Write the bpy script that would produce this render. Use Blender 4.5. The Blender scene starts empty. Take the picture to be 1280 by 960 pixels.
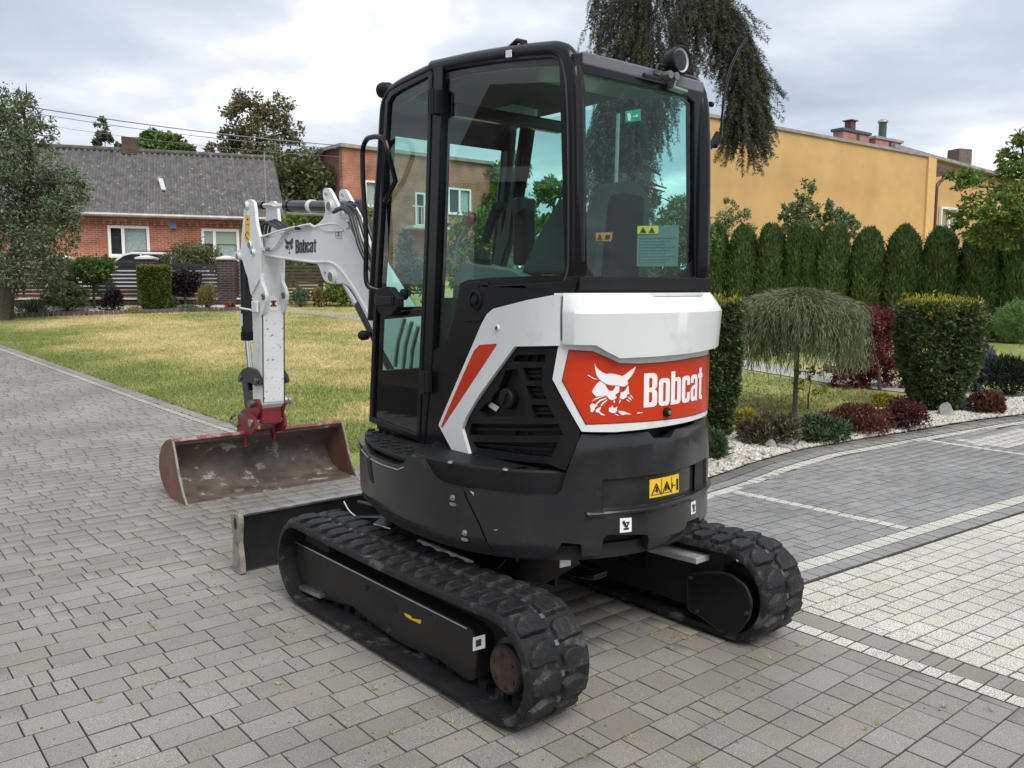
import bpy, bmesh, math, random
import numpy as np
from mathutils import Vector, Matrix
from mathutils.geometry import tessellate_polygon
R = math.radians
rng = np.random.default_rng(7)
random.seed(5)
scene = bpy.context.scene
COL = scene.collection

# ------------------------------------------------------------------ camera
H = 1.62
PITCH = math.atan(118/1060.)
cam_d = bpy.data.cameras.new("camera"); cam = bpy.data.objects.new("camera", cam_d); COL.objects.link(cam)
cam.location = (0, 0, H); cam.rotation_euler = (R(90) - PITCH, 0, 0)
cam_d.sensor_width = 36; cam_d.sensor_fit = 'HORIZONTAL'; cam_d.lens = 36*1060/1280.
cam_d.clip_start = .05; cam_d.clip_end = 2000
scene.camera = cam
scene.cycles.transparent_max_bounces = 48

# ------------------------------------------------------------------ sky, sun, exposure
SUN_EL, SUN_AZ = R(52), R(152)          # azimuth from +Y towards +X
world = bpy.data.worlds.new("World"); scene.world = world; world.use_nodes = True
wn, wl = world.node_tree.nodes, world.node_tree.links
wn.clear()
wo = wn.new('ShaderNodeOutputWorld')
sky = wn.new('ShaderNodeTexSky'); sky.sky_type = 'NISHITA'; sky.sun_disc = False
sky.sun_elevation = SUN_EL; sky.sun_rotation = SUN_AZ; sky.air_density = 1.2; sky.dust_density = 2.0
bg1 = wn.new('ShaderNodeBackground'); bg1.inputs['Strength'].default_value = .12
wl.new(sky.outputs[0], bg1.inputs['Color'])
tc = wn.new('ShaderNodeTexCoord')
sep = wn.new('ShaderNodeSeparateXYZ'); wl.new(tc.outputs['Generated'], sep.inputs[0])
zc = wn.new('ShaderNodeMath'); zc.operation = 'MAXIMUM'; zc.inputs[1].default_value = 0.0; wl.new(sep.outputs['Z'], zc.inputs[0])
za = wn.new('ShaderNodeMath'); za.operation = 'ADD'; za.inputs[1].default_value = .16; wl.new(zc.outputs[0], za.inputs[0])
dx = wn.new('ShaderNodeMath'); dx.operation = 'DIVIDE'; wl.new(sep.outputs['X'], dx.inputs[0]); wl.new(za.outputs[0], dx.inputs[1])
dy = wn.new('ShaderNodeMath'); dy.operation = 'DIVIDE'; wl.new(sep.outputs['Y'], dy.inputs[0]); wl.new(za.outputs[0], dy.inputs[1])
cmb = wn.new('ShaderNodeCombineXYZ'); wl.new(dx.outputs[0], cmb.inputs['X']); wl.new(dy.outputs[0], cmb.inputs['Y'])
def wnoise(scale, det, rough, dist, off):
    m = wn.new('ShaderNodeMapping'); m.inputs['Location'].default_value = off; m.inputs['Scale'].default_value = (1, .9, 1)
    wl.new(cmb.outputs[0], m.inputs['Vector'])
    n = wn.new('ShaderNodeTexNoise'); n.inputs['Scale'].default_value = scale; n.inputs['Detail'].default_value = det
    n.inputs['Roughness'].default_value = rough; n.inputs['Distortion'].default_value = dist
    wl.new(m.outputs[0], n.inputs['Vector']); return n
n1 = wnoise(1.15, 8, .52, .25, (3.4, 1.7, 0))
n2 = wnoise(.55, 5, .5, .4, (8.1, 5.2, 2))
cr = wn.new('ShaderNodeValToRGB')
cr.color_ramp.elements[0].position = .36; cr.color_ramp.elements[0].color = (.36, .415, .50, 1)
cr.color_ramp.elements[1].position = .68; cr.color_ramp.elements[1].color = (.98, .985, .99, 1)
e = cr.color_ramp.elements.new(.49); e.color = (.47, .52, .60, 1)
e = cr.color_ramp.elements.new(.585); e.color = (.61, .645, .70, 1)
wl.new(n1.outputs['Fac'], cr.inputs['Fac'])
bg2 = wn.new('ShaderNodeBackground'); bg2.inputs['Strength'].default_value = .95
wl.new(cr.outputs[0], bg2.inputs['Color'])
cov = wn.new('ShaderNodeMapRange'); cov.inputs['From Min'].default_value = .34; cov.inputs['From Max'].default_value = .46
cov.inputs['To Min'].default_value = .72; cov.inputs['To Max'].default_value = 1.0
wl.new(n2.outputs['Fac'], cov.inputs['Value'])
mx = wn.new('ShaderNodeMixShader'); wl.new(cov.outputs[0], mx.inputs[0]); wl.new(bg1.outputs[0], mx.inputs[1]); wl.new(bg2.outputs[0], mx.inputs[2])
wl.new(mx.outputs[0], wo.inputs['Surface'])

sun_d = bpy.data.lights.new("sun", 'SUN'); sun = bpy.data.objects.new("sun", sun_d); COL.objects.link(sun)
sun_d.energy = 2.1; sun_d.angle = R(40); sun_d.color = (1, .965, .91)
sd = Vector((math.sin(SUN_AZ)*math.cos(SUN_EL), math.cos(SUN_AZ)*math.cos(SUN_EL), math.sin(SUN_EL)))
sun.rotation_euler = sd.to_track_quat('Z', 'Y').to_euler()
scene.view_settings.view_transform = 'Standard'; scene.view_settings.look = 'None'
scene.view_settings.exposure = 0.60; scene.view_settings.gamma = 1.0

# ------------------------------------------------------------------ survey helpers: sight lines from the camera station onto real planes
F_ = 1060.; cP, sP = math.cos(PITCH), math.sin(PITCH)
O_ = np.array([0, 0, H])
def ray(x, y):
    u = (x-640)/F_; v = -(y-480)/F_
    return np.array([u, cP+v*sP, -sP+v*cP])
def terr(Y):
    if Y > 11: return .06*(Y-9) if Y < 60 else 3.06
    if Y > 7: return .0075*(Y-7)**2
    return 0.
def at(x, y, Y): r = ray(x, y); return O_+Y/r[1]*r
def gt(x, y):
    r = ray(x, y); lo, hi = .5, 90.
    f = lambda Y: (O_+Y/r[1]*r)[2]-terr(Y)
    Y = 1.
    while Y < 90 and f(Y) > 0: Y += .25
    a, b = Y-.25, Y
    for _ in range(25):
        m = (a+b)/2
        if f(m) > 0: a = m
        else: b = m
    return O_+b/r[1]*r
HD = R(40.5); EC = np.array([-.02, 4.29, 0])
Fw = np.array([-math.sin(HD), math.cos(HD), 0]); Rt = np.array([math.cos(HD), math.sin(HD), 0])
def w2l(p): q = np.array(p)-EC; return np.array([q@Rt, q@Fw, q[2]])
_o = w2l(O_)
def _d(x, y): r = ray(x, y); return np.array([r@Rt, r@Fw, r[2]])
def LX(x, y, X): d = _d(x, y); return _o+(X-_o[0])/d[0]*d
def LY(x, y, Y): d = _d(x, y); return _o+(Y-_o[1])/d[1]*d
def LZ(x, y, Z): d = _d(x, y); return _o+(Z-_o[2])/d[2]*d

# ------------------------------------------------------------------ objects
def tag(o, label=None, cat=None, group=None, kind=None):
    if label: o['label'] = label
    if cat: o['category'] = cat
    if group: o['group'] = group
    if kind: o['kind'] = kind
    return o
def link(name, me, parent=None, m=None):
    o = bpy.data.objects.new(name, me); COL.objects.link(o)
    if parent is not None: o.parent = parent
    if m is not None and me is not None:
        me.materials.clear(); me.materials.append(m)
    return o
def empty(name, loc=(0, 0, 0), rz=0):
    o = bpy.data.objects.new(name, None); COL.objects.link(o); o.location = loc; o.rotation_euler = (0, 0, rz)
    o.empty_display_size = .2
    return o
def copy_tree(o, parent=None):
    c = o.copy(); COL.objects.link(c)
    if parent is not None: c.parent = parent
    for ch in list(o.children): copy_tree(ch, c)
    return c
def np_mesh(name, V, Fq, smooth=False):
    """V (n,3); Fq (m,k) with k = 3 or 4"""
    V = np.asarray(V, dtype=np.float32); Fq = np.asarray(Fq, dtype=np.int32)
    me = bpy.data.meshes.new(name); k = Fq.shape[1]
    me.vertices.add(len(V)); me.vertices.foreach_set('co', V.ravel())
    me.loops.add(Fq.size); me.loops.foreach_set('vertex_index', Fq.ravel())
    me.polygons.add(len(Fq)); me.polygons.foreach_set('loop_start', np.arange(0, Fq.size, k, dtype=np.int32))
    me.update(calc_edges=True)
    if smooth: me.shade_smooth()
    return me

class MB:
    def __init__(s): s.v = []; s.f = []
    def add(s, V, F):
        n = len(s.v); s.v += [tuple(map(float, p)) for p in V]; s.f += [tuple(i+n for i in f) for f in F]; return s
    def box(s, c, d, rot=None):
        hx, hy, hz = d[0]/2, d[1]/2, d[2]/2
        P = [Vector((x*hx, y*hy, z*hz)) for x in (-1, 1) for y in (-1, 1) for z in (-1, 1)]
        if rot is not None: P = [rot @ p for p in P]
        P = [p+Vector(c) for p in P]
        return s.add(P, [(0, 1, 3, 2), (4, 6, 7, 5), (0, 4, 5, 1), (2, 3, 7, 6), (0, 2, 6, 4), (1, 5, 7, 3)])
    def prism(s, pts, vec):
        """closed solid from a planar outline pushed along vec"""
        n = len(pts); P = [Vector(p) for p in pts]; Q = [p+Vector(vec) for p in P]
        tris = tessellate_polygon([P])
        F = [tuple(t) for t in tris]+[tuple(n+i for i in reversed(t)) for t in tris]
        F += [(i, (i+1) % n, n+(i+1) % n, n+i) for i in range(n)]
        return s.add(P+Q, F)
    def tube(s, pts, r, n=8, closed=False, caps=True):
        P = [Vector(p) for p in pts]; m = len(P)
        rs = [float(q) for q in r] if hasattr(r, '__len__') else [float(r)]*m
        V = []; up = None
        for i in range(m):
            a = P[i-1] if (i > 0 or closed) else P[i]; b = P[(i+1) % m] if (i < m-1 or closed) else P[i]
            t = (b-a).normalized() if (b-a).length > 1e-9 else Vector((0, 0, 1))
            if up is None: up = Vector((0, 0, 1)) if abs(t.z) < .9 else Vector((1, 0, 0))
            x = t.cross(up)
            if x.length < 1e-6: x = t.orthogonal()
            x.normalize(); y = x.cross(t); up = y
            for k in range(n):
                an = 2*math.pi*k/n; V.append(P[i]+rs[i]*(math.cos(an)*x+math.sin(an)*y))
        F = []
        for i in range(m if closed else m-1):
            j = (i+1) % m
            F += [(i*n+k, i*n+(k+1) % n, j*n+(k+1) % n, j*n+k) for k in range(n)]
        if caps and not closed:
            F += [tuple(range(n-1, -1, -1)), tuple((m-1)*n+k for k in range(n))]
        return s.add(V, F)
    def bar(s, pts, w, d, side, closed=False):
        """rectangular section swept on a polyline; side = direction of the width w"""
        P = [Vector(p) for p in pts]; m = len(P); V = []; sd = Vector(side).normalized()
        for i in range(m):
            a = P[i-1] if (i > 0 or closed) else None; b = P[(i+1) % m] if (i < m-1 or closed) else None
            t0 = (P[i]-a).normalized() if a is not None else None; t1 = (b-P[i]).normalized() if b is not None else None
            t = (t0+t1).normalized() if (t0 and t1) else (t0 or t1)
            n = t.cross(sd).normalized(); k = 1.0
            if t0 and t1: k = 1/max(.35, t.dot(t0))
            for (u, v) in ((-.5, -.5), (.5, -.5), (.5, .5), (-.5, .5)):
                V.append(P[i]+sd*u*w+n*v*d*k)
        F = []
        for i in range(m if closed else m-1):
            j = (i+1) % m
            F += [(i*4+k, i*4+(k+1) % 4, j*4+(k+1) % 4, j*4+k) for k in range(4)]
        if not closed: F += [(3, 2, 1, 0), tuple((m-1)*4+k for k in range(4))]
        return s.add(V, F)
    def lathe(s, c, axis, prof, n=24):
        """prof: list of (radius, distance along axis); closed solid if radii end at 0"""
        ax = Vector(axis).normalized(); x = ax.orthogonal().normalized(); y = ax.cross(x); C = Vector(c)
        V = []; 
        for (r, h) in prof:
            for k in range(n):
                an = 2*math.pi*k/n; V.append(C+ax*h+(x*math.cos(an)+y*math.sin(an))*max(r, 1e-4))
        F = []
        for i in range(len(prof)-1):
            F += [(i*n+k, i*n+(k+1) % n, (i+1)*n+(k+1) % n, (i+1)*n+k) for k in range(n)]
        F += [tuple(range(n-1, -1, -1)), tuple((len(prof)-1)*n+k for k in range(n))]
        return s.add(V, F)
    def cyl(s, a, b, r, n=20):
        a = Vector(a); b = Vector(b); return s.lathe(a, b-a, [(r, 0), (r, (b-a).length)], n)
    def mesh(s, name='mesh'):
        me = bpy.data.meshes.new(name); me.from_pydata(s.v, [], s.f); me.update(); return me
    def build(s, name, m, parent=None, bev=0, seg=2, smooth=True, ang=35, kind=None, label=None):
        me = s.mesh(name)
        bm = bmesh.new(); bm.from_mesh(me); bmesh.ops.recalc_face_normals(bm, faces=bm.faces[:]); bm.to_mesh(me); bm.free()
        if smooth:
            me.shade_smooth(); me.set_sharp_from_angle(angle=R(ang))
        o = link(name, me, parent, m)
        if bev:
            b = o.modifiers.new('bevel', 'BEVEL'); b.width = bev; b.segments = seg; b.limit_method = 'ANGLE'; b.angle_limit = R(30)
            b.use_clamp_overlap = True; b.harden_normals = True
        if kind: o['kind'] = kind
        if label: o['label'] = label
        return o

def fillet(pts, r, n=5):
    """round the corners of a polyline (open); r may be list"""
    P = [Vector(p) for p in pts]; out = [P[0]]
    for i in range(1, len(P)-1):
        rr = r[i] if hasattr(r, '__len__') else r
        a, b, c = P[i-1], P[i], P[i+1]
        if rr <= 0: out.append(b); continue
        l = min(rr, (a-b).length*.49, (c-b).length*.49)
        p0 = b+(a-b).normalized()*l; p1 = b+(c-b).normalized()*l
        for k in range(n+1):
            t = k/n; out.append(p0*(1-t)**2+b*2*t*(1-t)+p1*t*t)
    out.append(P[-1]); return out
def fillet_closed(pts, r, n=4):
    P = [Vector(p) for p in pts]; out = []; m = len(P)
    for i in range(m):
        a, b, c = P[i-1], P[i], P[(i+1) % m]
        rr = r[i] if hasattr(r, '__len__') else r
        if rr <= 0: out.append(b); continue
        l = min(rr, (a-b).length*.49, (c-b).length*.49)
        p0 = b+(a-b).normalized()*l; p1 = b+(c-b).normalized()*l
        for k in range(n+1):
            t = k/n; out.append(p0*(1-t)**2+b*2*t*(1-t)+p1*t*t)
    return out

# ------------------------------------------------------------------ materials
MATS = {}
def nodes_of(name):
    m = bpy.data.materials.new(name); m.use_nodes = True; nt = m.node_tree
    return m, nt.nodes, nt.links, nt.nodes['Principled BSDF']
def lin(c): return tuple(((x/255)/12.92 if x/255 <= .04045 else ((x/255+.055)/1.055)**2.4) for x in c)
def mat(name, col, rough=.5, metal=0, var=.0, vscale=6, bump=0, bscale=60, spec=.5, coat=0, rvar=0, rand=None, island=False,
        col2=None, patch=None, coords='Object', sss=0, transl=0):
    """col2/patch: second colour in noise patches (scale, threshold, softness)"""
    if name in MATS: return MATS[name]
    m, N, L, B = nodes_of(name)
    B.inputs['Roughness'].default_value = rough; B.inputs['Metallic'].default_value = metal
    B.inputs['Specular IOR Level'].default_value = spec
    if coat: B.inputs['Coat Weight'].default_value = coat; B.inputs['Coat Roughness'].default_value = .08
    tcn = N.new('ShaderNodeTexCoord'); src = tcn.outputs[coords]
    rgb = N.new('ShaderNodeRGB'); rgb.outputs[0].default_value = (*col, 1); c = rgb.outputs[0]
    if col2 is not None:
        n = N.new('ShaderNodeTexNoise'); n.inputs['Scale'].default_value = patch[0]; n.inputs['Detail'].default_value = 6
        n.inputs['Roughness'].default_value = .65; L.new(src, n.inputs['Vector'])
        mr = N.new('ShaderNodeMapRange'); mr.inputs['From Min'].default_value = patch[1]-patch[2]; mr.inputs['From Max'].default_value = patch[1]+patch[2]
        L.new(n.outputs['Fac'], mr.inputs['Value'])
        mxn = N.new('ShaderNodeMix'); mxn.data_type = 'RGBA'; L.new(mr.outputs[0], mxn.inputs[0]); L.new(c, mxn.inputs[6]); mxn.inputs[7].default_value = (*col2, 1); c = mxn.outputs[2]
    fac = None
    if var:
        n = N.new('ShaderNodeTexNoise'); n.inputs['Scale'].default_value = vscale; n.inputs['Detail'].default_value = 5; L.new(src, n.inputs['Vector'])
        mr = N.new('ShaderNodeMapRange'); mr.inputs['From Min'].default_value = .25; mr.inputs['From Max'].default_value = .75
        mr.inputs['To Min'].default_value = 1-var; mr.inputs['To Max'].default_value = 1+var; L.new(n.outputs['Fac'], mr.inputs['Value']); fac = mr.outputs[0]
        if rvar:
            m2 = N.new('ShaderNodeMapRange'); m2.inputs['From Min'].default_value = .3; m2.inputs['From Max'].default_value = .7
            m2.inputs['To Min'].default_value = max(.02, rough-rvar); m2.inputs['To Max'].default_value = min(1, rough+rvar); L.new(n.outputs['Fac'], m2.inputs['Value']); L.new(m2.outputs[0], B.inputs['Roughness'])
    if rand:
        if island: g = N.new('ShaderNodeNewGeometry'); s = g.outputs['Random Per Island']
        else: g = N.new('ShaderNodeObjectInfo'); s = g.outputs['Random']
        hsv = N.new('ShaderNodeHueSaturation'); L.new(c, hsv.inputs['Color'])
        mr = N.new('ShaderNodeMapRange'); mr.inputs['To Min'].default_value = 1-rand; mr.inputs['To Max'].default_value = 1+rand; L.new(s, mr.inputs['Value']); L.new(mr.outputs[0], hsv.inputs['Value'])
        w = N.new('ShaderNodeTexWhiteNoise'); w.noise_dimensions = '1D'; L.new(s, w.inputs['W'])
        mr2 = N.new('ShaderNodeMapRange'); mr2.inputs['To Min'].default_value = .5-.06*rand; mr2.inputs['To Max'].default_value = .5+.06*rand; L.new(w.outputs['Value'], mr2.inputs['Value']); L.new(mr2.outputs[0], hsv.inputs['Hue'])
        c = hsv.outputs[0]
    if fac is not None:
        mm = N.new('ShaderNodeMix'); mm.data_type = 'RGBA'; mm.blend_type = 'MULTIPLY'; mm.inputs[0].default_value = 1; L.new(c, mm.inputs[6])
        cb = N.new('ShaderNodeCombineColor'); [L.new(fac, cb.inputs[i]) for i in range(3)]; L.new(cb.outputs[0], mm.inputs[7]); c = mm.outputs[2]
    L.new(c, B.inputs['Base Color'])
    if bump:
        n = N.new('ShaderNodeTexNoise'); n.inputs['Scale'].default_value = bscale; n.inputs['Detail'].default_value = 4; L.new(src, n.inputs['Vector'])
        bp = N.new('ShaderNodeBump'); bp.inputs['Strength'].default_value = bump; bp.inputs['Distance'].default_value = .01; L.new(n.outputs['Fac'], bp.inputs['Height']); L.new(bp.outputs[0], B.inputs['Normal'])
    if transl:
        tr = N.new('ShaderNodeBsdfTranslucent'); L.new(c, tr.inputs['Color'])
        ms = N.new('ShaderNodeMixShader'); ms.inputs[0].default_value = transl; L.new(B.outputs[0], ms.inputs[1]); L.new(tr.outputs[0], ms.inputs[2])
        L.new(ms.outputs[0], N['Material Output'].inputs['Surface'])
    MATS[name] = m; return m
def leafmat(name, col, rand=.45, transl=.25, rough=.55):
    return mat(name, col, rough=rough, rand=rand, island=True, transl=transl, spec=.3)
def glassmat(name, tint, refl=1.0, rough=.0):
    m, N, L, B = nodes_of(name); N.remove(B)
    t = N.new('ShaderNodeBsdfTransparent'); t.inputs['Color'].default_value = (*tint, 1)
    g = N.new('ShaderNodeBsdfGlossy'); g.inputs['Roughness'].default_value = rough
    fr = N.new('ShaderNodeFresnel'); fr.inputs['IOR'].default_value = 1.5
    ml = N.new('ShaderNodeMath'); ml.operation = 'MULTIPLY'; ml.inputs[1].default_value = refl; L.new(fr.outputs[0], ml.inputs[0])
    ge = N.new('ShaderNodeNewGeometry'); fb_ = N.new('ShaderNodeMath'); fb_.operation = 'SUBTRACT'; fb_.inputs[0].default_value = 1; L.new(ge.outputs['Backfacing'], fb_.inputs[1])
    m2 = N.new('ShaderNodeMath'); m2.operation = 'MULTIPLY'; m2.use_clamp = True; L.new(ml.outputs[0], m2.inputs[0]); L.new(fb_.outputs[0], m2.inputs[1]); ml = m2   # a pane mirrors at its outer skin only
    mxs = N.new('ShaderNodeMixShader'); L.new(ml.outputs[0], mxs.inputs[0]); L.new(t.outputs[0], mxs.inputs[1]); L.new(g.outputs[0], mxs.inputs[2])
    L.new(mxs.outputs[0], N['Material Output'].inputs['Surface']); MATS[name] = m; return m
def brickmat(name, axis, c1, c2, mortar, scale=1, bw=.25, bh=.077, ms=.012, noise=.35):
    m, N, L, B = nodes_of(name); B.inputs['Roughness'].default_value = .85
    tcn = N.new('ShaderNodeTexCoord'); sp = N.new('ShaderNodeSeparateXYZ'); L.new(tcn.outputs['Object'], sp.inputs[0])
    cb = N.new('ShaderNodeCombineXYZ'); L.new(sp.outputs[axis], cb.inputs['X']); L.new(sp.outputs['Z'], cb.inputs['Y'])
    bk = N.new('ShaderNodeTexBrick'); L.new(cb.outputs[0], bk.inputs['Vector']); bk.inputs['Scale'].default_value = scale
    bk.inputs['Brick Width'].default_value = bw; bk.inputs['Row Height'].default_value = bh; bk.inputs['Mortar Size'].default_value = ms
    bk.inputs['Color1'].default_value = (*c1, 1); bk.inputs['Color2'].default_value = (*c2, 1); bk.inputs['Mortar'].default_value = (*mortar, 1)
    n = N.new('ShaderNodeTexNoise'); n.inputs['Scale'].default_value = 1.3; n.inputs['Detail'].default_value = 7; L.new(tcn.outputs['Object'], n.inputs['Vector'])
    mr = N.new('ShaderNodeMapRange'); mr.inputs['From Min'].default_value = .3; mr.inputs['From Max'].default_value = .7; mr.inputs['To Min'].default_value = 1-noise; mr.inputs['To Max'].default_value = 1+noise; L.new(n.outputs['Fac'], mr.inputs['Value'])
    mm = N.new('ShaderNodeMix'); mm.data_type = 'RGBA'; mm.blend_type = 'MULTIPLY'; mm.inputs[0].default_value = 1; L.new(bk.outputs['Color'], mm.inputs[6])
    cc = N.new('ShaderNodeCombineColor'); [L.new(mr.outputs[0], cc.inputs[i]) for i in range(3)]; L.new(cc.outputs[0], mm.inputs[7]); L.new(mm.outputs[2], B.inputs['Base Color'])
    bp = N.new('ShaderNodeBump'); bp.inputs['Strength'].default_value = .6; bp.inputs['Distance'].default_value = .012; bp.invert = True; L.new(bk.outputs['Fac'], bp.inputs['Height']); L.new(bp.outputs[0], B.inputs['Normal'])
    MATS[name] = m; return m
# ================================================================== ground and paving
def tv(Y):
    Y = np.asarray(Y, float); return np.where(Y > 60, 3.06, np.where(Y > 11, .06*(Y-9), np.where(Y > 7, .0075*(Y-7)**2, 0.)))
GA = R(50.3); GU = np.array([math.sin(GA), math.cos(GA)]); GV = np.array([-math.cos(GA), math.sin(GA)])
def xy(u, v): return u*GU[0]+v*GV[0], u*GU[1]+v*GV[1]
def uvp(p): return np.array([p[0]*GU[0]+p[1]*GU[1], p[0]*GV[0]+p[1]*GV[1]])
def proj(P):
    P = np.asarray(P, float); d = P[..., 1]*cP-(P[..., 2]-H)*sP; d = np.where(d < .05, .05, d)
    return 640+F_*P[..., 0]/d, 480-F_*(P[..., 1]*sP+(P[..., 2]-H)*cP)/d, d
def sheet(name, us, vs, dz, m, kind='structure', ufun=None, warp=None):
    """a ground sheet over a (u, v) grid that follows the terrain"""
    Ug, Vg = np.meshgrid(us, vs, indexing='ij')
    if warp is not None: Ug, Vg = warp(Ug, Vg)
    X, Y = xy(Ug, Vg); Z = tv(Y)+dz
    V = np.stack([X, Y, Z], -1).reshape(-1, 3); nu, nv = len(us), len(vs)
    i, j = np.meshgrid(np.arange(nu-1), np.arange(nv-1), indexing='ij'); a = (i*nv+j).ravel()
    o = link(name, np_mesh(name, V, np.stack([a, a+nv, a+nv+1, a+1], -1)), None, m)
    o['kind'] = kind; return o

m_earth = mat('earth', (.09, .075, .055), .95, var=.3, vscale=.6)
m_joint = mat('joint_sand', (.042, .036, .030), .95, var=.4, vscale=9, bump=.5, bscale=120)
def edge_green(N, L, fac):
    """the lawn is better watered, hence greener, along the driveway edge"""
    g = N.new('ShaderNodeNewGeometry'); d = N.new('ShaderNodeVectorMath'); d.operation = 'DOT_PRODUCT'; L.new(g.outputs['Position'], d.inputs[0]); d.inputs[1].default_value = (GU[0]+.068*GV[0], GU[1]+.068*GV[1], 0)
    n = N.new('ShaderNodeTexNoise'); n.inputs['Scale'].default_value = .6; L.new(g.outputs['Position'], n.inputs['Vector'])
    a = N.new('ShaderNodeMath'); a.operation = 'MULTIPLY_ADD'; a.inputs[1].default_value = 2.2; L.new(n.outputs['Fac'], a.inputs[0]); L.new(d.outputs['Value'], a.inputs[2])
    m = N.new('ShaderNodeMapRange'); m.inputs['From Min'].default_value = 5.6; m.inputs['From Max'].default_value = 7.6; m.inputs['To Min'].default_value = -.17; m.inputs['To Max'].default_value = .0; L.new(a.outputs[0], m.inputs['Value'])
    s = N.new('ShaderNodeMath'); L.new(fac, s.inputs[0]); L.new(m.outputs[0], s.inputs[1])
    d2 = N.new('ShaderNodeVectorMath'); d2.operation = 'DOT_PRODUCT'; L.new(g.outputs['Position'], d2.inputs[0]); d2.inputs[1].default_value = (GV[0], GV[1], 0)
    m2 = N.new('ShaderNodeMapRange'); m2.inputs['From Min'].default_value = 7.4; m2.inputs['From Max'].default_value = 9.4; m2.inputs['To Min'].default_value = -.10; m2.inputs['To Max'].default_value = 0; L.new(d2.outputs['Value'], m2.inputs['Value'])
    s2 = N.new('ShaderNodeMath'); L.new(s.outputs[0], s2.inputs[0]); L.new(m2.outputs[0], s2.inputs[1]); return s2.outputs[0]
def lawnmat():
    m, N, L, B = nodes_of('lawn'); B.inputs['Roughness'].default_value = .9; B.inputs['Specular IOR Level'].default_value = .15
    t = N.new('ShaderNodeTexCoord')
    def ns(s, d): n = N.new('ShaderNodeTexNoise'); n.inputs['Scale'].default_value = s; n.inputs['Detail'].default_value = d; n.inputs['Roughness'].default_value = .7; L.new(t.outputs['Object'], n.inputs['Vector']); return n
    a = ns(.38, 8); r = N.new('ShaderNodeValToRGB'); L.new(edge_green(N, L, a.outputs['Fac']), r.inputs['Fac'])
    r.color_ramp.elements[0].position = .36; r.color_ramp.elements[0].color = (.21, .25, .075, 1)
    r.color_ramp.elements[1].position = .62; r.color_ramp.elements[1].color = (.53, .44, .23, 1)
    e = r.color_ramp.elements.new(.5); e.color = (.40, .36, .155, 1)
    b = ns(22, 4); mr = N.new('ShaderNodeMapRange'); mr.inputs['From Min'].default_value = .3; mr.inputs['From Max'].default_value = .7; mr.inputs['To Min'].default_value = .55; mr.inputs['To Max'].default_value = 1.4; L.new(b.outputs['Fac'], mr.inputs['Value'])
    cc = N.new('ShaderNodeCombineColor'); [L.new(mr.outputs[0], cc.inputs[i]) for i in range(3)]
    mm = N.new('ShaderNodeMix'); mm.data_type = 'RGBA'; mm.blend_type = 'MULTIPLY'; mm.inputs[0].default_value = 1; L.new(r.outputs[0], mm.inputs[6]); L.new(cc.outputs[0], mm.inputs[7]); L.new(mm.outputs[2], B.inputs['Base Color'])
    return m
m_lawn = lawnmat()
def speckmat(name, col, spk, dens, rand, island, rough=.56, scale=260, var=.2, big=.0):
    """concrete paver: fine light/dark specks, one shade per stone, broad staining"""
    m, N, L, B = nodes_of(name); B.inputs['Roughness'].default_value = rough; B.inputs['Specular IOR Level'].default_value = .45
    t = N.new('ShaderNodeTexCoord'); g = N.new('ShaderNodeNewGeometry'); pos = g.outputs['Position']
    vo = N.new('ShaderNodeTexNoise'); vo.inputs['Scale'].default_value = scale; vo.inputs['Detail'].default_value = 1; L.new(pos, vo.inputs['Vector'])
    mr = N.new('ShaderNodeMapRange'); mr.inputs['From Min'].default_value = dens; mr.inputs['From Max'].default_value = dens+.06; L.new(vo.outputs['Fac'], mr.inputs['Value'])
    mxn = N.new('ShaderNodeMix'); mxn.data_type = 'RGBA'; L.new(mr.outputs[0], mxn.inputs[0]); mxn.inputs[6].default_value = (*col, 1); mxn.inputs[7].default_value = (*spk, 1)
    s = g.outputs['Random Per Island'] if island else N.new('ShaderNodeObjectInfo').outputs['Random']
    m1 = N.new('ShaderNodeMapRange'); m1.inputs['To Min'].default_value = 1-rand; m1.inputs['To Max'].default_value = 1+rand; L.new(s, m1.inputs['Value'])
    st = N.new('ShaderNodeTexNoise'); st.inputs['Scale'].default_value = .8; st.inputs['Detail'].default_value = 7; L.new(pos, st.inputs['Vector'])
    m2 = N.new('ShaderNodeMapRange'); m2.inputs['From Min'].default_value = .3; m2.inputs['From Max'].default_value = .7; m2.inputs['To Min'].default_value = 1-var; m2.inputs['To Max'].default_value = 1+var; L.new(st.outputs['Fac'], m2.inputs['Value'])
    f = N.new('ShaderNodeMath'); f.operation = 'MULTIPLY'; L.new(m1.outputs[0], f.inputs[0]); L.new(m2.outputs[0], f.inputs[1])
    hs = N.new('ShaderNodeHueSaturation'); L.new(mxn.outputs[2], hs.inputs['Color']); L.new(f.outputs[0], hs.inputs['Value'])
    w = N.new('ShaderNodeTexWhiteNoise'); w.noise_dimensions = '1D'; L.new(s, w.inputs['W']); m3 = N.new('ShaderNodeMapRange'); m3.inputs['To Min'].default_value = .75; m3.inputs['To Max'].default_value = 1.25; L.new(w.outputs['Value'], m3.inputs['Value']); L.new(m3.outputs[0], hs.inputs['Saturation'])
    L.new(hs.outputs[0], B.inputs['Base Color'])
    bp = N.new('ShaderNodeBump'); bp.inputs['Strength'].default_value = .35; bp.inputs['Distance'].default_value = .004; L.new(vo.outputs['Fac'], bp.inputs['Height']); L.new(bp.outputs[0], B.inputs['Normal'])
    return m
GREY, GREYS = (.215, .196, .172), (.38, .36, .33)
WHT, WHTS = (.61, .585, .52), (.17, .155, .135)
m_pg = (speckmat('paver_grey', GREY, GREYS, .56, .09, False), speckmat('paver_grey_far', GREY, GREYS, .56, .09, True))
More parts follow.
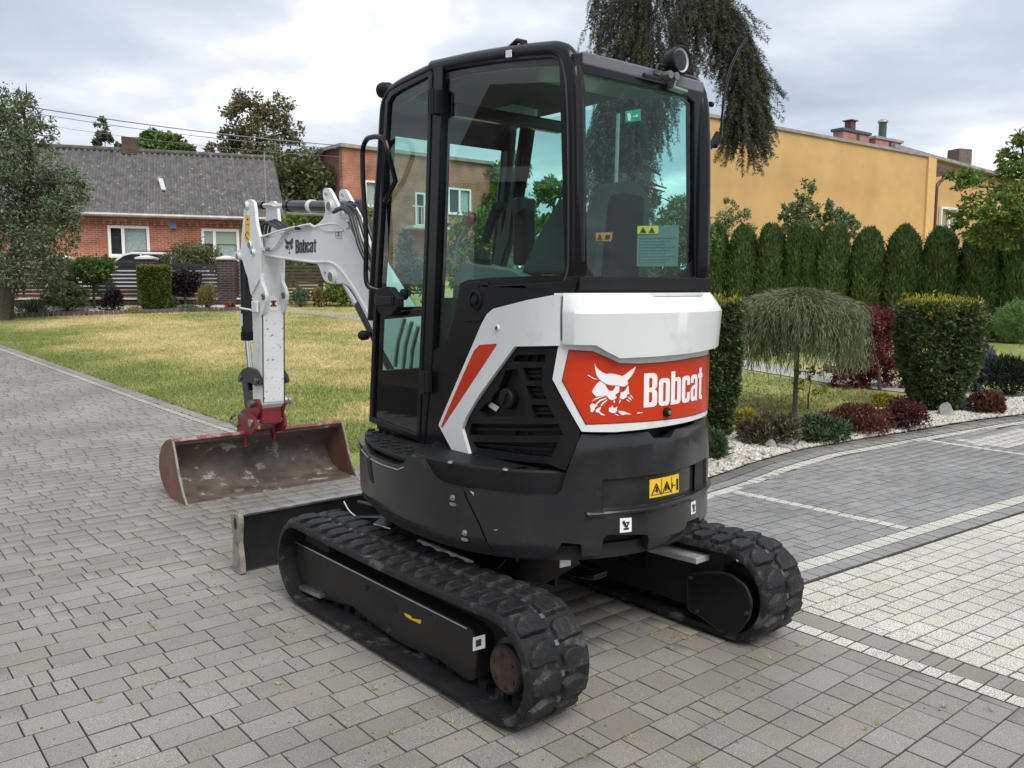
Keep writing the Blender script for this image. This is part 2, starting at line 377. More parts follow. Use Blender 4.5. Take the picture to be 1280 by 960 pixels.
m_pw = (speckmat('paver_white', WHT, WHTS, .53, .055, False, scale=170, var=.12, rough=.8), speckmat('paver_white_far', WHT, WHTS, .53, .055, True, scale=170, var=.12, rough=.8))
m_pb = (speckmat('paver_slate', (.225, .22, .215), (.36, .355, .35), .57, .10, False), speckmat('paver_slate_far', (.225, .22, .215), (.36, .355, .35), .57, .10, True))

m_pedge = mat('paver_edge_grime', (.105, .094, .078), .95, var=.4, vscale=30)
m_pedgew = mat('paver_edge_sand', (.22, .20, .165), .95, var=.4, vscale=30)
m_pbe = (speckmat('paver_beige', (.40, .365, .31), (.3, .28, .25), .56, .12, False), speckmat('paver_beige_far', (.40, .365, .31), (.3, .28, .25), .56, .12, True))
# one base sheet to the horizon
xs = np.concatenate([np.linspace(-600, -40, 8), np.linspace(-36, 36, 19), np.linspace(40, 600, 8)])
ys = np.concatenate([np.linspace(-400, -10, 6), np.linspace(-6, 62, 69), np.linspace(70, 900, 8)])
Xg, Yg = np.meshgrid(xs, ys, indexing='ij'); a = (np.arange(len(xs)-1)[:, None]*len(ys)+np.arange(len(ys)-1)[None, :]).ravel()
gr = link('ground', np_mesh('ground', np.stack([Xg, Yg, tv(Yg)-.07], -1).reshape(-1, 3), np.stack([a, a+len(ys), a+len(ys)+1, a+1], -1)), None, m_earth); gr['kind'] = 'structure'

def sh(v): return -.068*np.maximum(0, np.asarray(v, float)-9.)
KU = np.array([3.0, 4.6, 5.86, 6.71, 7.59, 8.61, 9.58, 10.64, 11.47, 13., 16.]); KV = np.array([4.2, 4.32, 4.43, 4.567, 4.613, 4.481, 4.331, 4.16, 3.93, 3.5, 2.6])
def vk(u): return np.interp(u, KU, KV)

PAVE = {}
def paver_mesh(l, w, g=.0019):
    key = (round(l, 3), round(w, 3))
    b = .0018
    V = []
    for (ins, z) in ((g, -.05), (g, -b), (g+b, 0)):
        for (sx, sy) in ((-1, -1), (1, -1), (1, 1), (-1, 1)): V.append((sx*(l/2-ins), sy*(w/2-ins), z))
    F = [(8, 9, 10, 11)]
    for k in (0, 4):
        for i in range(4): F.append((k+i, k+(i+1) % 4, k+4+(i+1) % 4, k+4+i))
    return V, F
def lay(parent_name, stones, mats, nobj=300, gap=.0019, edge=None):
    """stones: (u, v, lu, lv, rot); the nearest in view become objects, the others one joined part"""
    par = PAVE[parent_name]
    S = np.array(stones); X, Y = xy(S[:, 0], S[:, 1]); Z = tv(Y); px, py, d = proj(np.stack([X, Y, Z], -1))
    area = S[:, 2]*S[:, 3]/d**3
    q = np.stack([X, Y], -1)-EC[:2]; lx = q@Rt[:2]; ly = q@Fw[:2]
    vis = (px > -8) & (px < 1288) & (py < 966) & (py > 0) & ~((np.abs(lx) < .5) & (ly < 1.) & (ly > -.6))
    order = np.argsort(-np.where(vis, area, 0)); near = set(order[:nobj].tolist())
    cache = {}; BV, BF, n = [], [], 0
    r2 = np.random.default_rng(len(stones))
    for i in range(len(S)):
        u, v, l, w, rot = S[i]; V, F = paver_mesh(l, w, gap)
        dz = float(r2.normal(0, .0007)); tx, ty = r2.normal(0, .003, 2)
        slope = (terr(Y[i]+.05)-terr(Y[i]-.05))/.1
        an = math.pi/2-GA+rot+float(r2.normal(0, .0018))
        if i in near:
            key = (round(l, 3), round(w, 3))
            if key not in cache:
                me = bpy.data.meshes.new('paver'); me.from_pydata(V, [], F); me.materials.append(mats[0]); me.materials.append(edge or m_pedge); me.polygons.foreach_set('material_index', [0]+[1]*8); cache[key] = me
            o = bpy.data.objects.new('paver', cache[key]); COL.objects.link(o); o.parent = par
            o.location = (X[i], Y[i], Z[i]+dz); o.rotation_euler = (math.atan(slope)+tx, ty, an)
        else:
            c, s_ = math.cos(an), math.sin(an)
            A = np.array(V); B = np.stack([A[:, 0]*c-A[:, 1]*s_+X[i], A[:, 0]*s_+A[:, 1]*c+Y[i], A[:, 2]+dz+Z[i]], -1)
            B[:, 2] += (B[:, 1]-Y[i])*slope+(A[:, 0]*tx+A[:, 1]*ty)
            BV.append(B); BF.append(np.array(F)+n); n += len(V)
    if BV:
        o = link('pavers', np_mesh('pavers', np.concatenate(BV), np.concatenate(BF)), par, mats[1]); o['kind'] = 'stuff'; o.data.materials.append(edge or m_pedge); o.data.polygons.foreach_set('material_index', ([0]+[1]*8)*len(BV))

# driveway: coursed grey pavers in three lengths
PAVE['driveway'] = sheet('driveway', np.array([-3.4, 0, 2, 4.0]), np.linspace(-2, 24, 53), -.014, m_joint, warp=lambda u, v: (u+np.where(u > 3, sh(v), 0), v))
st = []; pitch = .1395; r3 = np.random.default_rng(21)
for k in range(int(21.5/pitch)):
    v = .25+k*pitch; u = -1.6+r3.uniform(0, .2); lim = 3.538+float(sh(v))
    while u < lim-.02:
        l = r3.choice([.075, .15, .15, .15, .225, .225, .225]) if v > 2.9 else r3.choice([.075, .15, .15, .15, .225])
        if u+l > lim-.05: l = lim-u
        st.append((u+l/2, v, l, pitch, 0)); u += l
lay('driveway', st, m_pg, 300)
# edge band: a line of white stones and a strip of grey slabs
PAVE['edge_band'] = sheet('edge_band', np.array([3.50, 3.66, 3.80]), np.linspace(-2, 24, 53), -.0105, m_joint, warp=lambda u, v: (u+sh(v), v))
st = []; v = .1
while v < 21.5:
    l = r3.choice([.075, .075, .11]); st.append((3.589+float(sh(v)), v+l/2, .094, l, 0.)); v += l
lay('edge_band', [s for s in st if s[1] < 5.5], m_pw, 90); lay('edge_band', [s for s in st if s[1] >= 5.5], m_pbe, 0)
st = []; v = .1
while v < 21.5:
    l = r3.choice([.066, .14, .225, .14]); st.append((3.711+float(sh(v)), v+l/2, .148, l, 0.)); v += l
lay('edge_band', st, m_pg, 60)
# white forecourt
SH = .072
shr = lambda u, v: (u, v-SH*(u-3.79))
PAVE['white_paving'] = sheet('white_paving', np.array([3.79, 5, 7, 9.]), np.linspace(-1.5, 2.66, 12), -.014, m_joint, warp=shr)
st = []; pw = .108
def field(u0, u1, v0, v1, lens, p, out, cut=None, breaks=()):
    k = 0
    while v0+k*p < v1-.03:
        v = v0+k*p; runs = [(u0, u1)]
        for (a, b, vm) in breaks:
            if v-SH*((a+b)/2-3.79)+p > vm: runs = [q for (s, e) in runs for q in ([(s, a), (b, e)] if s < a and b < e else [(s, e)])]
        for (s, e) in runs:
            u = s-r3.choice([0, .0775])
            while u < e-.02:
                l = r3.choice(lens); a, b = max(u, s), min(u+l, e)
                if b-a > .03 and (cut is None or cut((a+b)/2, v-SH*(a-3.79))): out.append(((a+b)/2, v+p/2-SH*((a+b)/2-3.79), b-a, p, -SH))
                u += l
        k += 1
field(3.79, 8.6, .0, 2.50, [.155, .155, .155, .0775], pw, st)
lay('white_paving', st, m_pw, 300, .0026, m_pedgew)
# band between the fields: a grey and a white course
PAVE['band'] = sheet('paved_band', np.array([3.79, 5, 7, 9, 11.]), np.linspace(2.5, 2.74, 3), -.010, m_joint, warp=shr)
st = []; u = 3.79
while u < 10.5: st.append((u+.0775/2*1.4, 2.56-SH*(u-3.79), .108, .115, -SH)); u += .108
lay('band', st, m_pb, 60)
st = []; u = 3.79
while u < 10.5: st.append((u+.05, 2.68-SH*(u-3.79), .1, .12, -SH)); u += .1
lay('band', st, m_pw, 60)
# grey parking field with white bay lines
PAVE['parking_paving'] = sheet('parking_paving', np.array([3.79, 5, 6, 7, 8, 9, 10, 11, 12, 13.5]), np.linspace(0, 1, 8), -.014, m_joint,
    warp=lambda u, t: (u, (2.73-SH*(u-3.79))*(1-t)+(vk(u)+.05)*t))
st = []
def incut(u, v): return v < vk(u)-.415
def inpatch(u, v): return 9.3 < u < 10.6 and 3.35-SH*(u-9) < v < vk(u)-.55
raw = []; field(3.79, 13.2, 2.745, 5.2, [.155, .155, .0775], pw, raw, incut, [(5.63, 5.73, 2.6), (9.05, 9.15, 2.6)])
lay('parking_paving', [s for s in raw if not inpatch(s[0], s[1])], m_pb, 300)
lay('parking_paving', [s for s in raw if inpatch(s[0], s[1])], m_pw, 0)
st = []
for (uc, va) in ((5.68, 2.60), (9.1, 2.86)):
    v = va+.02
    while v < vk(uc)-.36: st.append((uc, v+.05, .1, .1, 0)); v += .1
u = 3.85
while u < 13.2: st.append((u+.05, vk(u)-.33, .1, .11, float(np.arctan((vk(u+.1)-vk(u))/.1)))); u += .1
lay('parking_paving', st, m_pw, 120)
st = []; u = 3.85
while u < 13.2: st.append((u+.08, vk(u)-.20, .16, .12, float(np.arctan((vk(u+.1)-vk(u))/.1)))); u += .16
lay('parking_paving', st, m_pb, 80)
# kerb stones of the rock garden
ks = sheet('garden_kerb', np.linspace(3.8, 13.2, 40), np.array([-.135, -.0]), -.02, m_joint, warp=lambda u, t: (u, vk(u)+t)); PAVE['kerb'] = ks
m_kerb = speckmat('kerb_concrete', (.15, .14, .125), (.22, .21, .2), .58, .12, False, scale=160)
u = 3.85
kb = MB().box((0, 0, 0), (.33, .12, .12))
first = None
while u < 13.2:
    if first is None:
        first = kb.build('kerb_stone', m_kerb, ks, bev=.008); o = first
    else:
        o = first.copy(); COL.objects.link(o)
    X, Y = xy(u+.17, vk(u+.17)-.075); o.location = (X, Y, terr(Y)-.052); o.rotation_euler = (0, 0, math.pi/2-GA+math.atan((vk(u+.3)-vk(u))/.3)); u += .338

# lawn, garden bed, path
lawn = sheet('lawn', np.array([0, .5, 1.5, 3, 6, 10, 16, 24, 34.]), np.linspace(4.4, 46, 84), -.012, m_lawn, warp=lambda u, v: (u+3.79+sh(v), v))
m_gravel = mat('gravel_bed', (.40, .37, .33), .9, var=.5, vscale=30, bump=.8, bscale=40)
bed = sheet('gravel_bed', np.linspace(3.82, 13.2, 32), np.array([0, .5, 1.0]), .012, m_gravel, warp=lambda u, t: (u, vk(u)+t*np.interp(u, [3.8, 5.9, 7, 8.5, 9.6, 10.5, 13], [1.4, 1.4, 1.25, .9, 1.2, 1.1, .7])))
def strip(name, A, B, dz, m, n=6, kind='structure'):
    """ground strip between two rows of surveyed image points"""
    V = []; F = []
    for (p, q) in zip(A, B):
        P = gt(*p); Q = gt(*q)
        for k in range(n+1):
            w = P*(1-k/n)+Q*k/n; V.append((w[0], w[1], terr(w[1])+dz))
    for i in range(len(A)-1):
        for k in range(n): a = i*(n+1)+k; F.append((a, a+1, a+n+2, a+n+1))
    return tag(link(name, np_mesh(name, V, F), None, m), kind=kind)
m_path = mat('path_concrete', (.36, .34, .31), .85, var=.12, vscale=2, bump=.3, bscale=60)
strip('garden_path', [(340, 388.5), (400, 394), (460, 403), (700, 432), (930, 461), (1050, 481), (1160, 494), (1290, 505)], [(352, 386), (420, 389.5), (470, 396), (700, 423), (930, 450), (1050, 469), (1160, 482), (1290, 493)], .0, m_path)
# ================================================================== excavator
m_white = mat('white_paint', (.70, .72, .71), .28, var=.06, vscale=3, coat=.35, bump=.02, bscale=8, col2=(.56, .56, .53), patch=(6, .66, .10))
m_worn = mat('worn_white_paint', (.76, .77, .76), .4, var=.06, vscale=5, col2=(.20, .17, .15), patch=(30, .63, .015), bump=.15, bscale=40)
m_skirt = mat('dark_grey_paint', (.017, .0175, .019), .22, var=.2, vscale=4, spec=.42, coat=.08, rvar=.08, bump=.03, bscale=14, col2=(.028, .0278, .027), patch=(4.5, .62, .14))
m_plastic = mat('black_plastic', (.010, .0102, .0108), .5, spec=.22, var=.2, vscale=9, bump=.08, bscale=220, rvar=.06)
m_frame = mat('black_frame_paint', (.0065, .0065, .0078), .24, var=.15, vscale=5, spec=.3, coat=.06)
m_black = mat('deep_black', (.008, .008, .008), .7)
m_rubber = mat('track_rubber', (.014, .014, .015), .62, spec=.25, var=.3, vscale=9, col2=(.085, .083, .08), patch=(8, .60, .06), bump=.35, bscale=60, rvar=.1)
m_lug = mat('tread_rubber', (.014, .014, .0148), .55, spec=.3, var=.45, vscale=14, bump=.8, bscale=35, col2=(.05, .049, .048), patch=(9, .60, .06), rand=.25, rvar=.1)
m_tframe = mat('track_frame_paint', (.018, .0165, .015), .48, spec=.3, var=.25, vscale=6, col2=(.07, .04, .025), patch=(6, .70, .05), rvar=.1, bump=.08, bscale=60)
m_rust = mat('rusty_hub', (.05, .026, .018), .75, var=.5, vscale=18, bump=.5, bscale=60)
m_chrome = mat('chrome_rod', (.72, .72, .72), .12, metal=1)
m_steel = mat('worn_steel', (.42, .41, .39), .38, metal=.9, var=.25, vscale=14, rvar=.12)
m_pin = mat('pin_steel', (.20, .20, .20), .4, metal=.8, var=.2)
m_red = mat('red_decal', (.52, .034, .007), .28, spec=.35, coat=.2, var=.05, vscale=4)
m_decal_white = mat('white_decal', (.80, .80, .79), .35)
m_decal_black = mat('black_print', (.012, .012, .012), .45)
m_yellow = mat('yellow_decal', (.80, .50, .012), .4)
m_orange = mat('orange_decal', (.72, .20, .04), .45)
m_paper = mat('paper_decal', (.62, .68, .66), .5)
m_sheet = mat('document_sheet', (.20, .245, .22), .5, transl=.3)
m_green = mat('green_decal', (.01, .30, .16), .4)
m_cred = mat('red_coupler_paint', (.20, .014, .024), .45, var=.2, vscale=9, col2=(.09, .03, .025), patch=(14, .63, .04), bump=.2, bscale=40)
m_seat = mat('seat_cloth', (.05, .052, .054), .85, var=.15, bump=.3, bscale=300)
m_console = mat('grey_console', (.16, .17, .16), .6)
m_redknob = mat('red_knob', (.35, .015, .015), .35)
m_hose = mat('hose_rubber', (.017, .017, .018), .45)
m_cream = mat('cab_lining', (.055, .055, .053), .8)
m_glass = glassmat('tinted_glass', (.81, .955, .92), 1.2)
m_glassd = glassmat('door_glass', (.72, .88, .82), 1.5)
m_glassr = glassmat('rear_glass', (.78, .95, .93), 1.0)
m_lens = glassmat('lamp_lens', (.9, .9, .9), 1.0)
m_refl = mat('lamp_reflector', (.85, .85, .85), .4)

exc = empty('excavator', EC, HD)
tag(exc, 'white and black compact tracked excavator with glazed cab and red rear panel', 'excavator')

# ---- outline of the slewing body in plan, wrapped panels follow it
def resample(P, step=.02):
    P = [Vector((p[0], p[1])) for p in P]; out = []
    n = len(P)
    for i in range(n-1):
        p0 = P[i-1] if i > 0 else P[i]*2-P[i+1]; p1, p2 = P[i], P[i+1]; p3 = P[i+2] if i+2 < n else P[i+1]*2-P[i]
        k = max(2, int((p2-p1).length/step))
        for j in range(k):
            t = j/k; out.append(.5*((2*p1)+(p2-p0)*t+(2*p0-5*p1+4*p2-p3)*t*t+(3*p1-p0-3*p2+p3)*t**3))
    out.append(P[-1]); return np.array([(p.x, p.y) for p in out])
class Outline:
    def __init__(s, P):
        s.P = resample(P); d = np.diff(s.P, axis=0); L = np.hypot(d[:, 0], d[:, 1]); s.S = np.concatenate([[0], np.cumsum(L)])
        t = np.gradient(s.P, axis=0); t /= np.hypot(t[:, 0], t[:, 1])[:, None]; s.N = np.stack([t[:, 1]*-1, t[:, 0]], -1)*-1  # right of travel = outward for front->left->tail
        c = s.P.mean(0)
        if ((s.P-c)*s.N).sum() < 0: s.N = -s.N
    def pt(s, q, z, off=0):
        x = np.interp(q, s.S, s.P[:, 0]); y = np.interp(q, s.S, s.P[:, 1]); nx = np.interp(q, s.S, s.N[:, 0]); ny = np.interp(q, s.S, s.N[:, 1])
        return (x+nx*off, y+ny*off, z)
    def hit(s, px, py, off=0):
        d = _d(px, py); A = s.P+s.N*off; best = None
        for i in range(len(A)-1):
            e = A[i+1]-A[i]; den = d[0]*e[1]-d[1]*e[0]
            if abs(den) < 1e-9: continue
            w = A[i]-_o[:2]; t = (w[0]*e[1]-w[1]*e[0])/den; k = (w[0]*d[1]-w[1]*d[0])/den
            if -1e-6 <= k <= 1+1e-6 and t > 0 and (best is None or t < best[0]): best = (t, s.S[i]+k*(s.S[i+1]-s.S[i]))
        if best is None:
            # beside the silhouette: nearest point of the outline to the sight line
            ang = np.arctan2(A[:, 0]-_o[0], A[:, 1]-_o[1]); a0 = math.atan2(d[0], d[1]); i = int(np.argmin(np.abs(ang-a0)))
            t = ((A[i]-_o[:2])@d[:2])/(d[:2]@d[:2]); return (s.S[i], _o[2]+t*d[2])
        return (best[1], _o[2]+best[0]*d[2])
    def at_xy(s, x, y): i = int(np.argmin((s.P[:, 0]-x)**2+(s.P[:, 1]-y)**2)); return s.S[i]
UA = Outline([(0, .78), (-.25, .76), (-.45, .67), (-.60, .46), (-.69, .22), (-.735, -.02), (-.745, -.22), (-.735, -.42), (-.69, -.62), (-.60, -.79), (-.48, -.92), (-.36, -.995),
              (-.2, -1.05), (-.05, -1.07), (.1, -1.06), (.26, -1.015), (.40, -.945), (.50, -.83), (.575, -.68), (.63, -.5), (.65, -.3), (.64, 0), (.57, .4), (.4, .7), (.1, .78)])
UB = Outline([(-.47, .20), (-.505, 0), (-.52, -.25), (-.52, -.5), (-.52, -.72), (-.512, -.80), (-.49, -.88), (-.44, -.945), (-.36, -.995), (-.2, -1.05), (-.05, -1.07), (.1, -1.06), (.26, -1.015), (.385, -.94), (.465, -.84), (.505, -.7), (.515, -.4), (.515, .1)])
def wrap(U, outer, holes=(), off=0., th=.02, ds=.035, offf=None, zcuts=(), scuts=()):
    """solid panel following outline U; outer/holes in (s, z); offf(s, z) adds relief"""
    polys = [[Vector((p[0], p[1], 0)) for p in q] for q in [outer]+list(holes)]
    flat = [p for q in polys for p in q]; bm = bmesh.new(); vs = [bm.verts.new(p) for p in flat]
    for t in tessellate_polygon(polys):
        try: bm.faces.new([vs[i] for i in t])
        except ValueError: pass
    s0 = min(p.x for p in flat); s1 = max(p.x for p in flat)
    cuts = list(np.arange(s0+ds, s1, ds))+list(scuts)
    for c in cuts: bmesh.ops.bisect_plane(bm, geom=bm.verts[:]+bm.edges[:]+bm.faces[:], plane_co=(c, 0, 0), plane_no=(1, 0, 0), dist=1e-6)
    for c in zcuts: bmesh.ops.bisect_plane(bm, geom=bm.verts[:]+bm.edges[:]+bm.faces[:], plane_co=(0, c, 0), plane_no=(0, 1, 0), dist=1e-6)
    bmesh.ops.remove_doubles(bm, verts=bm.verts[:], dist=1e-5)
    bm.verts.ensure_lookup_table(); bm.verts.index_update()
    V = [v.co.copy() for v in bm.verts]; F = [tuple(v.index for v in f.verts) for f in bm.faces]
    E = [tuple(v.index for v in e.verts) for e in bm.edges if len(e.link_faces) == 1]; bm.free()
    n = len(V); mb = MB(); o2 = offf or (lambda s, z: 0.)
    Pf = [U.pt(v.x, v.y, off+o2(v.x, v.y)) for v in V]; Pb = [U.pt(v.x, v.y, off-th) for v in V]
    mb.add(Pf+Pb, F+[tuple(n+i for i in reversed(f)) for f in F]+[(a, b, n+b, n+a) for a, b in E]); return mb
hA = lambda L, off=0: [UA.hit(x, y, off) for x, y in L]
hB = lambda L, off=0: [UB.hit(x, y, off) for x, y in L]

# ---- undercarriage
planeX0 = lambda L, X: [tuple(LX(x, y, X)) for x, y in L]
TR_YF, TR_YR, TR_R, TR_Z, TR_W = .635, -.945, .215, .230, .31
def track_path(n=14):
    P = []
    for k in range(n+1): a = R(-90-180*k/n); P.append((TR_YR+math.cos(a)*TR_R, TR_Z+math.sin(a)*TR_R, a))
    for k in range(1, 24): t = k/24; P.append((TR_YR+(TR_YF-TR_YR)*t, TR_Z+TR_R-.012*math.sin(math.pi*t), R(90)))
    for k in range(n+1): a = R(90-180*k/n); P.append((TR_YF+math.cos(a)*TR_R, TR_Z+math.sin(a)*TR_R, a))
    for k in range(1, 24): t = k/24; P.append((TR_YF+(TR_YR-TR_YF)*t, TR_Z-TR_R, R(-90)))
    return P
TP = track_path(); TPn = np.array([(p[0], p[1]) for p in TP]); TPl = np.concatenate([[0], np.cumsum(np.hypot(*np.diff(np.vstack([TPn, TPn[:1]]), axis=0).T))]); TLEN = TPl[-1]
def on_track(d):
    d %= TLEN; i = min(int(np.searchsorted(TPl, d, 'right'))-1, len(TP)-1); j = (i+1) % len(TP); t = (d-TPl[i])/(TPl[i+1]-TPl[i])
    p = TPn[i]*(1-t)+TPn[j]*t; e = TPn[j]-TPn[i]; e = e/np.hypot(*e); return p, e, np.array([-e[1], e[0]])
def lug_mesh(side):
    """low rounded tread block: from near the belt's edge to just past its middle, slightly bowed"""
    T = (0, .12, .4, .72, .92, 1); wd = (.022, .031, .039, .042, .039, .030); X = [.130*(1-t)+.016*t for t in T]
    def ring(k_w, dx, z): return [(side*(x+dx*(1 if i == 0 else (-1 if i == 5 else 0))), .016*math.sin(t*2.7)+sg*w*k_w, z) for sg, seq in ((-1, range(6)), (1, range(5, -1, -1))) for i in seq for x, t, w in ((X[i], T[i], wd[i]),)]
    rings = [ring(.88, -.004, .0185), ring(.96, 0, .016), ring(1.0, .006, .006), ring(1.06, .010, -.006)]
    V = [p for r_ in rings for p in r_]; n = 12; F = [(i, i+1, n-2-i, n-1-i) for i in range(5)]
    for k in range(3): F += [(k*n+i, (k+1)*n+i, (k+1)*n+(i+1) % n, k*n+(i+1) % n) for i in range(n)]
    me = bpy.data.meshes.new('tread_lug'); me.from_pydata(V, [], F); me.update()
    bm = bmesh.new(); bm.from_mesh(me); bmesh.ops.recalc_face_normals(bm, faces=bm.faces[:])
    if sum(f.normal.z*f.calc_area() for f in bm.faces) < 0: bmesh.ops.reverse_faces(bm, faces=bm.faces[:])
    bm.to_mesh(me); bm.free()
    me.shade_smooth(); me.set_sharp_from_angle(angle=R(30)); me.materials.append(m_lug); return me
LUGS = {1: lug_mesh(1), -1: lug_mesh(-1)}
NP = 42
for xc, sgn in ((-.73, -1), (.58, 1)):
    SHY = 0. if sgn < 0 else -.10
    mb = MB(); N = len(TP); sec = [(-.15, -.010), (-.142, 0), (.142, 0), (.15, -.010), (.15, -.03), (-.15, -.03)]; V = []
    for (y, z, a) in TP:
        pass
    for i in range(N):
        p = TPn[i]; e = TPn[(i+1) % N]-TPn[i-1]; e = e/np.hypot(*e); nn = np.array([-e[1], e[0]])
        for (x, h) in sec: V.append((xc+x*1.033, p[0]+nn[0]*h+SHY, p[1]+nn[1]*h))
    k = len(sec); F = [(i*k+j, i*k+(j+1) % k, ((i+1) % N)*k+(j+1) % k, ((i+1) % N)*k+j) for i in range(N) for j in range(k)]
    mb.add(V, F); trk = mb.build('rubber_track', m_rubber, exc, ang=50)
    # check outward direction of the path normal
    lk = MB(); gd = MB()
    for q in range(NP):
        for side in (-1, 1):
            d = (q+(.5 if side > 0 else 0))*TLEN/NP; p, e, nn = on_track(d)
            o = bpy.data.objects.new('tread_lug', LUGS[side]); COL.objects.link(o); o.parent = trk
            M = Matrix(((1, 0, 0), (0, e[0], nn[0]), (0, e[1], nn[1]))).to_4x4(); M.translation = Vector((xc, p[0]+SHY, p[1]))
            jit = random.uniform(-.03, .03); M = M @ Matrix.Rotation(jit, 4, 'Z'); o.matrix_local = M
        p, e, nn = on_track((q+.25)*TLEN/NP); rot = Matrix(((1, 0, 0), (0, e[0], nn[0]), (0, e[1], nn[1])))
        lk.box((xc, p[0]+nn[0]*.004+SHY, p[1]+nn[1]*.004), (.018, .020, .011), rot)
        for sx in (-.035, .035): gd.box((xc+sx, p[0]-nn[0]*.045+SHY, p[1]-nn[1]*.045), (.022, .05, .04), rot)
    lk.build('drive_links', m_pin, trk, kind='stuff'); gd.build('guide_lugs', m_rubber, trk, kind='stuff')
    # frame between the belt runs
    fr = [LX(x, y, -.805) for x, y in [(370, 676), (371, 733), (405, 750), (440, 760), (472, 786), (505, 808), (548, 826), (575, 846), (592, 852), (597, 800), (585, 784)]]
    pts = [(0, p[1]+SHY*.6, p[2]) for p in fr]
    MB().box((xc-sgn*.06, (TR_YF+TR_YR)/2+SHY-.02, .245), (.10, 1.45, .30)).build('track_web', m_black, exc)
    tf = MB().prism([(xc+sgn*.075, p[1], p[2]) for p in pts], (-sgn*.15, 0, 0)).build('track_frame', m_tframe, exc, bev=.012)
    MB().tube([(xc+sgn*.078, pts[0][1], pts[0][2]-.006), (xc+sgn*.078, pts[-1][1], pts[-1][2]-.006)], .004, 6).build('weld_edge', m_steel, tf)
    ho = [LX(x, y, -.81) for x, y in [(464, 738), (482, 744), (494, 757), (495, 767), (479, 763), (465, 751)]]
    MB().prism([(xc+sgn*.0765, p[1], p[2]) for p in ho], (-sgn*.004, 0, 0)).build('frame_opening', m_black, tf)
    if sgn < 0:
        ym = [LX(x, y, -.81) for x, y in [(505, 766), (513, 770), (514, 773), (526, 775), (525, 780), (512, 774), (506, 770)]]
        MB().prism([(xc-.0785, p[1], p[2]) for p in ym], (.002, 0, 0)).build('paint_mark', m_yellow, tf)
    else:
        pass
    if sgn < 0:
        sq_ = planeX0([(594, 796), (609, 792), (609, 809), (594, 813)], -.80)
        tl_ = MB().prism([(-.812, p[1], p[2]) for p in sq_], (.003, 0, 0)).build('tie_label', m_decal_white, tf)
        MB().prism([(-.8135, p[1]*.5+sq_[(i+2) % 4][1]*.5+(p[1]-sq_[(i+2) % 4][1])*.22, p[2]*.5+sq_[(i+2) % 4][2]*.5+(p[2]-sq_[(i+2) % 4][2])*.25) for i, p in enumerate(sq_)], (.002, 0, 0)).build('print', m_decal_black, tl_)
        for x, y in ((402, 742), (486, 788), (457, 735)):
            p = LX(x, y, -.81); MB().cyl((-.80, p[1], p[2]), (-.818, p[1], p[2]), .011, 8).build('bolt', m_rust, tf)
        a_, b_ = LX(377, 734, -.82), LX(403, 745, -.82); MB().bar([tuple(a_), tuple(b_)], .03, .02, (1, 0, 0)).build('scraper_bar', m_steel, tf)
    # sprocket at the rear, idler in front, bottom rollers
    HZ = TR_Z-.03
    sp = MB().lathe((xc+sgn*.075, TR_YR+SHY, HZ), (-sgn, 0, 0), [(.02, -.012), (.088, -.012), (.095, -.004), (.095, .02), (.115, .03), (.125, .06), (.148, .085), (.148, .115), (.1, .13)], 36).build('drive_sprocket', m_tframe, exc, ang=40)
    MB().lathe((xc+sgn*.089, TR_YR+SHY, HZ), (-sgn, 0, 0), [(.02, -.004), (.080, -.004), (.086, .002), (.086, .012)], 32).build('hub_cover', m_rust, sp)
    for k in range(6):
        a = k*math.pi/3+.4; MB().cyl((xc+sgn*.093, TR_YR+SHY+.062*math.cos(a), HZ+.062*math.sin(a)), (xc+sgn*.099, TR_YR+SHY+.062*math.cos(a), HZ+.062*math.sin(a)), .007, 6).build('bolt', m_rust, sp)
    MB().lathe((xc+.05, TR_YF+SHY, TR_Z), (-1, 0, 0), [(.03, 0), (.13, 0), (.152, .02), (.152, .08), (.13, .10), (.03, .10)], 32).build('idler_wheel', m_black, exc, ang=40)
    for yy in (-.55, -.2, .15, .5): MB().lathe((xc+.055, yy, .125), (-1, 0, 0), [(.02, 0), (.06, 0), (.06, .11), (.02, .11)], 20).build('track_roller', m_tframe, exc)
# cover plate on the inner side of the right-hand track
cp = [LX(x, y, .425) for x, y in [(860, 718), (860, 762), (873, 768), (905, 792), (923, 790), (936, 772), (939, 752), (931, 733), (914, 720), (900, 716)]]
cv = MB().prism(fillet_closed([(.422, p[1], p[2]) for p in cp], .02), (.05, 0, 0)).build('motor_cover', m_frame, exc, bev=.008)
rim = fillet_closed([(.429, p[1], p[2]) for p in cp], .02); MB().tube(rim, .008, 8, closed=True).build('cover_rim', m_tframe, cv)
for (x, y) in ((864, 722), (872, 764), (934, 766)): 
    p = LX(x, y, .422); MB().cyl((.422, p[1], p[2]), (.413, p[1], p[2]), .008, 8).build('bolt', m_rust, cv)
# sloping inner rail, worn bright, along the right-hand track
q = [LX(x, y, .43) for x, y in [(822, 684), (868, 694), (885, 700), (862, 699)]]
MB().bar([(.42, q[0][1]+.25, q[0][2]+.012), (.42, q[0][1], q[0][2]), (.42, q[2][1]+.02, q[2][2])], .10, .03, (1, 0, 0)).build('frame_rail', mat('bare_rail', (.36, .355, .34), .5, var=.3, vscale=20), exc, bev=.005)
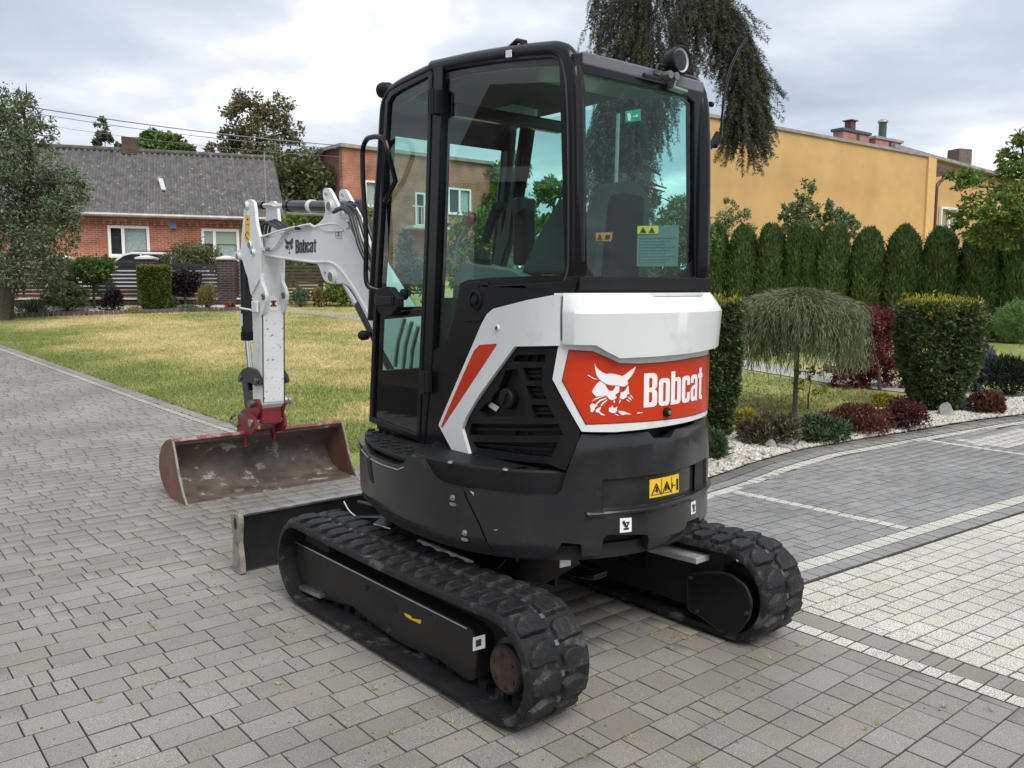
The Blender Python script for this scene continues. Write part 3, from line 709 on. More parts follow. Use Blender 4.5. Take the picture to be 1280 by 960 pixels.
# centre frame with legs, slew ring, tow loop
cf = MB().box((-.05, 0, .40), (.62, .9, .16)).build('centre_frame', m_frame, exc, bev=.03)
for sx in (-1, 1):
    for yy in (-.42, .42):
        MB().bar([(-.05+sx*.20, yy*.8, .42), (-.05+sx*.40, yy, .36), (-.05+sx*.56, yy*1.08, .26)], .16, .14, (0, 1, 0)).build('frame_leg', m_frame, cf, bev=.02)
MB().box((-.20, -.47, .40), (.03, .22, .24)).build('frame_plate', m_frame, cf, bev=.01)
MB().lathe((-.03, -.05, .46), (0, 0, 1), [(.3, 0), (.33, .02), (.33, .09), (.28, .1)], 48).build('slew_ring', m_plastic, exc)
tl = [LY(x, y, -.62) for x, y in [(702, 720), (735, 722), (752, 727), (748, 735), (722, 738), (703, 728)]]
tz = tl[0][2]; c0 = np.mean([p for p in tl], axis=0)
MB().tube([(c0[0]-.06, -.45, tz), (c0[0]-.06, -.66, tz), (c0[0]-.03, -.72, tz), (c0[0]+.04, -.72, tz), (c0[0]+.07, -.66, tz), (c0[0]+.07, -.45, tz)], .016, 10).build('tow_loop', m_frame, cf)
# blade
bl = [(1.315, .335), (1.345, .345), (1.355, .30), (1.385, .18), (1.375, .08), (1.34, .012), (1.325, .008), (1.335, .09), (1.345, .18), (1.325, .28)]
bd = MB().prism([(-.88, y, z) for y, z in bl], (1.63, 0, 0)).build('dozer_blade', m_skirt, exc, bev=.006)
MB().box((-.065, 1.325, .344), (1.64, .05, .018)).build('blade_top_edge', m_steel, bd, bev=.006)
m_bend = mat('worn_blade_end', (.24, .215, .18), .6, var=.3, vscale=18, col2=(.10, .075, .055), patch=(10, .6, .06), bump=.3, bscale=50)
for sx, xx in ((-1, -.905), (1, .745)):
    en = [(1.295, .355), (1.40, .34), (1.402, .29), (1.385, .20), (1.40, .08), (1.40, .0), (1.285, .002), (1.285, .07), (1.31, .19), (1.29, .30)]
    e = MB().prism([(xx, y, z) for y, z in fillet_closed([(y, z, 0) for y, z in en], .012) for z, y in ((z, y),) ] if False else [(xx, p.x, p.y) for p in fillet_closed([(y, z, 0) for y, z in en], .015)], (.03, 0, 0)).build('blade_end', m_bend, bd, bev=.004)
    MB().prism([(xx-.001 if sx < 0 else xx+.031, 1.342+.022*math.cos(a), .292+.035*math.sin(a)) for a in np.linspace(0, 2*math.pi, 14)[:-1]], (.002*(1 if sx < 0 else -1), 0, 0)).build('end_hole', m_black, bd)
for xx in (-.30, .20): MB().bar([(xx, 1.34, .16), (xx, .95, .26), (xx, .45, .36)], .07, .11, (1, 0, 0)).build('blade_arm', m_frame, exc, bev=.012)
MB().tube([(-.30, 1.0, .385), (-.32, .75, .41), (-.34, .60, .42)], .012, 8).build('blade_hose', m_hose, exc)
q1, q2 = LX(432, 628, -.45), LX(500, 663, -.45)
MB().tube(fillet([tuple(LX(430, 627, -.50)), tuple(LX(437, 640, -.52)), tuple(LX(455, 652, -.54)), tuple(LX(488, 661, -.56))], .08), .0035, 6).build('white_hose', m_decal_white, exc)

# ---- slewing body
turntable = MB().prism([(*(np.array(UA.P[i])*.93+np.array([-.0, -.02])), .53) for i in range(0, len(UA.P), 4)], (0, 0, .06)).build('turntable', m_black, exc)
core = MB().prism([(*(np.array(UA.P[i])*.90+np.array([0, -.02])), .55) for i in range(0, len(UA.P), 4)], (0, 0, .31)).build('body_core', m_black, exc)
upper = MB().prism([(*(UB.P[i]-UB.N[i]*.075), .84) for i in range(0, len(UB.P), 4)], (0, 0, .74)).build('engine_bay', m_black, exc)
# front-left skirt
rimL = hA([(452, 556), (460, 566), (478, 575), (497, 581), (505, 578), (513, 569), (524, 574), (530, 583), (535, 593), (545, 602), (562, 608), (579, 611)])
seam = hA([(581, 620), (597, 653), (606, 674), (616, 695)])
botL = hA([(595, 691), (560, 680), (530, 667), (500, 652), (470, 637)])
zf = rimL[0][1]; zb = botL[-1][1]
sF = .10
sk = [(sF, zf), (UA.at_xy(-.45, .67), zf)]+[p for p in rimL if p[0] > UA.at_xy(-.45, .67)]+seam+botL+[(UA.at_xy(-.6, .46), zb), (sF, zb)]
bevel_in = lambda z0, z1, d: (lambda s, z: -d*max(0., min(1., (z0+.06-z)/.06)))
skirt = wrap(UA, sk, off=0, th=.035, offf=lambda s, z: -.02*max(0., min(1., (.62-z)/.08)), zcuts=(.62, .58)).build('side_skirt', m_skirt, exc, bev=.010, seg=3)
for (x, y, sz) in ((566, 622, .011), (581, 666, .011)):
    s, z = UA.hit(x, y); p = UA.pt(s, z, 0); n = np.array(UA.pt(s, z, .01))-np.array(p)
    b = MB().lathe(p, n, [(.013, -.004), (.013, .002), (.008, .003), (.008, .010), (.004, .011)], 12).build('skirt_bolt', m_steel, skirt)
    MB().prism([UA.pt(s+.02*math.cos(a), z-.028+.008*math.sin(a), .0005) for a in np.linspace(0, 2*math.pi, 12)[:-1]], tuple(n*.15)).build('scuff', m_steel, skirt)
rl = [p for p in rimL[:6]]
MB().tube([UA.pt(s, z-.022, .002) for s, z in rl[:5]], .0035, 6).build('rim_edge', m_steel, skirt)
# recessed grip in the skirt front
g0 = hA([(458, 570), (463, 572), (467, 604), (463, 600)])
wrap(UA, g0, off=.004, th=.004).build('skirt_recess', m_plastic, skirt)
# counterweight
topR = hA([(728, 543), (760, 544), (788, 542), (800, 541), (812, 540), (818, 548), (838, 547), (846, 537), (876, 527)])
sE = UA.at_xy(.63, -.5)
cwl = hA([(582, 611.5)])+hA([(620, 616), (660, 620), (695, 620), (702, 612), (706, 597), (714, 574), (722, 554)])
cwb = hA([(876, 655), (872, 646), (858, 652), (852, 668), (812, 688), (809, 668), (800, 668), (760, 668), (754, 672), (750, 695), (728, 697), (726, 680), (702, 678), (693, 694), (685, 698), (650, 698), (618, 697)])
zt = topR[-1][1]; zbb = cwb[0][1]
cw = [p for p in cwl]+topR+[(sE, zt), (sE, zbb)]+cwb+list(reversed(hA([(584, 620), (600, 653), (609, 674)])))
ra = UA.hit(752, 598); rb = UA.hit(868, 576); rc = UA.hit(760, 640)
S0, S1, Z0, Z1 = ra[0], UA.hit(878, 575)[0]+.06, rc[1]+.01, ra[1]-.004
def relief(s, z):
    o = -.022*max(0., min(1., (.60-z)/.06))
    if S0 < s < S1 and Z0 < z < Z1: o -= .016
    if z > 1.0: o -= .012*min(1, (z-1.0)/.04)
    return o
cwo = wrap(UA, cw, off=.004, th=.05, offf=relief, zcuts=(.60, .57, Z0, Z0+.010, Z1, Z1-.012, 1.0, 1.03), scuts=(S0, S0+.012, S1, S1-.01)).build('counterweight', m_skirt, exc, bev=.009, seg=3)
r0 = hA([(734, 641), (770, 641), (805, 636), (847, 625), (868, 617), (879, 609)]); zr = float(np.mean([p[1] for p in r0]))
wrap(UA, [(r0[0][0], zr-.010), (r0[0][0]-.006, zr+.008), (S1+.1, zr+.012), (S1+.1, zr-.008)], off=.016, th=.02, zcuts=(zr,), offf=lambda s, z: .004 if abs(z-zr) < .002 else 0).build('ridge', m_skirt, cwo, bev=.003)
s, z = UA.hit(747, 617); MB().lathe(UA.pt(s, z, -.002), np.array(UA.pt(s, z, .01))-np.array(UA.pt(s, z, 0)), [(.016, 0), (.016, .0075), (.004, .008)], 18).build('plug', m_black, cwo)
sq = hA([(869, 577), (878, 572), (878, 612), (868, 618)]); wrap(UA, sq, off=.001, th=.004).build('tie_slot', m_black, cwo)
# decals on the counterweight
def qdecal(U, quad, off, name, m, par, label=None):
    return wrap(U, [U.hit(x, y, off) for x, y in quad], off=off, th=.0015, ds=.03).build(name, m, par, label=label)
yd = qdecal(UA, [(812, 600), (848.5, 592), (848.5, 615), (812, 623)], -.0095, 'warning_label', m_yellow, cwo)
def on_quad(U, quad, off):
    a, b, c, d = [np.array(U.hit(x, y, off)) for x, y in quad]      # a top-left, b top-right, c bottom-right, d bottom-left
    return lambda u, v: tuple((a*(1-u)+b*u)*(1-v)+(d*(1-u)+c*u)*v)
Q = on_quad(UA, [(812, 600), (848.5, 592), (848.5, 615), (812, 623)], -.0095)
def ink(U, f, polys, off, par, m=None, name='print'):
    mb = MB()
    for poly in polys:
        P = [U.pt(*f(u, v), off) for u, v in poly]; n = np.array(U.pt(*f(*poly[0]), off+.001))-np.array(U.pt(*f(*poly[0]), off)); mb.prism(P, tuple(n))
    return mb.build(name, m or m_decal_black, par, smooth=False)
def line(u0, v0, u1, v1, w):
    dx, dy = u1-u0, v1-v0; l = math.hypot(dx, dy); nx, ny = -dy/l*w/2, dx/l*w/2
    return [(u0+nx, v0+ny), (u1+nx, v1+ny), (u1-nx, v1-ny), (u0-nx, v0-ny)]
def tri(u, v, w, h, t): return [line(u, v-h/2, u-w/2, v+h/2, t), line(u-w/2, v+h/2, u+w/2, v+h/2, t), line(u+w/2, v+h/2, u, v-h/2, t)]
ink(UA, Q, tri(.2, .55, .28, .6, .03)+tri(.54, .55, .28, .6, .03)+[line(.2, .42, .23, .75, .05), line(.14, .62, .24, .66, .05), line(.54, .4, .5, .75, .05), line(.56, .5, .6, .72, .04), line(.365, .06, .365, .94, .012), line(.71, .06, .71, .94, .012),
    line(.76, .55, .86, .55, .05), line(.93, .25, .93, .85, .07), line(.90, .3, .96, .3, .12), line(.74, .4, .74, .7, .02)], -.0085, yd)
for quad, pr in (([(775, 648), (789.5, 647), (789.5, 664.5), (775, 666)], 1), ([(864, 628), (869.5, 625.5), (869.5, 641), (864, 643.5)], 1)):
    d = qdecal(UA, quad, .0045, 'tie_down_label', m_decal_white, cwo); ink(UA, on_quad(UA, quad, .0045), [line(.25, .2, .45, .5, .2), line(.3, .75, .75, .75, .12), line(.5, .3, .8, .3, .08), line(.7, .35, .55, .7, .1), line(.4, .5, .6, .62, .14)], .0062, d)
qs = [(597, 0)]
# small white tag under the notch
tg = MB().box((0, 0, 0), (.055, .004, .032)).build('tie_label', m_decal_white, cf)
p = LY(706.5, 703.5, -.80); tg.location = p; tg.rotation_euler = (0, 0, R(-8))
MB().tube([(p[0]+.02, -.84, p[2]+.06), (p[0]+.02, -.70, p[2]+.065)], .02, 14).build('pivot_pin', m_pin, cf)
p = LY(668, 690, -.62)
MB().prism([(p[0]-.10, -.72, .56), (p[0]+.06, -.76, .56), (p[0]+.1, -.8, .46), (p[0]+.06, -.62, .33), (p[0]-.02, -.5, .34)], (.0, .03, 0)).build('guard_plate', m_frame, cf)
# step tread in front of the door and moulded ledge behind it
def inset(U, s, off, z): return U.pt(s, z, off)
sa, sb = UA.at_xy(-.46, .66), UA.hit(512, 568)[0]
stp = [UA.pt(s, .855, -.028) for s in np.linspace(sa, sb, 14)]+[(-.45, UA.pt(sb, 0)[1]+.03, .855), (-.43, .60, .855)]
tread = MB().prism(stp, (0, 0, .022)).build('step_tread', m_plastic, exc, bev=.006)
gp = MB()
for k, s in enumerate(np.linspace(sa+.04, sb-.03, 11)):
    for j, off in enumerate((-.055, -.085, -.115, -.145)):
        if (k+j) % 2 == 0:
            p = UA.pt(s, .879, off); n = np.array(UA.pt(s, 0, 1))-np.array(UA.pt(s, 0, 0)); gp.box((p[0], p[1], .8795), (.036, .036, .012), Matrix.Rotation(math.atan2(n[1], n[0]), 3, 'Z'))
gp.build('grip_studs', m_steel if False else m_plastic, tread, bev=.003, kind='stuff')
s1, s2 = UA.hit(508, 580)[0], UA.hit(704, 612)[0]
lg = [UA.pt(s, .74, -.030) for s in np.linspace(s1, s2, 26)]
lg2 = [UB.pt(s, .74, -.05) for s in np.linspace(UB.at_xy(-.44, -.945), UB.at_xy(-.505, 0), 14)]
LT = .905
ledge = MB().prism(lg+[(-.44, -.93, .74)]+lg2, (0, 0, LT-.74)).build('side_ledge', m_plastic, exc, bev=.014, seg=3)
for (x, y) in ((563, 578), (632, 587)):
    q = LZ(x, y, LT); MB().lathe((q[0], q[1], LT-.002), (0, 0, 1), [(.013, 0), (.012, .006), (.007, .009)], 12).build('ledge_bolt', m_steel, ledge)
# black side panel with louvres, recessed filler
Z4 = lambda L: [(560+u/4.8, 400+v/4.8) for u, v in L]
vent_o = hB(Z4([(408, 163), (664, 163), (628, 320), (632, 385), (786, 640), (790, 700), (706, 905), (600, 862), (128, 812), (80, 650), (108, 590)]))
vh = [Z4([(385, 250), (408, 210), (588, 207), (582, 252)]), Z4([(448, 287), (567, 285), (562, 365), (466, 365)]), Z4([(468, 395), (557, 395), (590, 474), (487, 474)]),
      Z4([(497, 510), (602, 508), (640, 588), (512, 590)]), Z4([(345, 300), (420, 292), (470, 500), (465, 575), (215, 582), (185, 545), (300, 420)]), Z4([(138, 622), (664, 622), (690, 692), (126, 690)]), Z4([(147, 732), (660, 732), (622, 828), (165, 768)])]
vent = wrap(UB, vent_o, [hB(h) for h in vh], off=.0, th=.045, ds=.05).build('engine_side_panel', m_plastic, exc, bev=.005)
wrap(UB, vent_o, off=-.042, th=.01, ds=.05).build('panel_backing', m_black, vent)
for h in vh[:4]+vh[5:]:
    (a, b, c, d) = hB(h); wide = abs(b[0]-a[0]) > .3
    for k in ((.33, .66) if not wide else (.5,)):
        l = [a[0]*(1-k)+d[0]*k, a[1]*(1-k)+d[1]*k]; r = [b[0]*(1-k)+c[0]*k, b[1]*(1-k)+c[1]*k]
        wrap(UB, [(l[0], l[1]-.006), (r[0], r[1]-.006), (r[0], r[1]+.006), (l[0], l[1]+.006)], off=-.02, th=.02).build('louvre', m_plastic, vent)
    if wide:
        for k in (.5, .66, .82):
            s_ = a[0]*(1-k)+b[0]*k; wrap(UB, [(s_-.004, d[1]+.02), (s_+.004, d[1]+.02), (s_+.004, a[1]), (s_-.004, a[1])], off=-.024, th=.015).build('louvre', m_plastic, vent)
s, z = UB.hit(637, 498, -.03); nB = np.array(UB.pt(s, z, 1))-np.array(UB.pt(s, z, 0))
fc = MB().lathe(UB.pt(s, z, -.045), nB, [(.042, 0), (.046, .012), (.046, .034), (.040, .042), (.012, .042)], 20).build('filler_cap', m_plastic, exc, bev=.002)
MB().box(UB.pt(s, z, .0), (.014, .012, .06), Matrix.Rotation(R(25), 3, 'X')).build('cap_grip', m_plastic, fc, bev=.003)
wrap(UB, [UB.hit(x, y, -.03) for x, y in [(609, 499.5), (624, 509), (620, 514.5), (605, 504)]], off=-.03, th=.002).build('filler_label', m_paper, vent)
# white fender, red flash
fen = hB([(700.2, 367.5), (660, 375), (617, 386), (609, 393), (602, 406), (591, 432), (570, 481), (549, 531), (568, 567), (587, 567), (578, 536), (583, 522), (600, 493), (644, 433), (700.2, 432)], .012)
fender = wrap(UB, fen, off=.016, th=.06, ds=.06).build('side_fender', m_white, exc, bev=.007, seg=3)
fl = hB([(621.5, 429.5), (600, 431), (593, 438), (551.5, 533), (553.5, 535), (577, 499), (621, 432)], .014)
wrap(UB, fl, off=.0165, th=.003).build('red_flash', m_red, fender)
for (pts_, w_) in (([(588, 614), (592, 617), (592, 620)], .006), ([(618, 663), (622, 662.5)], .003)):
    q_ = [UA.pt(*UA.hit(x, y, .004), .0045) for x, y in pts_]; MB().tube(q_, [w_*.3]+[w_]*(len(q_)-2)+[w_*.3] if len(q_) > 2 else w_, 5).build('scratch', m_steel, cwo)
s, z = UB.hit(622.5, 410, .014); MB().lathe(UB.pt(s, z, .010), nB, [(.034, .002), (.032, .0055), (.024, .0065), (.014, .004), (.012, .012), (.002, .014)], 22).build('fender_bolt', m_white, fender)
MB().lathe(UB.pt(s, z, .0175), nB, [(.010, 0), (.009, .007), (.002, .008)], 8).build('bolt', m_pin, fender)
# rear white cap
capP = hB([(700.6, 367), (700.6, 431), (716, 431), (745, 431.5), (760, 440), (776, 448), (830, 445), (868, 441)], .05)
zc_ = capP[0][1]; sC = UB.at_xy(.49, -.77); zr2 = capP[-1][1]
cap_top = 1.607
cpoly = [(capP[0][0], cap_top)]+capP[1:]+[(UB.at_xy(.34, -.965), zr2+.01), (UB.at_xy(.40, -.925), zr2+.045), (UB.at_xy(.45, -.86), zr2+.065), (sC, zr2+.07), (sC, cap_top)]
zmid = UB.hit(760, 392, .05)[1]
def capoff(s, z):
    e = min(1., max(0., (s-capP[0][0])/.05)); e2 = min(1., max(0., (sC-s)/.03))
    if z > zmid: o = .058-.052*((z-zmid)/(cap_top-zmid))**1.2
    else: o = .058-.012*(zmid-z)/.16
    # broad scoop in the upper face
    u = (s-UB.at_xy(-.20, -1.05))/(UB.at_xy(.30, -1.0)-UB.at_xy(-.20, -1.05))
    if 0 < u < 1 and z > zmid+.015: o -= .030*min(1, u/.15)*min(1, (1-u)/.12)*min(1., (z-zmid-.015)/.025)
    return o*(.35+.65*e)-.0
cap = wrap(UB, cpoly, off=.0, th=.03, ds=.022, offf=capoff, zcuts=(zmid, zmid+.015, zmid+.045, 1.585)).build('tail_cap', m_white, exc, bev=.007, seg=3, ang=24)
# top deck under the cab
MB().prism([(*(UB.P[i]-UB.N[i]*.008), 1.594) for i in range(UB.P.shape[0]) if UB.P[i][1] < -.86][::3], (0, 0, .012)).build('tail_deck', m_white, cap)
# logo panel: white surround, red field, print
sur = hB([(699, 432), (690.5, 474), (727, 539.5), (770, 540), (830, 533), (868, 525)], .006)
zS = sur[-1][1]; sS = UB.at_xy(.505, -.7)
surp = [(sur[0][0], sur[0][1]+.02)]+sur[1:]+[(sS, zS), (sS, UB.hit(868, 440)[1]+.03)]
surround = wrap(UB, surp, off=.006, th=.03, ds=.03).build('logo_panel', m_white, exc, bev=.006)
rd = hB([(711.5, 438), (742, 440), (752, 444), (776, 455), (800, 455.5), (840, 452.5), (866, 448)], .010)
zR2 = rd[-1][1]; rb_ = hB([(866, 519), (790, 527.5), (733, 530), (703, 475)], .010)
sR = UB.at_xy(.497, -.74)
rpoly = rd+[(sR-.012, zR2+.0), (sR, zR2+.035), (sR, rb_[0][1])]+rb_
grow = lambda P, d: [(p[0]+d*(1 if p[0] > np.mean([q[0] for q in P]) else -1), p[1]+d*(1 if p[1] > np.mean([q[1] for q in P]) else -1)) for p in P]
wrap(UB, grow(rpoly, .003), off=.0075, th=.003, ds=.03).build('decal_border', m_decal_black, surround)
wrap(UB, rpoly, off=.009, th=.003, ds=.03).build('red_decal', m_red, surround)
LET = {'B': (.42, [[(0, 0), (.31, 0), (.39, .04), (.42, .12), (.42, .40), (.39, .48), (.33, .515), (.39, .55), (.415, .62), (.415, .88), (.38, .96), (.30, 1), (0, 1)], [(.155, .14), (.235, .14), (.26, .18), (.26, .40), (.235, .44), (.155, .44)], [(.155, .57), (.235, .57), (.255, .61), (.255, .82), (.235, .86), (.155, .86)]]),
 'o': (.39, [[(.10, 0), (.29, 0), (.36, .035), (.39, .12), (.39, .70), (.36, .785), (.29, .82), (.10, .82), (.03, .785), (0, .70), (0, .12), (.03, .035)], [(.15, .15), (.17, .125), (.22, .125), (.24, .15), (.24, .67), (.22, .695), (.17, .695), (.15, .67)]]),
 'b': (.39, [[(0, 0), (.29, 0), (.36, .035), (.39, .12), (.39, .70), (.36, .785), (.29, .82), (.15, .80), (.15, 1), (0, 1)], [(.15, .125), (.22, .125), (.24, .15), (.24, .67), (.22, .695), (.15, .695)]]),
 'c': (.38, [[(.10, 0), (.28, 0), (.35, .035), (.38, .12), (.38, .31), (.24, .31), (.24, .15), (.22, .125), (.17, .125), (.15, .15), (.15, .67), (.17, .695), (.22, .695), (.24, .67), (.24, .53), (.38, .53), (.38, .70), (.35, .785), (.28, .82), (.10, .82), (.03, .785), (0, .70), (0, .12), (.03, .035)]]),
 'a': (.38, [[(.09, 0), (.20, 0), (.25, .05), (.25, 0), (.38, 0), (.38, .70), (.35, .785), (.28, .82), (.10, .82), (.03, .785), (0, .70), (0, .57), (.14, .57), (.14, .67), (.16, .695), (.22, .695), (.24, .67), (.24, .51), (.09, .46), (.02, .41), (0, .34), (0, .10), (.03, .03)], [(.14, .15), (.16, .125), (.21, .125), (.24, .17), (.24, .40), (.16, .37), (.14, .34)]]),
 't': (.29, [[(.075, .10), (.10, .03), (.16, 0), (.29, 0), (.29, .12), (.24, .125), (.22, .15), (.22, .69), (.29, .69), (.29, .82), (.22, .82), (.22, 1.0), (.075, 1.0), (.075, .82), (0, .82), (0, .69), (.075, .69)]])}
def lettering(place, word='Bobcat', gap=.05):
    """place(u, v): u along 0..1 of the word, v height 0..1"""
    tot = sum(LET[c][0] for c in word)+gap*(len(word)-1); out = []; x = 0
    for c in word:
        w, loops = LET[c]; out.append([[place((x+p[0])/tot, p[1]) for p in lp_] for lp_ in loops]); x += w+gap
    return out
ta, tb = np.array(UB.hit(804.5, 509.5, .01)), np.array(UB.hit(876.5, 500, .01)); th_ = UB.hit(804.5, 467, .01)[1]-ta[1]
tb[1] = ta[1]; tb[0] += .006
mb = MB()
for loops in lettering(lambda u, v: (ta[0]*(1-u)+tb[0]*u, ta[1]+v*th_)):
    w = wrap(UB, loops[0], loops[1:], off=.0105, th=.001, ds=.05); mb.add(w.v, w.f)
mb.build('lettering', m_decal_white, surround, smooth=False)
Zc = lambda L: [UB.hit(725+u/11.9, 445+v/11.9, .01) for u, v in L]
cat_ = [[(215, 105), (240, 165), (290, 215), (345, 250), (395, 268), (460, 260), (520, 268), (580, 285), (630, 300), (680, 270), (750, 215), (830, 155), (810, 220), (770, 290), (720, 350), (700, 375), (720, 405), (700, 430), (660, 455), (610, 450), (585, 445), (550, 435), (500, 438), (440, 430), (380, 412), (330, 380), (285, 345), (250, 290), (225, 200)],
        [(295, 375), (340, 400), (378, 428), (395, 470), (420, 505), (455, 522), (490, 515), (515, 480), (528, 452), (555, 444), (585, 452), (585, 530), (560, 555), (530, 570), (525, 590), (545, 608), (535, 630), (505, 650), (470, 655), (435, 640), (405, 605), (385, 590), (320, 592), (245, 605), (210, 575), (178, 530), (215, 460), (255, 410)],
        [(718, 440), (725, 520), (735, 565), (700, 575), (690, 610), (650, 640), (610, 640), (585, 620), (600, 590), (605, 545), (650, 530), (680, 505), (700, 460)],
        [(170, 680), (230, 630), (320, 598), (380, 600), (320, 612), (240, 645)], [(235, 705), (300, 650), (390, 620), (395, 632), (310, 670), (250, 715)], [(305, 740), (340, 690), (400, 645), (410, 655), (355, 705), (320, 745)],
        [(742, 572), (765, 590), (800, 640), (755, 605)], [(698, 600), (750, 622), (775, 665), (730, 638)], [(682, 640), (720, 655), (748, 690), (705, 667)],
        [(145, 740), (180, 705), (220, 718), (262, 712), (255, 745), (220, 765), (215, 800), (190, 835), (155, 828), (160, 790)], [(235, 800), (280, 770), (312, 750), (305, 785), (290, 815), (320, 850), (380, 885), (320, 880), (270, 840), (235, 835)],
        [(495, 662), (520, 662), (512, 705), (500, 690)], [(590, 652), (612, 652), (600, 685), (578, 710)], [(428, 775), (465, 765), (480, 730), (492, 765), (520, 775), (555, 750), (548, 790), (550, 812), (520, 850), (470, 845), (430, 825)],
        [(562, 818), (640, 820), (720, 850), (770, 870), (680, 868), (620, 880), (590, 850)], [(515, 858), (560, 870), (580, 890), (540, 880)], [(845, 860), (865, 835), (930, 838), (935, 848), (880, 855)], [(108, 285), (125, 280), (190, 320), (215, 335), (275, 352), (240, 350), (185, 335)]]
mb = MB()
for pl in cat_: w = wrap(UB, Zc(pl), off=.0105, th=.001, ds=.05); mb.add(w.v, w.f)
mb.build('cat_emblem', m_decal_white, surround, smooth=False, kind='stuff')
s, z = UB.hit(833, 515, .01); nn = np.array(UB.pt(s, z, 1))-np.array(UB.pt(s, z, 0)); lk_ = MB().lathe(UB.pt(s, z, .006), nn, [(.020, 0), (.020, .014), (.016, .02), (.006, .02)], 16).build('cover_lock', m_plastic, surround)
MB().lathe(UB.pt(s, z, .024), nn, [(.009, 0), (.009, .006), (.003, .007)], 12).build('key_barrel', m_steel, lk_)
# ---- cab
XL, XR, YR = -.46, .38, -.92
def planeX(L, X): return [tuple(LX(x, y, X)) for x, y in L]
def planeY(L, Y): return [tuple(LY(x, y, Y)) for x, y in L]
def holed(outer, holes, vec):
    """flat plate with openings: outer/holes are 3-D loops in one plane"""
    polys = [[Vector(p) for p in q] for q in [outer]+list(holes)]; flat = [p for q in polys for p in q]; n = len(flat)
    T = tessellate_polygon(polys); F = [tuple(t) for t in T]+[tuple(n+i for i in reversed(t)) for t in T]; k = 0
    for q in polys:
        m = len(q); F += [(k+i, k+(i+1) % m, n+k+(i+1) % m, n+k+i) for i in range(m)]; k += m
    mb = MB(); mb.add(flat+[p+Vector(vec) for p in flat], F); return mb
roof_prof = [(.45, 2.455), (.40, 2.53), (.345, 2.568), (.27, 2.587), (0, 2.624), (-.25, 2.614), (-.53, 2.586), (-.76, 2.552), (-.90, 2.525)]
# roof: outer skin with a slightly crowned middle
mb = MB(); xsr = [XL+.015, XL+.05, -.2, .1, XR-.05, XR-.015]; crown = [0, .004, .014, .014, .004, 0]; V = []
for (y, z) in roof_prof:
    for x, c_ in zip(xsr, crown): V.append((x, y, z+c_-.012))
for (y, z) in roof_prof:
    for x, c_ in zip(xsr, crown): V.append((x, y, z-.07))
nx_ = len(xsr); ny_ = len(roof_prof); F = []
for i in range(ny_-1):
    for j in range(nx_-1):
        a = i*nx_+j; F.append((a, a+1, a+nx_+1, a+nx_)); b = a+nx_*ny_; F.append((b+nx_, b+nx_+1, b+1, b))
for i in range(ny_-1):
    for j in (0, nx_-1): a = i*nx_+j; F.append((a, a+nx_, a+nx_+nx_*ny_, a+nx_*ny_))
for j in range(nx_-1):
    for i in (0, ny_-1): a = i*nx_+j; F.append((a, a+1, a+1+nx_*ny_, a+nx_*ny_))
m_roof = mat('roof_paint', (.028, .029, .034), .33, var=.15, vscale=5, spec=.4, coat=.15)
roof = mb.add(V, F).build('cab_roof', m_roof, exc, bev=.008)
MB().bar([(XL+.05, -.905, 2.492), (.335, -.905, 2.492)], .05, .04, (0, 0, 1)).build('roof_edge', m_steel if False else mat('roof_strip', (.12, .125, .14), .35, coat=.2), roof, bev=.008)
# rounded side hoops: roof rail running into the rear pillar
hoop = planeX([(543, 86), (590, 76), (650, 67), (698, 63), (711, 69), (717.5, 96), (720, 150), (721, 250), (720.5, 340), (711, 364)], XL+.03)
hp = [Vector(p) for p in hoop]
def hoop_at(dx): return [(p.x+dx, p.y, p.z) for p in fillet(hp, .10)]
fh = [Vector(p) for p in planeX([(466, 400), (473, 270), (478.5, 190), (482, 132), (488, 116), (502, 106), (524, 95), (546, 85)], XL+.022)]
for dx in (0, XR-XL-.06):
    MB().tube(hoop_at(dx), .037, 14).build('roll_hoop', m_frame, exc)
    MB().tube([(p.x+dx*(XR-XL-.044)/(XR-XL-.06), p.y, p.z) for p in fillet(fh, .06)], .028, 12).build('front_hoop', m_frame, exc)
# left side: black shell with window opening
sh_o = planeX([(541, 82), (600, 68), (660, 60), (702, 60), (714, 72), (720, 110), (722, 340), (712, 366), (698, 370), (660, 376), (617, 387), (608, 394), (601, 407), (590, 433), (569, 482), (548, 531), (566, 567), (552, 566), (528, 556), (534, 420), (540, 200)], XL)
sh_h = planeX([(554, 86), (600, 78), (690, 71), (699, 77), (706, 338), (700, 344), (640, 346), (612, 347), (585, 350), (575, 354), (570, 385), (560, 424), (555, 431), (541, 438), (547, 330)], XL)
shell = holed(sh_o, [sh_h], (.05, 0, 0)).build('side_shell', m_frame, exc, bev=.008, seg=2)
MB().prism(planeX([(552, 84), (692, 69), (701, 76), (708, 340), (701, 346), (612, 349), (577, 355), (562, 428), (541, 440)], XL+.016), (.005, 0, 0)).build('side_window', m_glass, exc, smooth=False)
# moulded trim under the window
tr = planeX([(578, 356), (586, 352), (606, 352), (612, 357), (700, 352), (712, 345), (722, 345), (714, 364), (698, 368), (660, 374), (617, 385), (608, 392), (600, 402), (580, 402), (575, 380)], XL-.010)
MB().prism(tr, (.012, 0, 0)).build('window_trim', m_plastic, shell, bev=.006)
kp = planeX([(594, 375)], XL-.012)[0]
MB().lathe(kp, (-1, 0, 0), [(.046, -.006), (.046, .004), (.036, .006), (.034, -.004), (.020, -.004), (.018, .010), (.006, .011)], 24).build('vent_knob', m_plastic, shell)
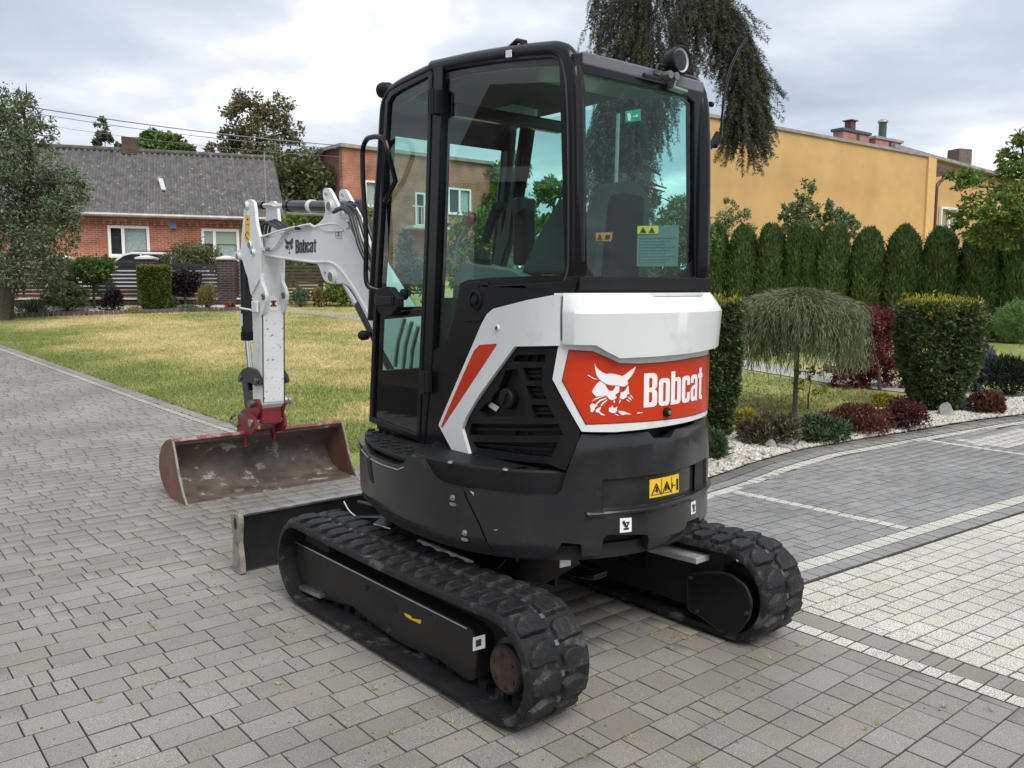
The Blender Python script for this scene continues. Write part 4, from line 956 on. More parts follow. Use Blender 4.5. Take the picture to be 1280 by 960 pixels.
# B pillar band and door
B_ = planeX([(541, 84), (553, 83), (545, 330), (540, 440), (530, 556), (521, 552), (532, 350), (538, 200)], XL-.006)
MB().prism(B_, (.02, 0, 0)).build('centre_pillar', m_frame, exc, bev=.005)
door_o = planeX([(499, 107), (538, 88), (540, 92), (534, 300), (527, 470), (524, 552), (461, 527), (462, 500), (466, 390), (471, 300), (477, 200), (481, 126), (486, 115)], XL-.012)
door_i = planeX([(503, 112), (534, 96), (535.5, 100), (530, 300), (523, 470), (520, 543), (465.5, 522), (466, 500), (470, 390), (475, 300), (481, 200), (485, 129), (490, 120)], XL-.012)
door = holed(door_o, [door_i], (.03, 0, 0)).build('cab_door', m_frame, exc, bev=.004)
MB().prism(planeX([(502, 110), (535, 94), (537, 99), (531.5, 300), (524.5, 470), (521.5, 546), (464, 523), (464.5, 500), (468.5, 390), (473.5, 300), (479.5, 200), (483.5, 128), (489, 118)], XL+.002), (.005, 0, 0)).build('door_glass', m_glassd, door, smooth=False)
for (x, y, w, h) in ((540, 127, 12, 31), (529, 478, 11, 27)):
    P = planeX([(x-w/2, y-h/2), (x+w/2, y-h/2), (x+w/2, y+h/2), (x-w/2, y+h/2)], XL-.034); MB().prism(P, (.026, 0, 0)).build('door_hinge', m_plastic, door, bev=.005)
    a, b = planeX([(x, y-h/2-1), (x, y+h/2+1)], XL-.032); MB().cyl(a, b, .012, 10).build('hinge_pin', m_plastic, door)
dh = planeX([(471, 361), (478, 358), (487, 359), (492, 366), (497, 372), (497, 384), (490, 394), (479, 397), (472, 390), (469, 378)], XL-.05)
MB().prism(dh, (.04, 0, 0)).build('door_handle', m_plastic, door, bev=.010, seg=3)
MB().prism(planeX([(468, 370), (490, 370), (490, 381), (468, 381)], XL-.06), (.03, 0, 0)).build('handle_grip', m_frame, door, bev=.008)
p = planeX([(503, 368)], XL)[0]; MB().lathe((XL+.02, p[1], p[2]), (-1, 0, 0), [(.028, 0), (.028, .02), (.016, .028), (.012, .03)], 14).build('latch', m_plastic, door)
a, b = planeX([(505, 367), (531, 366)], XL+.02); MB().cyl(a, b, .004, 6).build('latch_rod', m_pin, door)
MB().prism(planeX([(470, 392), (528, 386), (527, 395), (470, 400)], XL+.03), (.02, 0, 0)).build('door_rail', m_frame, door, bev=.004)
# grab rail by the door
gr_ = planeX([(483.5, 225), (485.5, 190), (482, 174), (471, 170), (458, 173), (453, 186), (453.5, 222), (456, 262), (458, 300), (457, 345), (459, 359), (465, 364)], -.53)
gp_ = [Vector(p) for p in gr_]; gp_[0].x += .05; gp_[-1].x += .05
MB().tube([(-.47, LX(475, 252, -.5)[1], LX(475, 252, -.5)[2])]+fillet(gp_, .05), .0125, 10).build('grab_rail', m_frame, exc)
p = LX(484, 112, -.44); MB().lathe((p[0], p[1]+.02, p[2]), (-.3, .95, .05), [(.02, -.05), (.036, -.03), (.040, .01), (.034, .03)], 16).build('marker_lamp', m_plastic, exc)
# rear frame and window
ro = planeY([(718, 66), (730, 66), (876, 101), (884, 116), (886, 240), (885, 350), (874, 367), (722, 366), (718, 340)], YR)
rh = planeY([(732, 92), (860, 121), (868, 128), (869, 346), (860, 348), (731, 345), (728, 338), (728.5, 96)], YR)
rear = holed(ro, [rh], (0, .05, 0)).build('rear_frame', m_frame, exc, bev=.010, seg=3)
MB().prism(planeY([(731, 90), (862, 119), (870, 128), (871, 348), (729, 347), (726, 94)], YR+.014), (0, .005, 0)).build('rear_window', m_glassr, exc, smooth=False)
for L in ([(729, 325), (742, 345), (729, 345)], [(869, 322), (846, 347), (869, 347)]):
    MB().prism(planeY(L, YR+.010), (0, .003, 0)).build('corner_trim', m_frame, rear)
MB().bar([(-.44, YR-.012, 1.645), (.395, YR-.012, 1.645)], .03, .055, (0, 1, 0)).build('sill_trim', m_plastic, rear, bev=.006)
# hidden sides of the cab: front frame, right side, floor
fp = [(.400, 2.545), (.437, 2.262), (.496, 1.871), (.547, 1.505), (.596, 1.04), (.608, .92)]
for x in (XL+.03, XR-.03):
    MB().bar([(x, y-.02, z) for y, z in fp], .05, .05, (1, 0, 0)).build('front_pillar', m_frame, exc, bev=.010)
for (y, z) in (fp[0], fp[3], fp[5]): MB().box(((XL+XR)/2, y-.02, z), (XR-XL-.1, .04, .05)).build('front_rail', m_frame, exc, bev=.006)
MB().prism([(XL+.04, .545, 1.20), (XL+.04, .60, .93), (XL+.04, .57, .93), (XL+.04, .515, 1.20)], (XR-XL-.08, 0, 0)).build('front_panel', m_frame, exc, bev=.01)
V = []; 
for y, z in fp: V += [(XL+.05, y, z), (XR-.05, y, z)]
MB().add(V, [(2*i, 2*i+1, 2*i+3, 2*i+2) for i in range(5)]).build('front_window', m_glass, exc, smooth=False)
# right-hand A pillar leans with the front of the side glass
ap = [LX(x, y, XR-.035) for x, y in [(661, 150), (654, 200), (640, 280), (620, 345)]]
MB().bar([tuple(p) for p in ap]+[(XR-.035, ap[-1][1]+.08, 1.45)], .05, .085, (1, 0, 0)).build('right_pillar', m_frame, exc, bev=.012)
MB().prism([(XR-.02, -.90, 1.60), (XR-.02, .55, 1.60), (XR-.02, .55, .95), (XR-.02, -.90, .95)], (-.04, 0, 0)).build('right_panel', m_frame, exc, bev=.01)
MB().prism([(XR-.03, -.88, 2.50), (XR-.03, -.88, 1.60), (XR-.03, .52, 1.60), (XR-.03, .40, 2.52)], (-.005, 0, 0)).build('right_window', m_glass, exc, smooth=False)
MB().box(((XL+XR)/2, -.15, .905), (XR-XL-.04, 1.4, .03)).build('cab_floor', m_plastic, exc)
hl = MB().box(((XL+XR)/2, -.22, 2.535), (XR-XL-.10, 1.15, .02)).build('headliner', m_cream, exc)
MB().bar([(XL+.08, -.06, 2.44), (XR-.08, -.06, 2.44)], .06, .05, (0, 0, 1)).build('ceiling_bar', m_frame, exc, bev=.01)
bl_ = planeX([(561, 122), (640, 130), (669, 136), (668, 145), (640, 140), (561, 133)], .02)
MB().prism(bl_, (.02, 0, 0)).build('reflection_bar', m_paper, exc, bev=.004)  # pale bar added to paint the bright eaves reflection in the side glass
# seat
sx0, sx1 = LY(729, 260, -.60)[0], LY(793, 260, -.60)[0]; zt_ = LY(760, 229, -.60)[2]
bk = fillet_closed([(sx0+.02, 0, 1.25), (sx0-.0, 0, 1.75), (sx0+.06, 0, zt_-.02), (sx0+.15, 0, zt_), (sx1-.13, 0, zt_), (sx1-.03, 0, zt_-.05), (sx1+.01, 0, 1.80), (sx1-.06, 0, 1.25)], .05)
seat = empty_part = MB().prism([(p.x, -.66+(p.z-1.25)*-.14+.06, p.z) for p in bk], (0, .10, .0)).build('seat_back', m_seat, exc, bev=.035, seg=3)
MB().prism([(p.x*.98-.004, -.70+(p.z-1.25)*-.14+.06, p.z*.98+.04) for p in fillet_closed([(sx0+.06, 0, 1.55), (sx0+.05, 0, zt_-.06), (sx1-.09, 0, zt_-.06), (sx1-.06, 0, 1.55)], .05)], (0, .05, 0)).build('seat_shell', m_plastic, seat, bev=.015)
MB().prism([(sx0-.02, -.66, 1.26), (sx0-.02, -.10, 1.30), (sx0-.02, -.06, 1.36), (sx0-.02, -.12, 1.42), (sx0-.02, -.64, 1.40)], (sx1-sx0+.04, 0, 0)).build('seat_cushion', m_seat, seat, bev=.035, seg=3)
P = planeX([(650, 342), (664, 312), (690, 262), (701, 246), (707, 250), (708, 344)], -.32)
MB().prism(P, (.10, 0, 0)).build('seat_bolster', m_seat, seat, bev=.02, seg=3)
MB().box(((sx0+sx1)/2, -.42, 1.06), (.40, .42, .32)).build('seat_base', m_plastic, seat, bev=.03)
def flat_decal(name, L, Y, m, par): return MB().prism(planeY(L, Y), (0, .002, 0)).build(name, m, par, smooth=False)
ol = flat_decal('seat_label', [(745, 291), (766, 290), (764, 302), (745, 301)], -.775, m_orange, seat)
MB().prism(planeY([(750, 292), (753, 300), (746.5, 299.5)], -.778), (0, .001, 0)).build('print', m_decal_black, ol); MB().prism(planeY([(757, 294), (763, 293.6), (762, 299), (757, 299)], -.778), (0, .001, 0)).build('print', m_plastic, ol)
dl = flat_decal('document_label', [(797, 283), (849, 281), (847, 333), (796, 333)], YR+.03, m_sheet, exc)
MB().prism(planeY([(797, 282.5), (823, 282), (823, 292), (797, 292.5)], YR+.026), (0, .002, 0)).build('label_header', m_yellow, dl)
for k in range(9): MB().prism(planeY([(799, 297+k*3.8), (845-(k % 3)*6, 296.5+k*3.8), (845-(k % 3)*6, 297.3+k*3.8), (799, 297.9+k*3.8)], YR+.027), (0, .001, 0)).build('print_line', m_console, dl)
for x in (804, 815): MB().prism(planeY([(x, 284), (x+4, 291), (x-4, 291)], YR+.024), (0, .001, 0)).build('print', m_decal_black, dl)
el = flat_decal('exit_label', [(782, 139), (801, 136), (801, 150.5), (782, 153)], YR+.03, m_green, exc)
MB().prism(planeY([(784, 142), (787, 141), (789, 145), (788, 151), (785, 151)], YR+.027), (0, .001, 0)).build('running_figure', m_decal_white, el)
for L in ([(791, 145), (796, 144.2), (796, 145.6), (791, 146.4)], [(795, 142.5), (798.5, 144.6), (795, 147.2)]): MB().prism(planeY(L, YR+.027), (0, .001, 0)).build('arrow', m_decal_white, el)
# consoles, joysticks, safety lever
con = MB().prism(planeX([(566, 348), (577, 326), (600, 332), (640, 338), (660, 348), (660, 400), (560, 430)], -.36), (.13, 0, 0)).build('left_console', m_console, exc, bev=.015)
j0 = LX(601, 333, -.29)
js = MB().lathe((-.29, j0[1], j0[2]-.02), (0, -.08, 1), [(.060, 0), (.062, .015), (.050, .022), (.056, .034), (.044, .042), (.050, .054), (.038, .062), (.034, .085), (.018, .10), (.014, .10)], 18).build('joystick', m_plastic, exc, ang=50)
jp = [LX(x, y, -.29) for x, y in [(606, 302), (612, 284), (618, 268), (622, 262)]]
MB().tube([tuple(p) for p in jp], [.020, .022, .026, .026], 12).build('joystick_grip', m_plastic, js)
MB().box(tuple(jp[-1]+np.array([0, -.01, .012])), (.05, .06, .045)).build('joystick_head', m_plastic, js, bev=.014)
lv = [LX(x, y, -.38) for x, y in [(569, 330), (572, 306), (584, 282), (587, 276)]]
sl = MB().tube([tuple(p) for p in lv], .0085, 8).build('safety_lever', m_steel, exc)
kn = [LX(x, y, -.38) for x, y in [(585, 282), (588, 275), (591, 269), (592, 267)]]
MB().tube([tuple(p) for p in kn], [.016, .022, .022, .012], 12).build('lever_knob', m_redknob, sl)
rc_ = MB().box((.24, -.15, 1.42), (.16, .5, .34)).build('right_console', m_plastic, exc, bev=.03)
q = LX(655, 268, .26); MB().box((.26, q[1], q[2]-.12), (.09, .10, .30)).build('display_post', m_plastic, rc_, bev=.02)
MB().box((.26, q[1], q[2]+.04), (.12, .06, .09)).build('display', m_frame, rc_, bev=.012)
for x0 in (.20, .28): MB().tube([(x0, .1, 1.45), (x0-.01, .14, 1.68)], [.011, .018], 10).build('right_lever', m_plastic, rc_)
wp = [LX(x, y, .31) for x, y in [(652, 165), (643, 235), (634, 320)]]
MB().tube([tuple(p) for p in wp], .007, 6).build('wiper', m_frame, exc)
wl_ = [LY(x, y, .42) for x, y in [(773, 142), (770, 230)]]
MB().bar([tuple(p) for p in wl_], .016, .016, (1, 0, 0)).build('front_channel', m_steel, exc)
# control levers seen through the lower door glass
for k, (x, y) in enumerate(((506, 398), (515, 402), (523, 408))):
    p = LX(x, y, -.12); q = LX(x-12+k, y+60, -.12); MB().tube([tuple(p), tuple((p+q)/2+np.array([0, .02, 0])), tuple(q)], .012, 8).build('travel_pedal', m_steel, exc)
# roof furniture
p = LX(647, 70, XL+.03)
MB().tube([(XL+.03, p[1]+.05, p[2]-.01), (XL+.03, p[1]+.045, p[2]+.045), (XL+.03, p[1]+.0, p[2]+.06), (XL+.03, p[1]-.045, p[2]+.045), (XL+.03, p[1]-.05, p[2]-.01)], .011, 8).build('lifting_eye', m_frame, roof)
MB().prism(planeX([(632, 63), (639, 62), (639, 71), (632, 72)], XL-.018), (.003, 0, 0)).build('hook_label', m_decal_white, roof)
wk = LY(852, 75, -.97)
wlp = MB().lathe(tuple(wk+np.array([0, .0, 0])), (.0, -1.0, .03), [(0.0258, -0.0731), (0.0473, -0.0602), (0.0568, -0.0172), (0.0593, 0.0034), (0.0533, 0.0069), (0.0516, -0.0069)], 24).build('work_light', m_plastic, exc)
ax = Vector((.0, -1.0, .03)).normalized()
MB().lathe(tuple(Vector(wk)), ax, [(0.0103, -0.0275), (0.0327, -0.0189), (0.0482, -0.0034), (0.0482, -0.0017), (0.0310, -0.0163), (0.0086, -0.0249)], 24).build('reflector', m_refl, wlp)
MB().lathe(tuple(Vector(wk)), ax, [(0.0009, 0.0026), (0.0516, 0.0009), (0.0516, 0.0034), (0.0009, 0.0060)], 24).build('lens', m_lens, wlp)
MB().bar([tuple(wk+np.array([-.02, .02, -.05])), tuple(wk+np.array([-.03, .03, -.11])), tuple(wk+np.array([.06, .03, -.115]))], .04, .012, (0, 1, 0)).build('lamp_bracket', m_steel, wlp, bev=.003)
MB().tube([tuple(wk+np.array([-.02, .05, -.02])), tuple(wk+np.array([-.10, .04, -.03])), tuple(wk+np.array([-.14, .03, -.075])), tuple(wk+np.array([-.07, .02, -.09])), tuple(wk+np.array([-.2, .03, -.085]))], .009, 8).build('lamp_cable', m_hose, wlp)
for dx in (-.09, -.05): MB().lathe(tuple(wk+np.array([dx, .0, -.075])), (0, -1, 0), [(.016, -.02), (.016, .02)], 10).build('clamp', m_pin, wlp)
an0 = LY(890, 180, -.86)
am = MB().tube([tuple(LY(x, y, -.86)) for x, y in [(884, 184), (892, 178), (897, 168), (900, 172), (893, 182)]], .016, 10).build('mirror_bracket', m_plastic, exc)
MB().tube([tuple(LY(x, y, -.86)) for x, y in [(901, 172), (902, 150), (905, 120), (913, 85), (925, 60), (934, 47)]], .0055, 8).build('antenna', m_frame, exc)
for (x, y) in ((887, 130), (886, 183)): MB().lathe(tuple(LY(x, y, -.80)), (1, 0, 0), [(.012, 0), (.012, .02)], 10).build('bolt', m_plastic, exc)

# ---- boom, arm, bucket
XB0, XB1 = .07, .20
def S8(L): return [(290+u/5.0526, 230+v/5.0526) for u, v in L]
bo = planeX(S8([(120, 350), (150, 335), (172, 328), (300, 300), (420, 280), (510, 262), (560, 252), (620, 244), (680, 246), (720, 268), (780, 335), (820, 400), (860, 465), (905, 540)]), XB0)
bu = planeX(S8([(905, 960), (868, 880), (830, 805), (795, 735), (765, 680), (735, 645), (700, 625), (660, 625), (630, 632), (600, 622), (580, 605), (566, 575), (556, 540), (540, 510), (510, 493), (420, 478), (300, 462), (200, 440), (150, 425), (122, 408), (112, 380)]), XB0)
e0 = LX(470, 350, XB0); e1 = LX(470, 424, XB0)
boom_poly = bo+[(XB0, .80, 1.22), (XB0, .72, .98), (XB0, .80, .86), (XB0, .92, .90)]+bu
boom = MB().prism(boom_poly, (XB1-XB0, 0, 0)).build('boom', m_white, exc, bev=.012, seg=3)
ear_ = fillet_closed(planeX(S8([(530, 262), (560, 243), (585, 215), (598, 170), (590, 110), (580, 75), (580, 40), (592, 26), (610, 25), (622, 34), (645, 75), (672, 130), (700, 185), (745, 270), (700, 300), (600, 300)]), XB0), .012)
eh_ = [planeX(S8([(598+11*math.cos(a), 70+17*math.sin(a))]), XB0)[0] for a in np.linspace(0, 6.283, 13)[:-1]]
for X in (XB0-.008, XB1-.014): holed([(X, p[1], p[2]) for p in ear_], [[(X, p[1], p[2]) for p in eh_]], (.022, 0, 0)).build('cylinder_ear', m_white, boom, bev=.005)
def edge_bead(L, X, r, par, m=m_white): return MB().tube(fillet(planeX(S8(L), X), .05), r, 8).build('boom_flange', m, par)
edge_bead([(310, 308), (430, 290), (520, 273), (600, 254), (650, 250), (690, 262), (720, 290), (760, 350), (800, 415), (860, 510), (900, 575)], XB0-.001, .011, boom)
edge_bead([(190, 440), (300, 464), (420, 481), (520, 494), (610, 492), (650, 505), (690, 540), (740, 610), (800, 700), (880, 850)], XB0-.001, .010, boom)
BQ = planeX(S8([(400, 352), (532, 350), (530, 430), (402, 438)]), XB0-.0015)
def bq(u, v): a, b, c, d = [np.array(p) for p in BQ]; return (d*(1-u)+c*u)*(1-v)+(a*(1-u)+b*u)*v
mb = MB()
for loops in lettering(lambda u, v: tuple(bq(u, v))): w = holed(loops[0], loops[1:], (-.0012, 0, 0)); mb.add(w.v, w.f)
mb.build('lettering', m_decal_black, boom, smooth=False)
cpolys = [[(335, 345), (350, 362), (364, 364), (383, 340), (384, 372), (378, 384), (345, 384), (337, 372)], [(340, 386), (356, 388), (362, 400), (352, 404), (356, 415), (342, 408), (336, 398)], [(366, 388), (382, 386), (384, 402), (376, 412), (370, 404)], [(360, 408), (366, 406), (364, 418), (360, 418)], [(358, 430), (364, 428), (367, 436), (361, 441), (357, 437)], [(337, 408), (341, 410), (338, 414)]]
mb = MB()
for pl in cpolys: mb.prism(planeX(S8(pl), XB0-.0015), (-.0012, 0, 0))
mb.build('cat_emblem', m_decal_black, boom, smooth=False, kind='stuff')
st_ = S8([(654, 290), (688, 285), (690, 345), (656, 340)]); mb = MB()
for k in range(4): mb.bar([planeX([st_[k]], XB0-.002)[0], planeX([st_[(k+1) % 4]], XB0-.002)[0]], .0025, .0015, (1, 0, 0))
for L in ([(662, 300), (680, 332)], [(682, 296), (664, 330)], [(670, 296), (672, 334)]): a, b = planeX(S8(L), XB0-.002); mb.bar([a, b], .0025, .0015, (1, 0, 0))
mb.build('stamp_print', m_console, boom, smooth=False)
def pin(name, u, v, X, r, par, l=.025, m=m_pin):
    p = planeX(S8([(u, v)]), X)[0]; o = MB().lathe(p, (-1, 0, 0), [(r*1.5, -.02), (r*1.5, l*.5), (r*1.35, l*.6), (r, l*.6), (r, l), (r*.4, l*1.05)], 22).build(name, m_white, par)
    MB().lathe(p, (-1, 0, 0), [(r*.95, l*.5), (r*.95, l*1.08), (r*.3, l*1.1)], 18).build('pin_head', m, o); return o
pin('pivot_boss', 630, 140, XB0, .030, boom); pin('pivot_boss', 640, 585, XB0, .032, boom); pin('pivot_boss', 125, 385, .04, .026, boom)
for (u, v) in ((633, 215), (588, 560), (690, 205)):
    p = planeX(S8([(u, v)]), XB0)[0]; MB().lathe(p, (-1, 0, 0), [(.009, 0), (.009, .004)], 10).build('boom_bolt', m_pin, boom)
# second ear of the arm-cylinder bracket and the cylinder between them
XC = (XB0+XB1)/2
def C8(u, v, X=XC): return tuple(planeX(S8([(u, v)]), X)[0])
yy = lambda u, v: planeX(S8([(u, v)]), XB0)[0]
def mid(u, v): p = yy(u, v); return (XC, p[1], p[2])
cy0, cy1 = np.array(mid(105, 132)), np.array(mid(632, 140)); dv = cy1-cy0
L_ = lambda t: tuple(cy0+dv*t)
ac = MB().cyl(L_(.40), L_(1.10), .040, 22).build('arm_cylinder', m_skirt, exc)
MB().cyl(L_(.08), L_(.43), .021, 18).build('cylinder_rod', m_chrome, ac)
MB().cyl(L_(.405), L_(.45), .045, 20).build('cylinder_gland', m_frame, ac); MB().cyl(L_(.68), L_(.715), .047, 20).build('cylinder_clamp', m_white, ac)
MB().cyl((XC-.05, *L_(0)[1:]), (XC+.05, *L_(0)[1:]), .032, 16).build('rod_eye', m_frame, ac); MB().cyl(L_(0), L_(.10), .030, 14).build('rod_end', m_frame, ac)
MB().tube([(XC-.03, *(cy0+dv*.45)[1:]+np.array([0, -.055])), (XC-.03, *(cy0+dv*.9)[1:]+np.array([0, -.055]))], .009, 8).build('cylinder_pipe', m_steel, ac)
MB().tube([(XC, *mid(735, 110)[1:]), (XC-.03, *mid(790, 112)[1:]), (XC-.04, *mid(815, 170)[1:]), (XC-.04, *mid(850, 260)[1:]), (XC-.03, *mid(905, 380)[1:])], .020, 10).build('hydraulic_hose', m_hose, boom)
for k, (du, X) in enumerate(((0, .03), (18, .06), (36, .10), (-16, .02))):
    MB().tube(fillet([(X, *yy(690+du*.3, 165-du)[1:]), (X-.01, *yy(760+du*.5, 145-du*.5)[1:]), (X-.02, *yy(815+du*.4, 190)[1:]), (X-.02, *yy(845+du*.5, 300)[1:]), (X-.02, *yy(880+du*.6, 420)[1:]), (X, *yy(930, 560)[1:])], .08), .0125, 8).build('hydraulic_hose', m_hose, boom)
for k in range(3): MB().tube([(XB0-.012, *yy(742+k*9, 240+k*3)[1:]), (XB0-.012, *yy(790+k*12, 330+k*4)[1:]), (XB0-.012, *yy(850+k*14, 440)[1:]), (XB0-.012, *yy(900+k*10, 540)[1:])], .007, 8).build('boom_pipe', m_pin, boom)
MB().tube([(XB0-.02, *yy(715, 205)[1:]), (XB0-.02, *yy(825, 212)[1:])], .018, 10).build('pipe_clamp', m_white, boom)
# steel pipes along the top of the boom, ending in hoses into the arm
for k, pp in enumerate(([(205, 415), (255, 420), (290, 395), (330, 330), (352, 298), (380, 285), (520, 262)], [(190, 340), (240, 325), (300, 303), (420, 272), (520, 255)])):
    MB().tube(fillet([(XB0-.016-.012*k, *yy(u, v)[1:]) for u, v in pp], .05), .0085, 8).build('boom_pipe', m_white, boom)
for (u, v) in ((200, 412), (245, 412), (195, 340), (230, 325)): p = yy(u, v); MB().cyl((XB0-.02, p[1]+.03, p[2]), (XB0-.02, p[1]-.03, p[2]-.004), .014, 8).build('pipe_fitting', m_pin, boom)
p = yy(433, 272); MB().box((XB0-.01, p[1], p[2]), (.05, .05, .04)).build('hose_clip', m_plastic, boom, bev=.006)
for k in range(3):
    MB().tube(fillet([(.08+.03*k, *yy(300, 290-6*k)[1:]), (.08+.03*k, *yy(250, 262-10*k)[1:]), (.09+.03*k, *yy(205, 235-8*k)[1:]), (.10+.03*k, *yy(170, 260)[1:]), (.10+.03*k, *yy(165, 330)[1:])], .06), .0115, 8).build('arm_hose', m_hose, boom)
# boom cylinder below
MB().cyl((XC, *yy(655, 600)[1:]), (XC, .95, .80), .030, 16).build('boom_cylinder_rod', m_chrome, exc)
MB().cyl((XC, *yy(760, 760)[1:]), (XC, .92, .76), .048, 18).build('boom_cylinder', m_skirt, exc)
p = yy(855, 955); MB().lathe((.05, p[1], p[2]), (-1, 0, 0), [(.03, -.02), (.034, .02), (.02, .04)], 12).build('boom_lamp', m_plastic, boom)
swb = MB().prism([(.06, .62, .60), (.06, .88, .62), (.06, .93, .78), (.06, .88, .98), (.06, .72, 1.04), (.06, .64, .90)], (.15, 0, 0)).build('swing_bracket', m_white, exc, bev=.02)
# arm
XA0, XA1 = .04, .225
al = S8([(112, 100), (128, 98), (146, 116), (153, 160), (160, 240), (172, 300), (182, 330), (190, 400), (184, 450), (184, 780)])
arm_left = planeX([(al[0][0], al[0][1])]+al[1:], XA0)
low = planeX([(326.5, 400), (327.5, 460), (328, 506), (321, 520), (316, 506), (315, 470)], XA0)
back = planeX(S8([(132, 960), (130, 800), (126, 660), (108, 590), (92, 545), (80, 500), (72, 475), (52, 470), (30, 472), (24, 450), (26, 432), (45, 420), (64, 412), (66, 380), (72, 300), (80, 220), (86, 150), (92, 110)]), XA0)
arm_poly = arm_left+low+back
yF = LX(327, 430, XA0)[1]
arm = MB().prism([(XA0+.012, p[1], p[2]) for p in arm_poly if p[2] < 1.98 and p[2] > .70]+[(XA0+.012, 3.36, 1.97), (XA0+.012, 3.1, 1.985)][::1] if False else [(XA0, p[1], p[2]) for p in arm_left[7:]+low+back[:11]], (XA1-XA0, 0, 0)).build('arm', m_worn if False else m_white, exc, bev=.008)
ear = arm_left+planeX(S8([(184, 600)]), XA0)+planeX(S8([(128, 700)]), XA0)+back[3:]
for X in (XA0-.012, XA1-.013): MB().prism([(X, p[1], p[2]) for p in ear], (.025, 0, 0)).build('arm_side_plate', m_white, arm, bev=.006)
# worn rear face of the arm
fz = [LX(327, y, XA0) for y in (322, 400, 440, 500)]
xw0, xw1 = XA0+.004, XA1-.004
f0, f1 = LX(327, 382, XA0), LX(328, 503, XA0)
MB().prism([(xw0, f0[1]-.008, f0[2]), (xw1, f0[1]-.008, f0[2]), (xw1, f1[1]-.008, f1[2]), (xw0, f1[1]-.008, f1[2])], (0, .012, 0)).build('arm_rear_face', m_worn, arm)
for xx in (xw0, xw1): MB().bar([(xx, f0[1]-.009, f0[2]), (xx, f1[1]-.009, f1[2])], .007, .008, (1, 0, 0)).build('worn_edge', m_rust, arm)
# lugs on the rear face
for X in (XA0-.004, XA1-.022):
    a = LX(330, 338, X); b = LX(331, 384, X)
    pts = [(0, 0), (0, -.30), (.012, -.32), (.05, -.22), (.06, -.18), (.045, -.12), (.015, -.05)]
    z0_ = a[2]; y0_ = f0[1]-.002
    MB().prism(fillet_closed([(X, y0_+.02, z0_), (X, y0_+.02, z0_-.36), (X, y0_-.02, z0_-.33), (X, y0_-.075, z0_-.235), (X, y0_-.085, z0_-.19), (X, y0_-.06, z0_-.14), (X, y0_-.012, z0_-.09), (X, y0_-.008, z0_)], .012), (.026, 0, 0)).build('thumb_lug', m_white, arm, bev=.004)
    MB().lathe((X-.002, y0_-.045, z0_-.20), (-1, 0, 0), [(.026, -.03), (.026, .006), (.016, .010), (.013, .002)], 16).build('lug_bush', m_pin, arm)
pl_ = MB().prism([(XA0+.06, f0[1]-.0105, f0[2]+.055), (XA0+.125, f0[1]-.0105, f0[2]+.055), (XA0+.125, f0[1]-.0105, f0[2]-.04), (XA0+.06, f0[1]-.0105, f0[2]-.04)], (0, .02, 0)).build('keep_clear_label', m_decal_white, arm)
for a in (.8, -.8): MB().box((XA0+.0925, f0[1]-.0115, f0[2]+.015), (.012, .002, .065), Matrix.Rotation(a, 3, 'Y')).build('print', m_redknob, pl_)
MB().box((XA0+.0925, f0[1]-.0125, f0[2]+.015), (.014, .002, .05)).build('print', m_decal_black, pl_)
yl = planeX(S8([(84, 196), (114, 198), (110, 368), (78, 360)]), XA0-.0135)
yd2 = MB().prism(yl, (.002, 0, 0)).build('warning_label', m_yellow, arm, smooth=False)
def yq(u, v): a, b, c, d = [np.array(p) for p in yl]; p = (a*(1-u)+b*u)*(1-v)+(d*(1-u)+c*u)*v; return (XA0-.0145, p[1], p[2])
mb = MB()
for a, b, w in (((.5, .10), (.5, .20), .008), ((.3, .15), (.7, .15), .006), ((.12, .35), (.88, .35), .003), ((.5, .62), (.15, .76), .006), ((.15, .76), (.55, .90), .006), ((.6, .62), (.8, .72), .005), ((.3, .82), (.85, .92), .004)): mb.bar([yq(*a), yq(*b)], .0015, w, (1, 0, 0))
mb.build('print', m_decal_black, yd2, smooth=False)
for (u, v, r) in ((95, 138, .022), (45, 455, .022), (137, 432, .018)): pin('arm_pin', u, v, XA0-.012, r, arm, .02)
p = planeX(S8([(150, 775)]), XA0-.012)[0]
MB().box((XA0-.018, p[1], p[2]), (.02, .10, .09)).build('pipe_bracket', m_white, arm, bev=.008); MB().cyl((XA0-.02, p[1], p[2]-.03), (XA0-.02, p[1]+.28, p[2]-.015), .008, 8).build('bracket_bar', m_white, arm)
# bucket cylinder behind the arm
def cb(u, v, X): return planeX(S8([(u, v)]), X)[0]
bc0 = np.array(planeX([(306, 300)], XA0)[0]); XM = (XA0+XA1)/2
t0, t1, t2 = LX(307.5, 325, XM), LX(310.5, 424, XM), LX(312.5, 460, XM)
bcy = MB().cyl((XM, t0[1]+.02, t0[2]), (XM, t1[1]+.02, t1[2]), .046, 20).build('bucket_cylinder', m_skirt, exc)
MB().cyl((XM, t1[1]+.02, t1[2]), (XM, t2[1]+.0, t2[2]), .022, 16).build('cylinder_rod', m_chrome, bcy)
MB().cyl((XM, t1[1]+.02, t1[2]+.06), (XM, t1[1]+.02, t1[2]-.01), .052, 20).build('cylinder_gland', m_frame, bcy)
MB().box((XM-.047, t1[1]+.02, t1[2]+.16), (.003, .05, .10)).build('cylinder_label', m_paper, bcy)
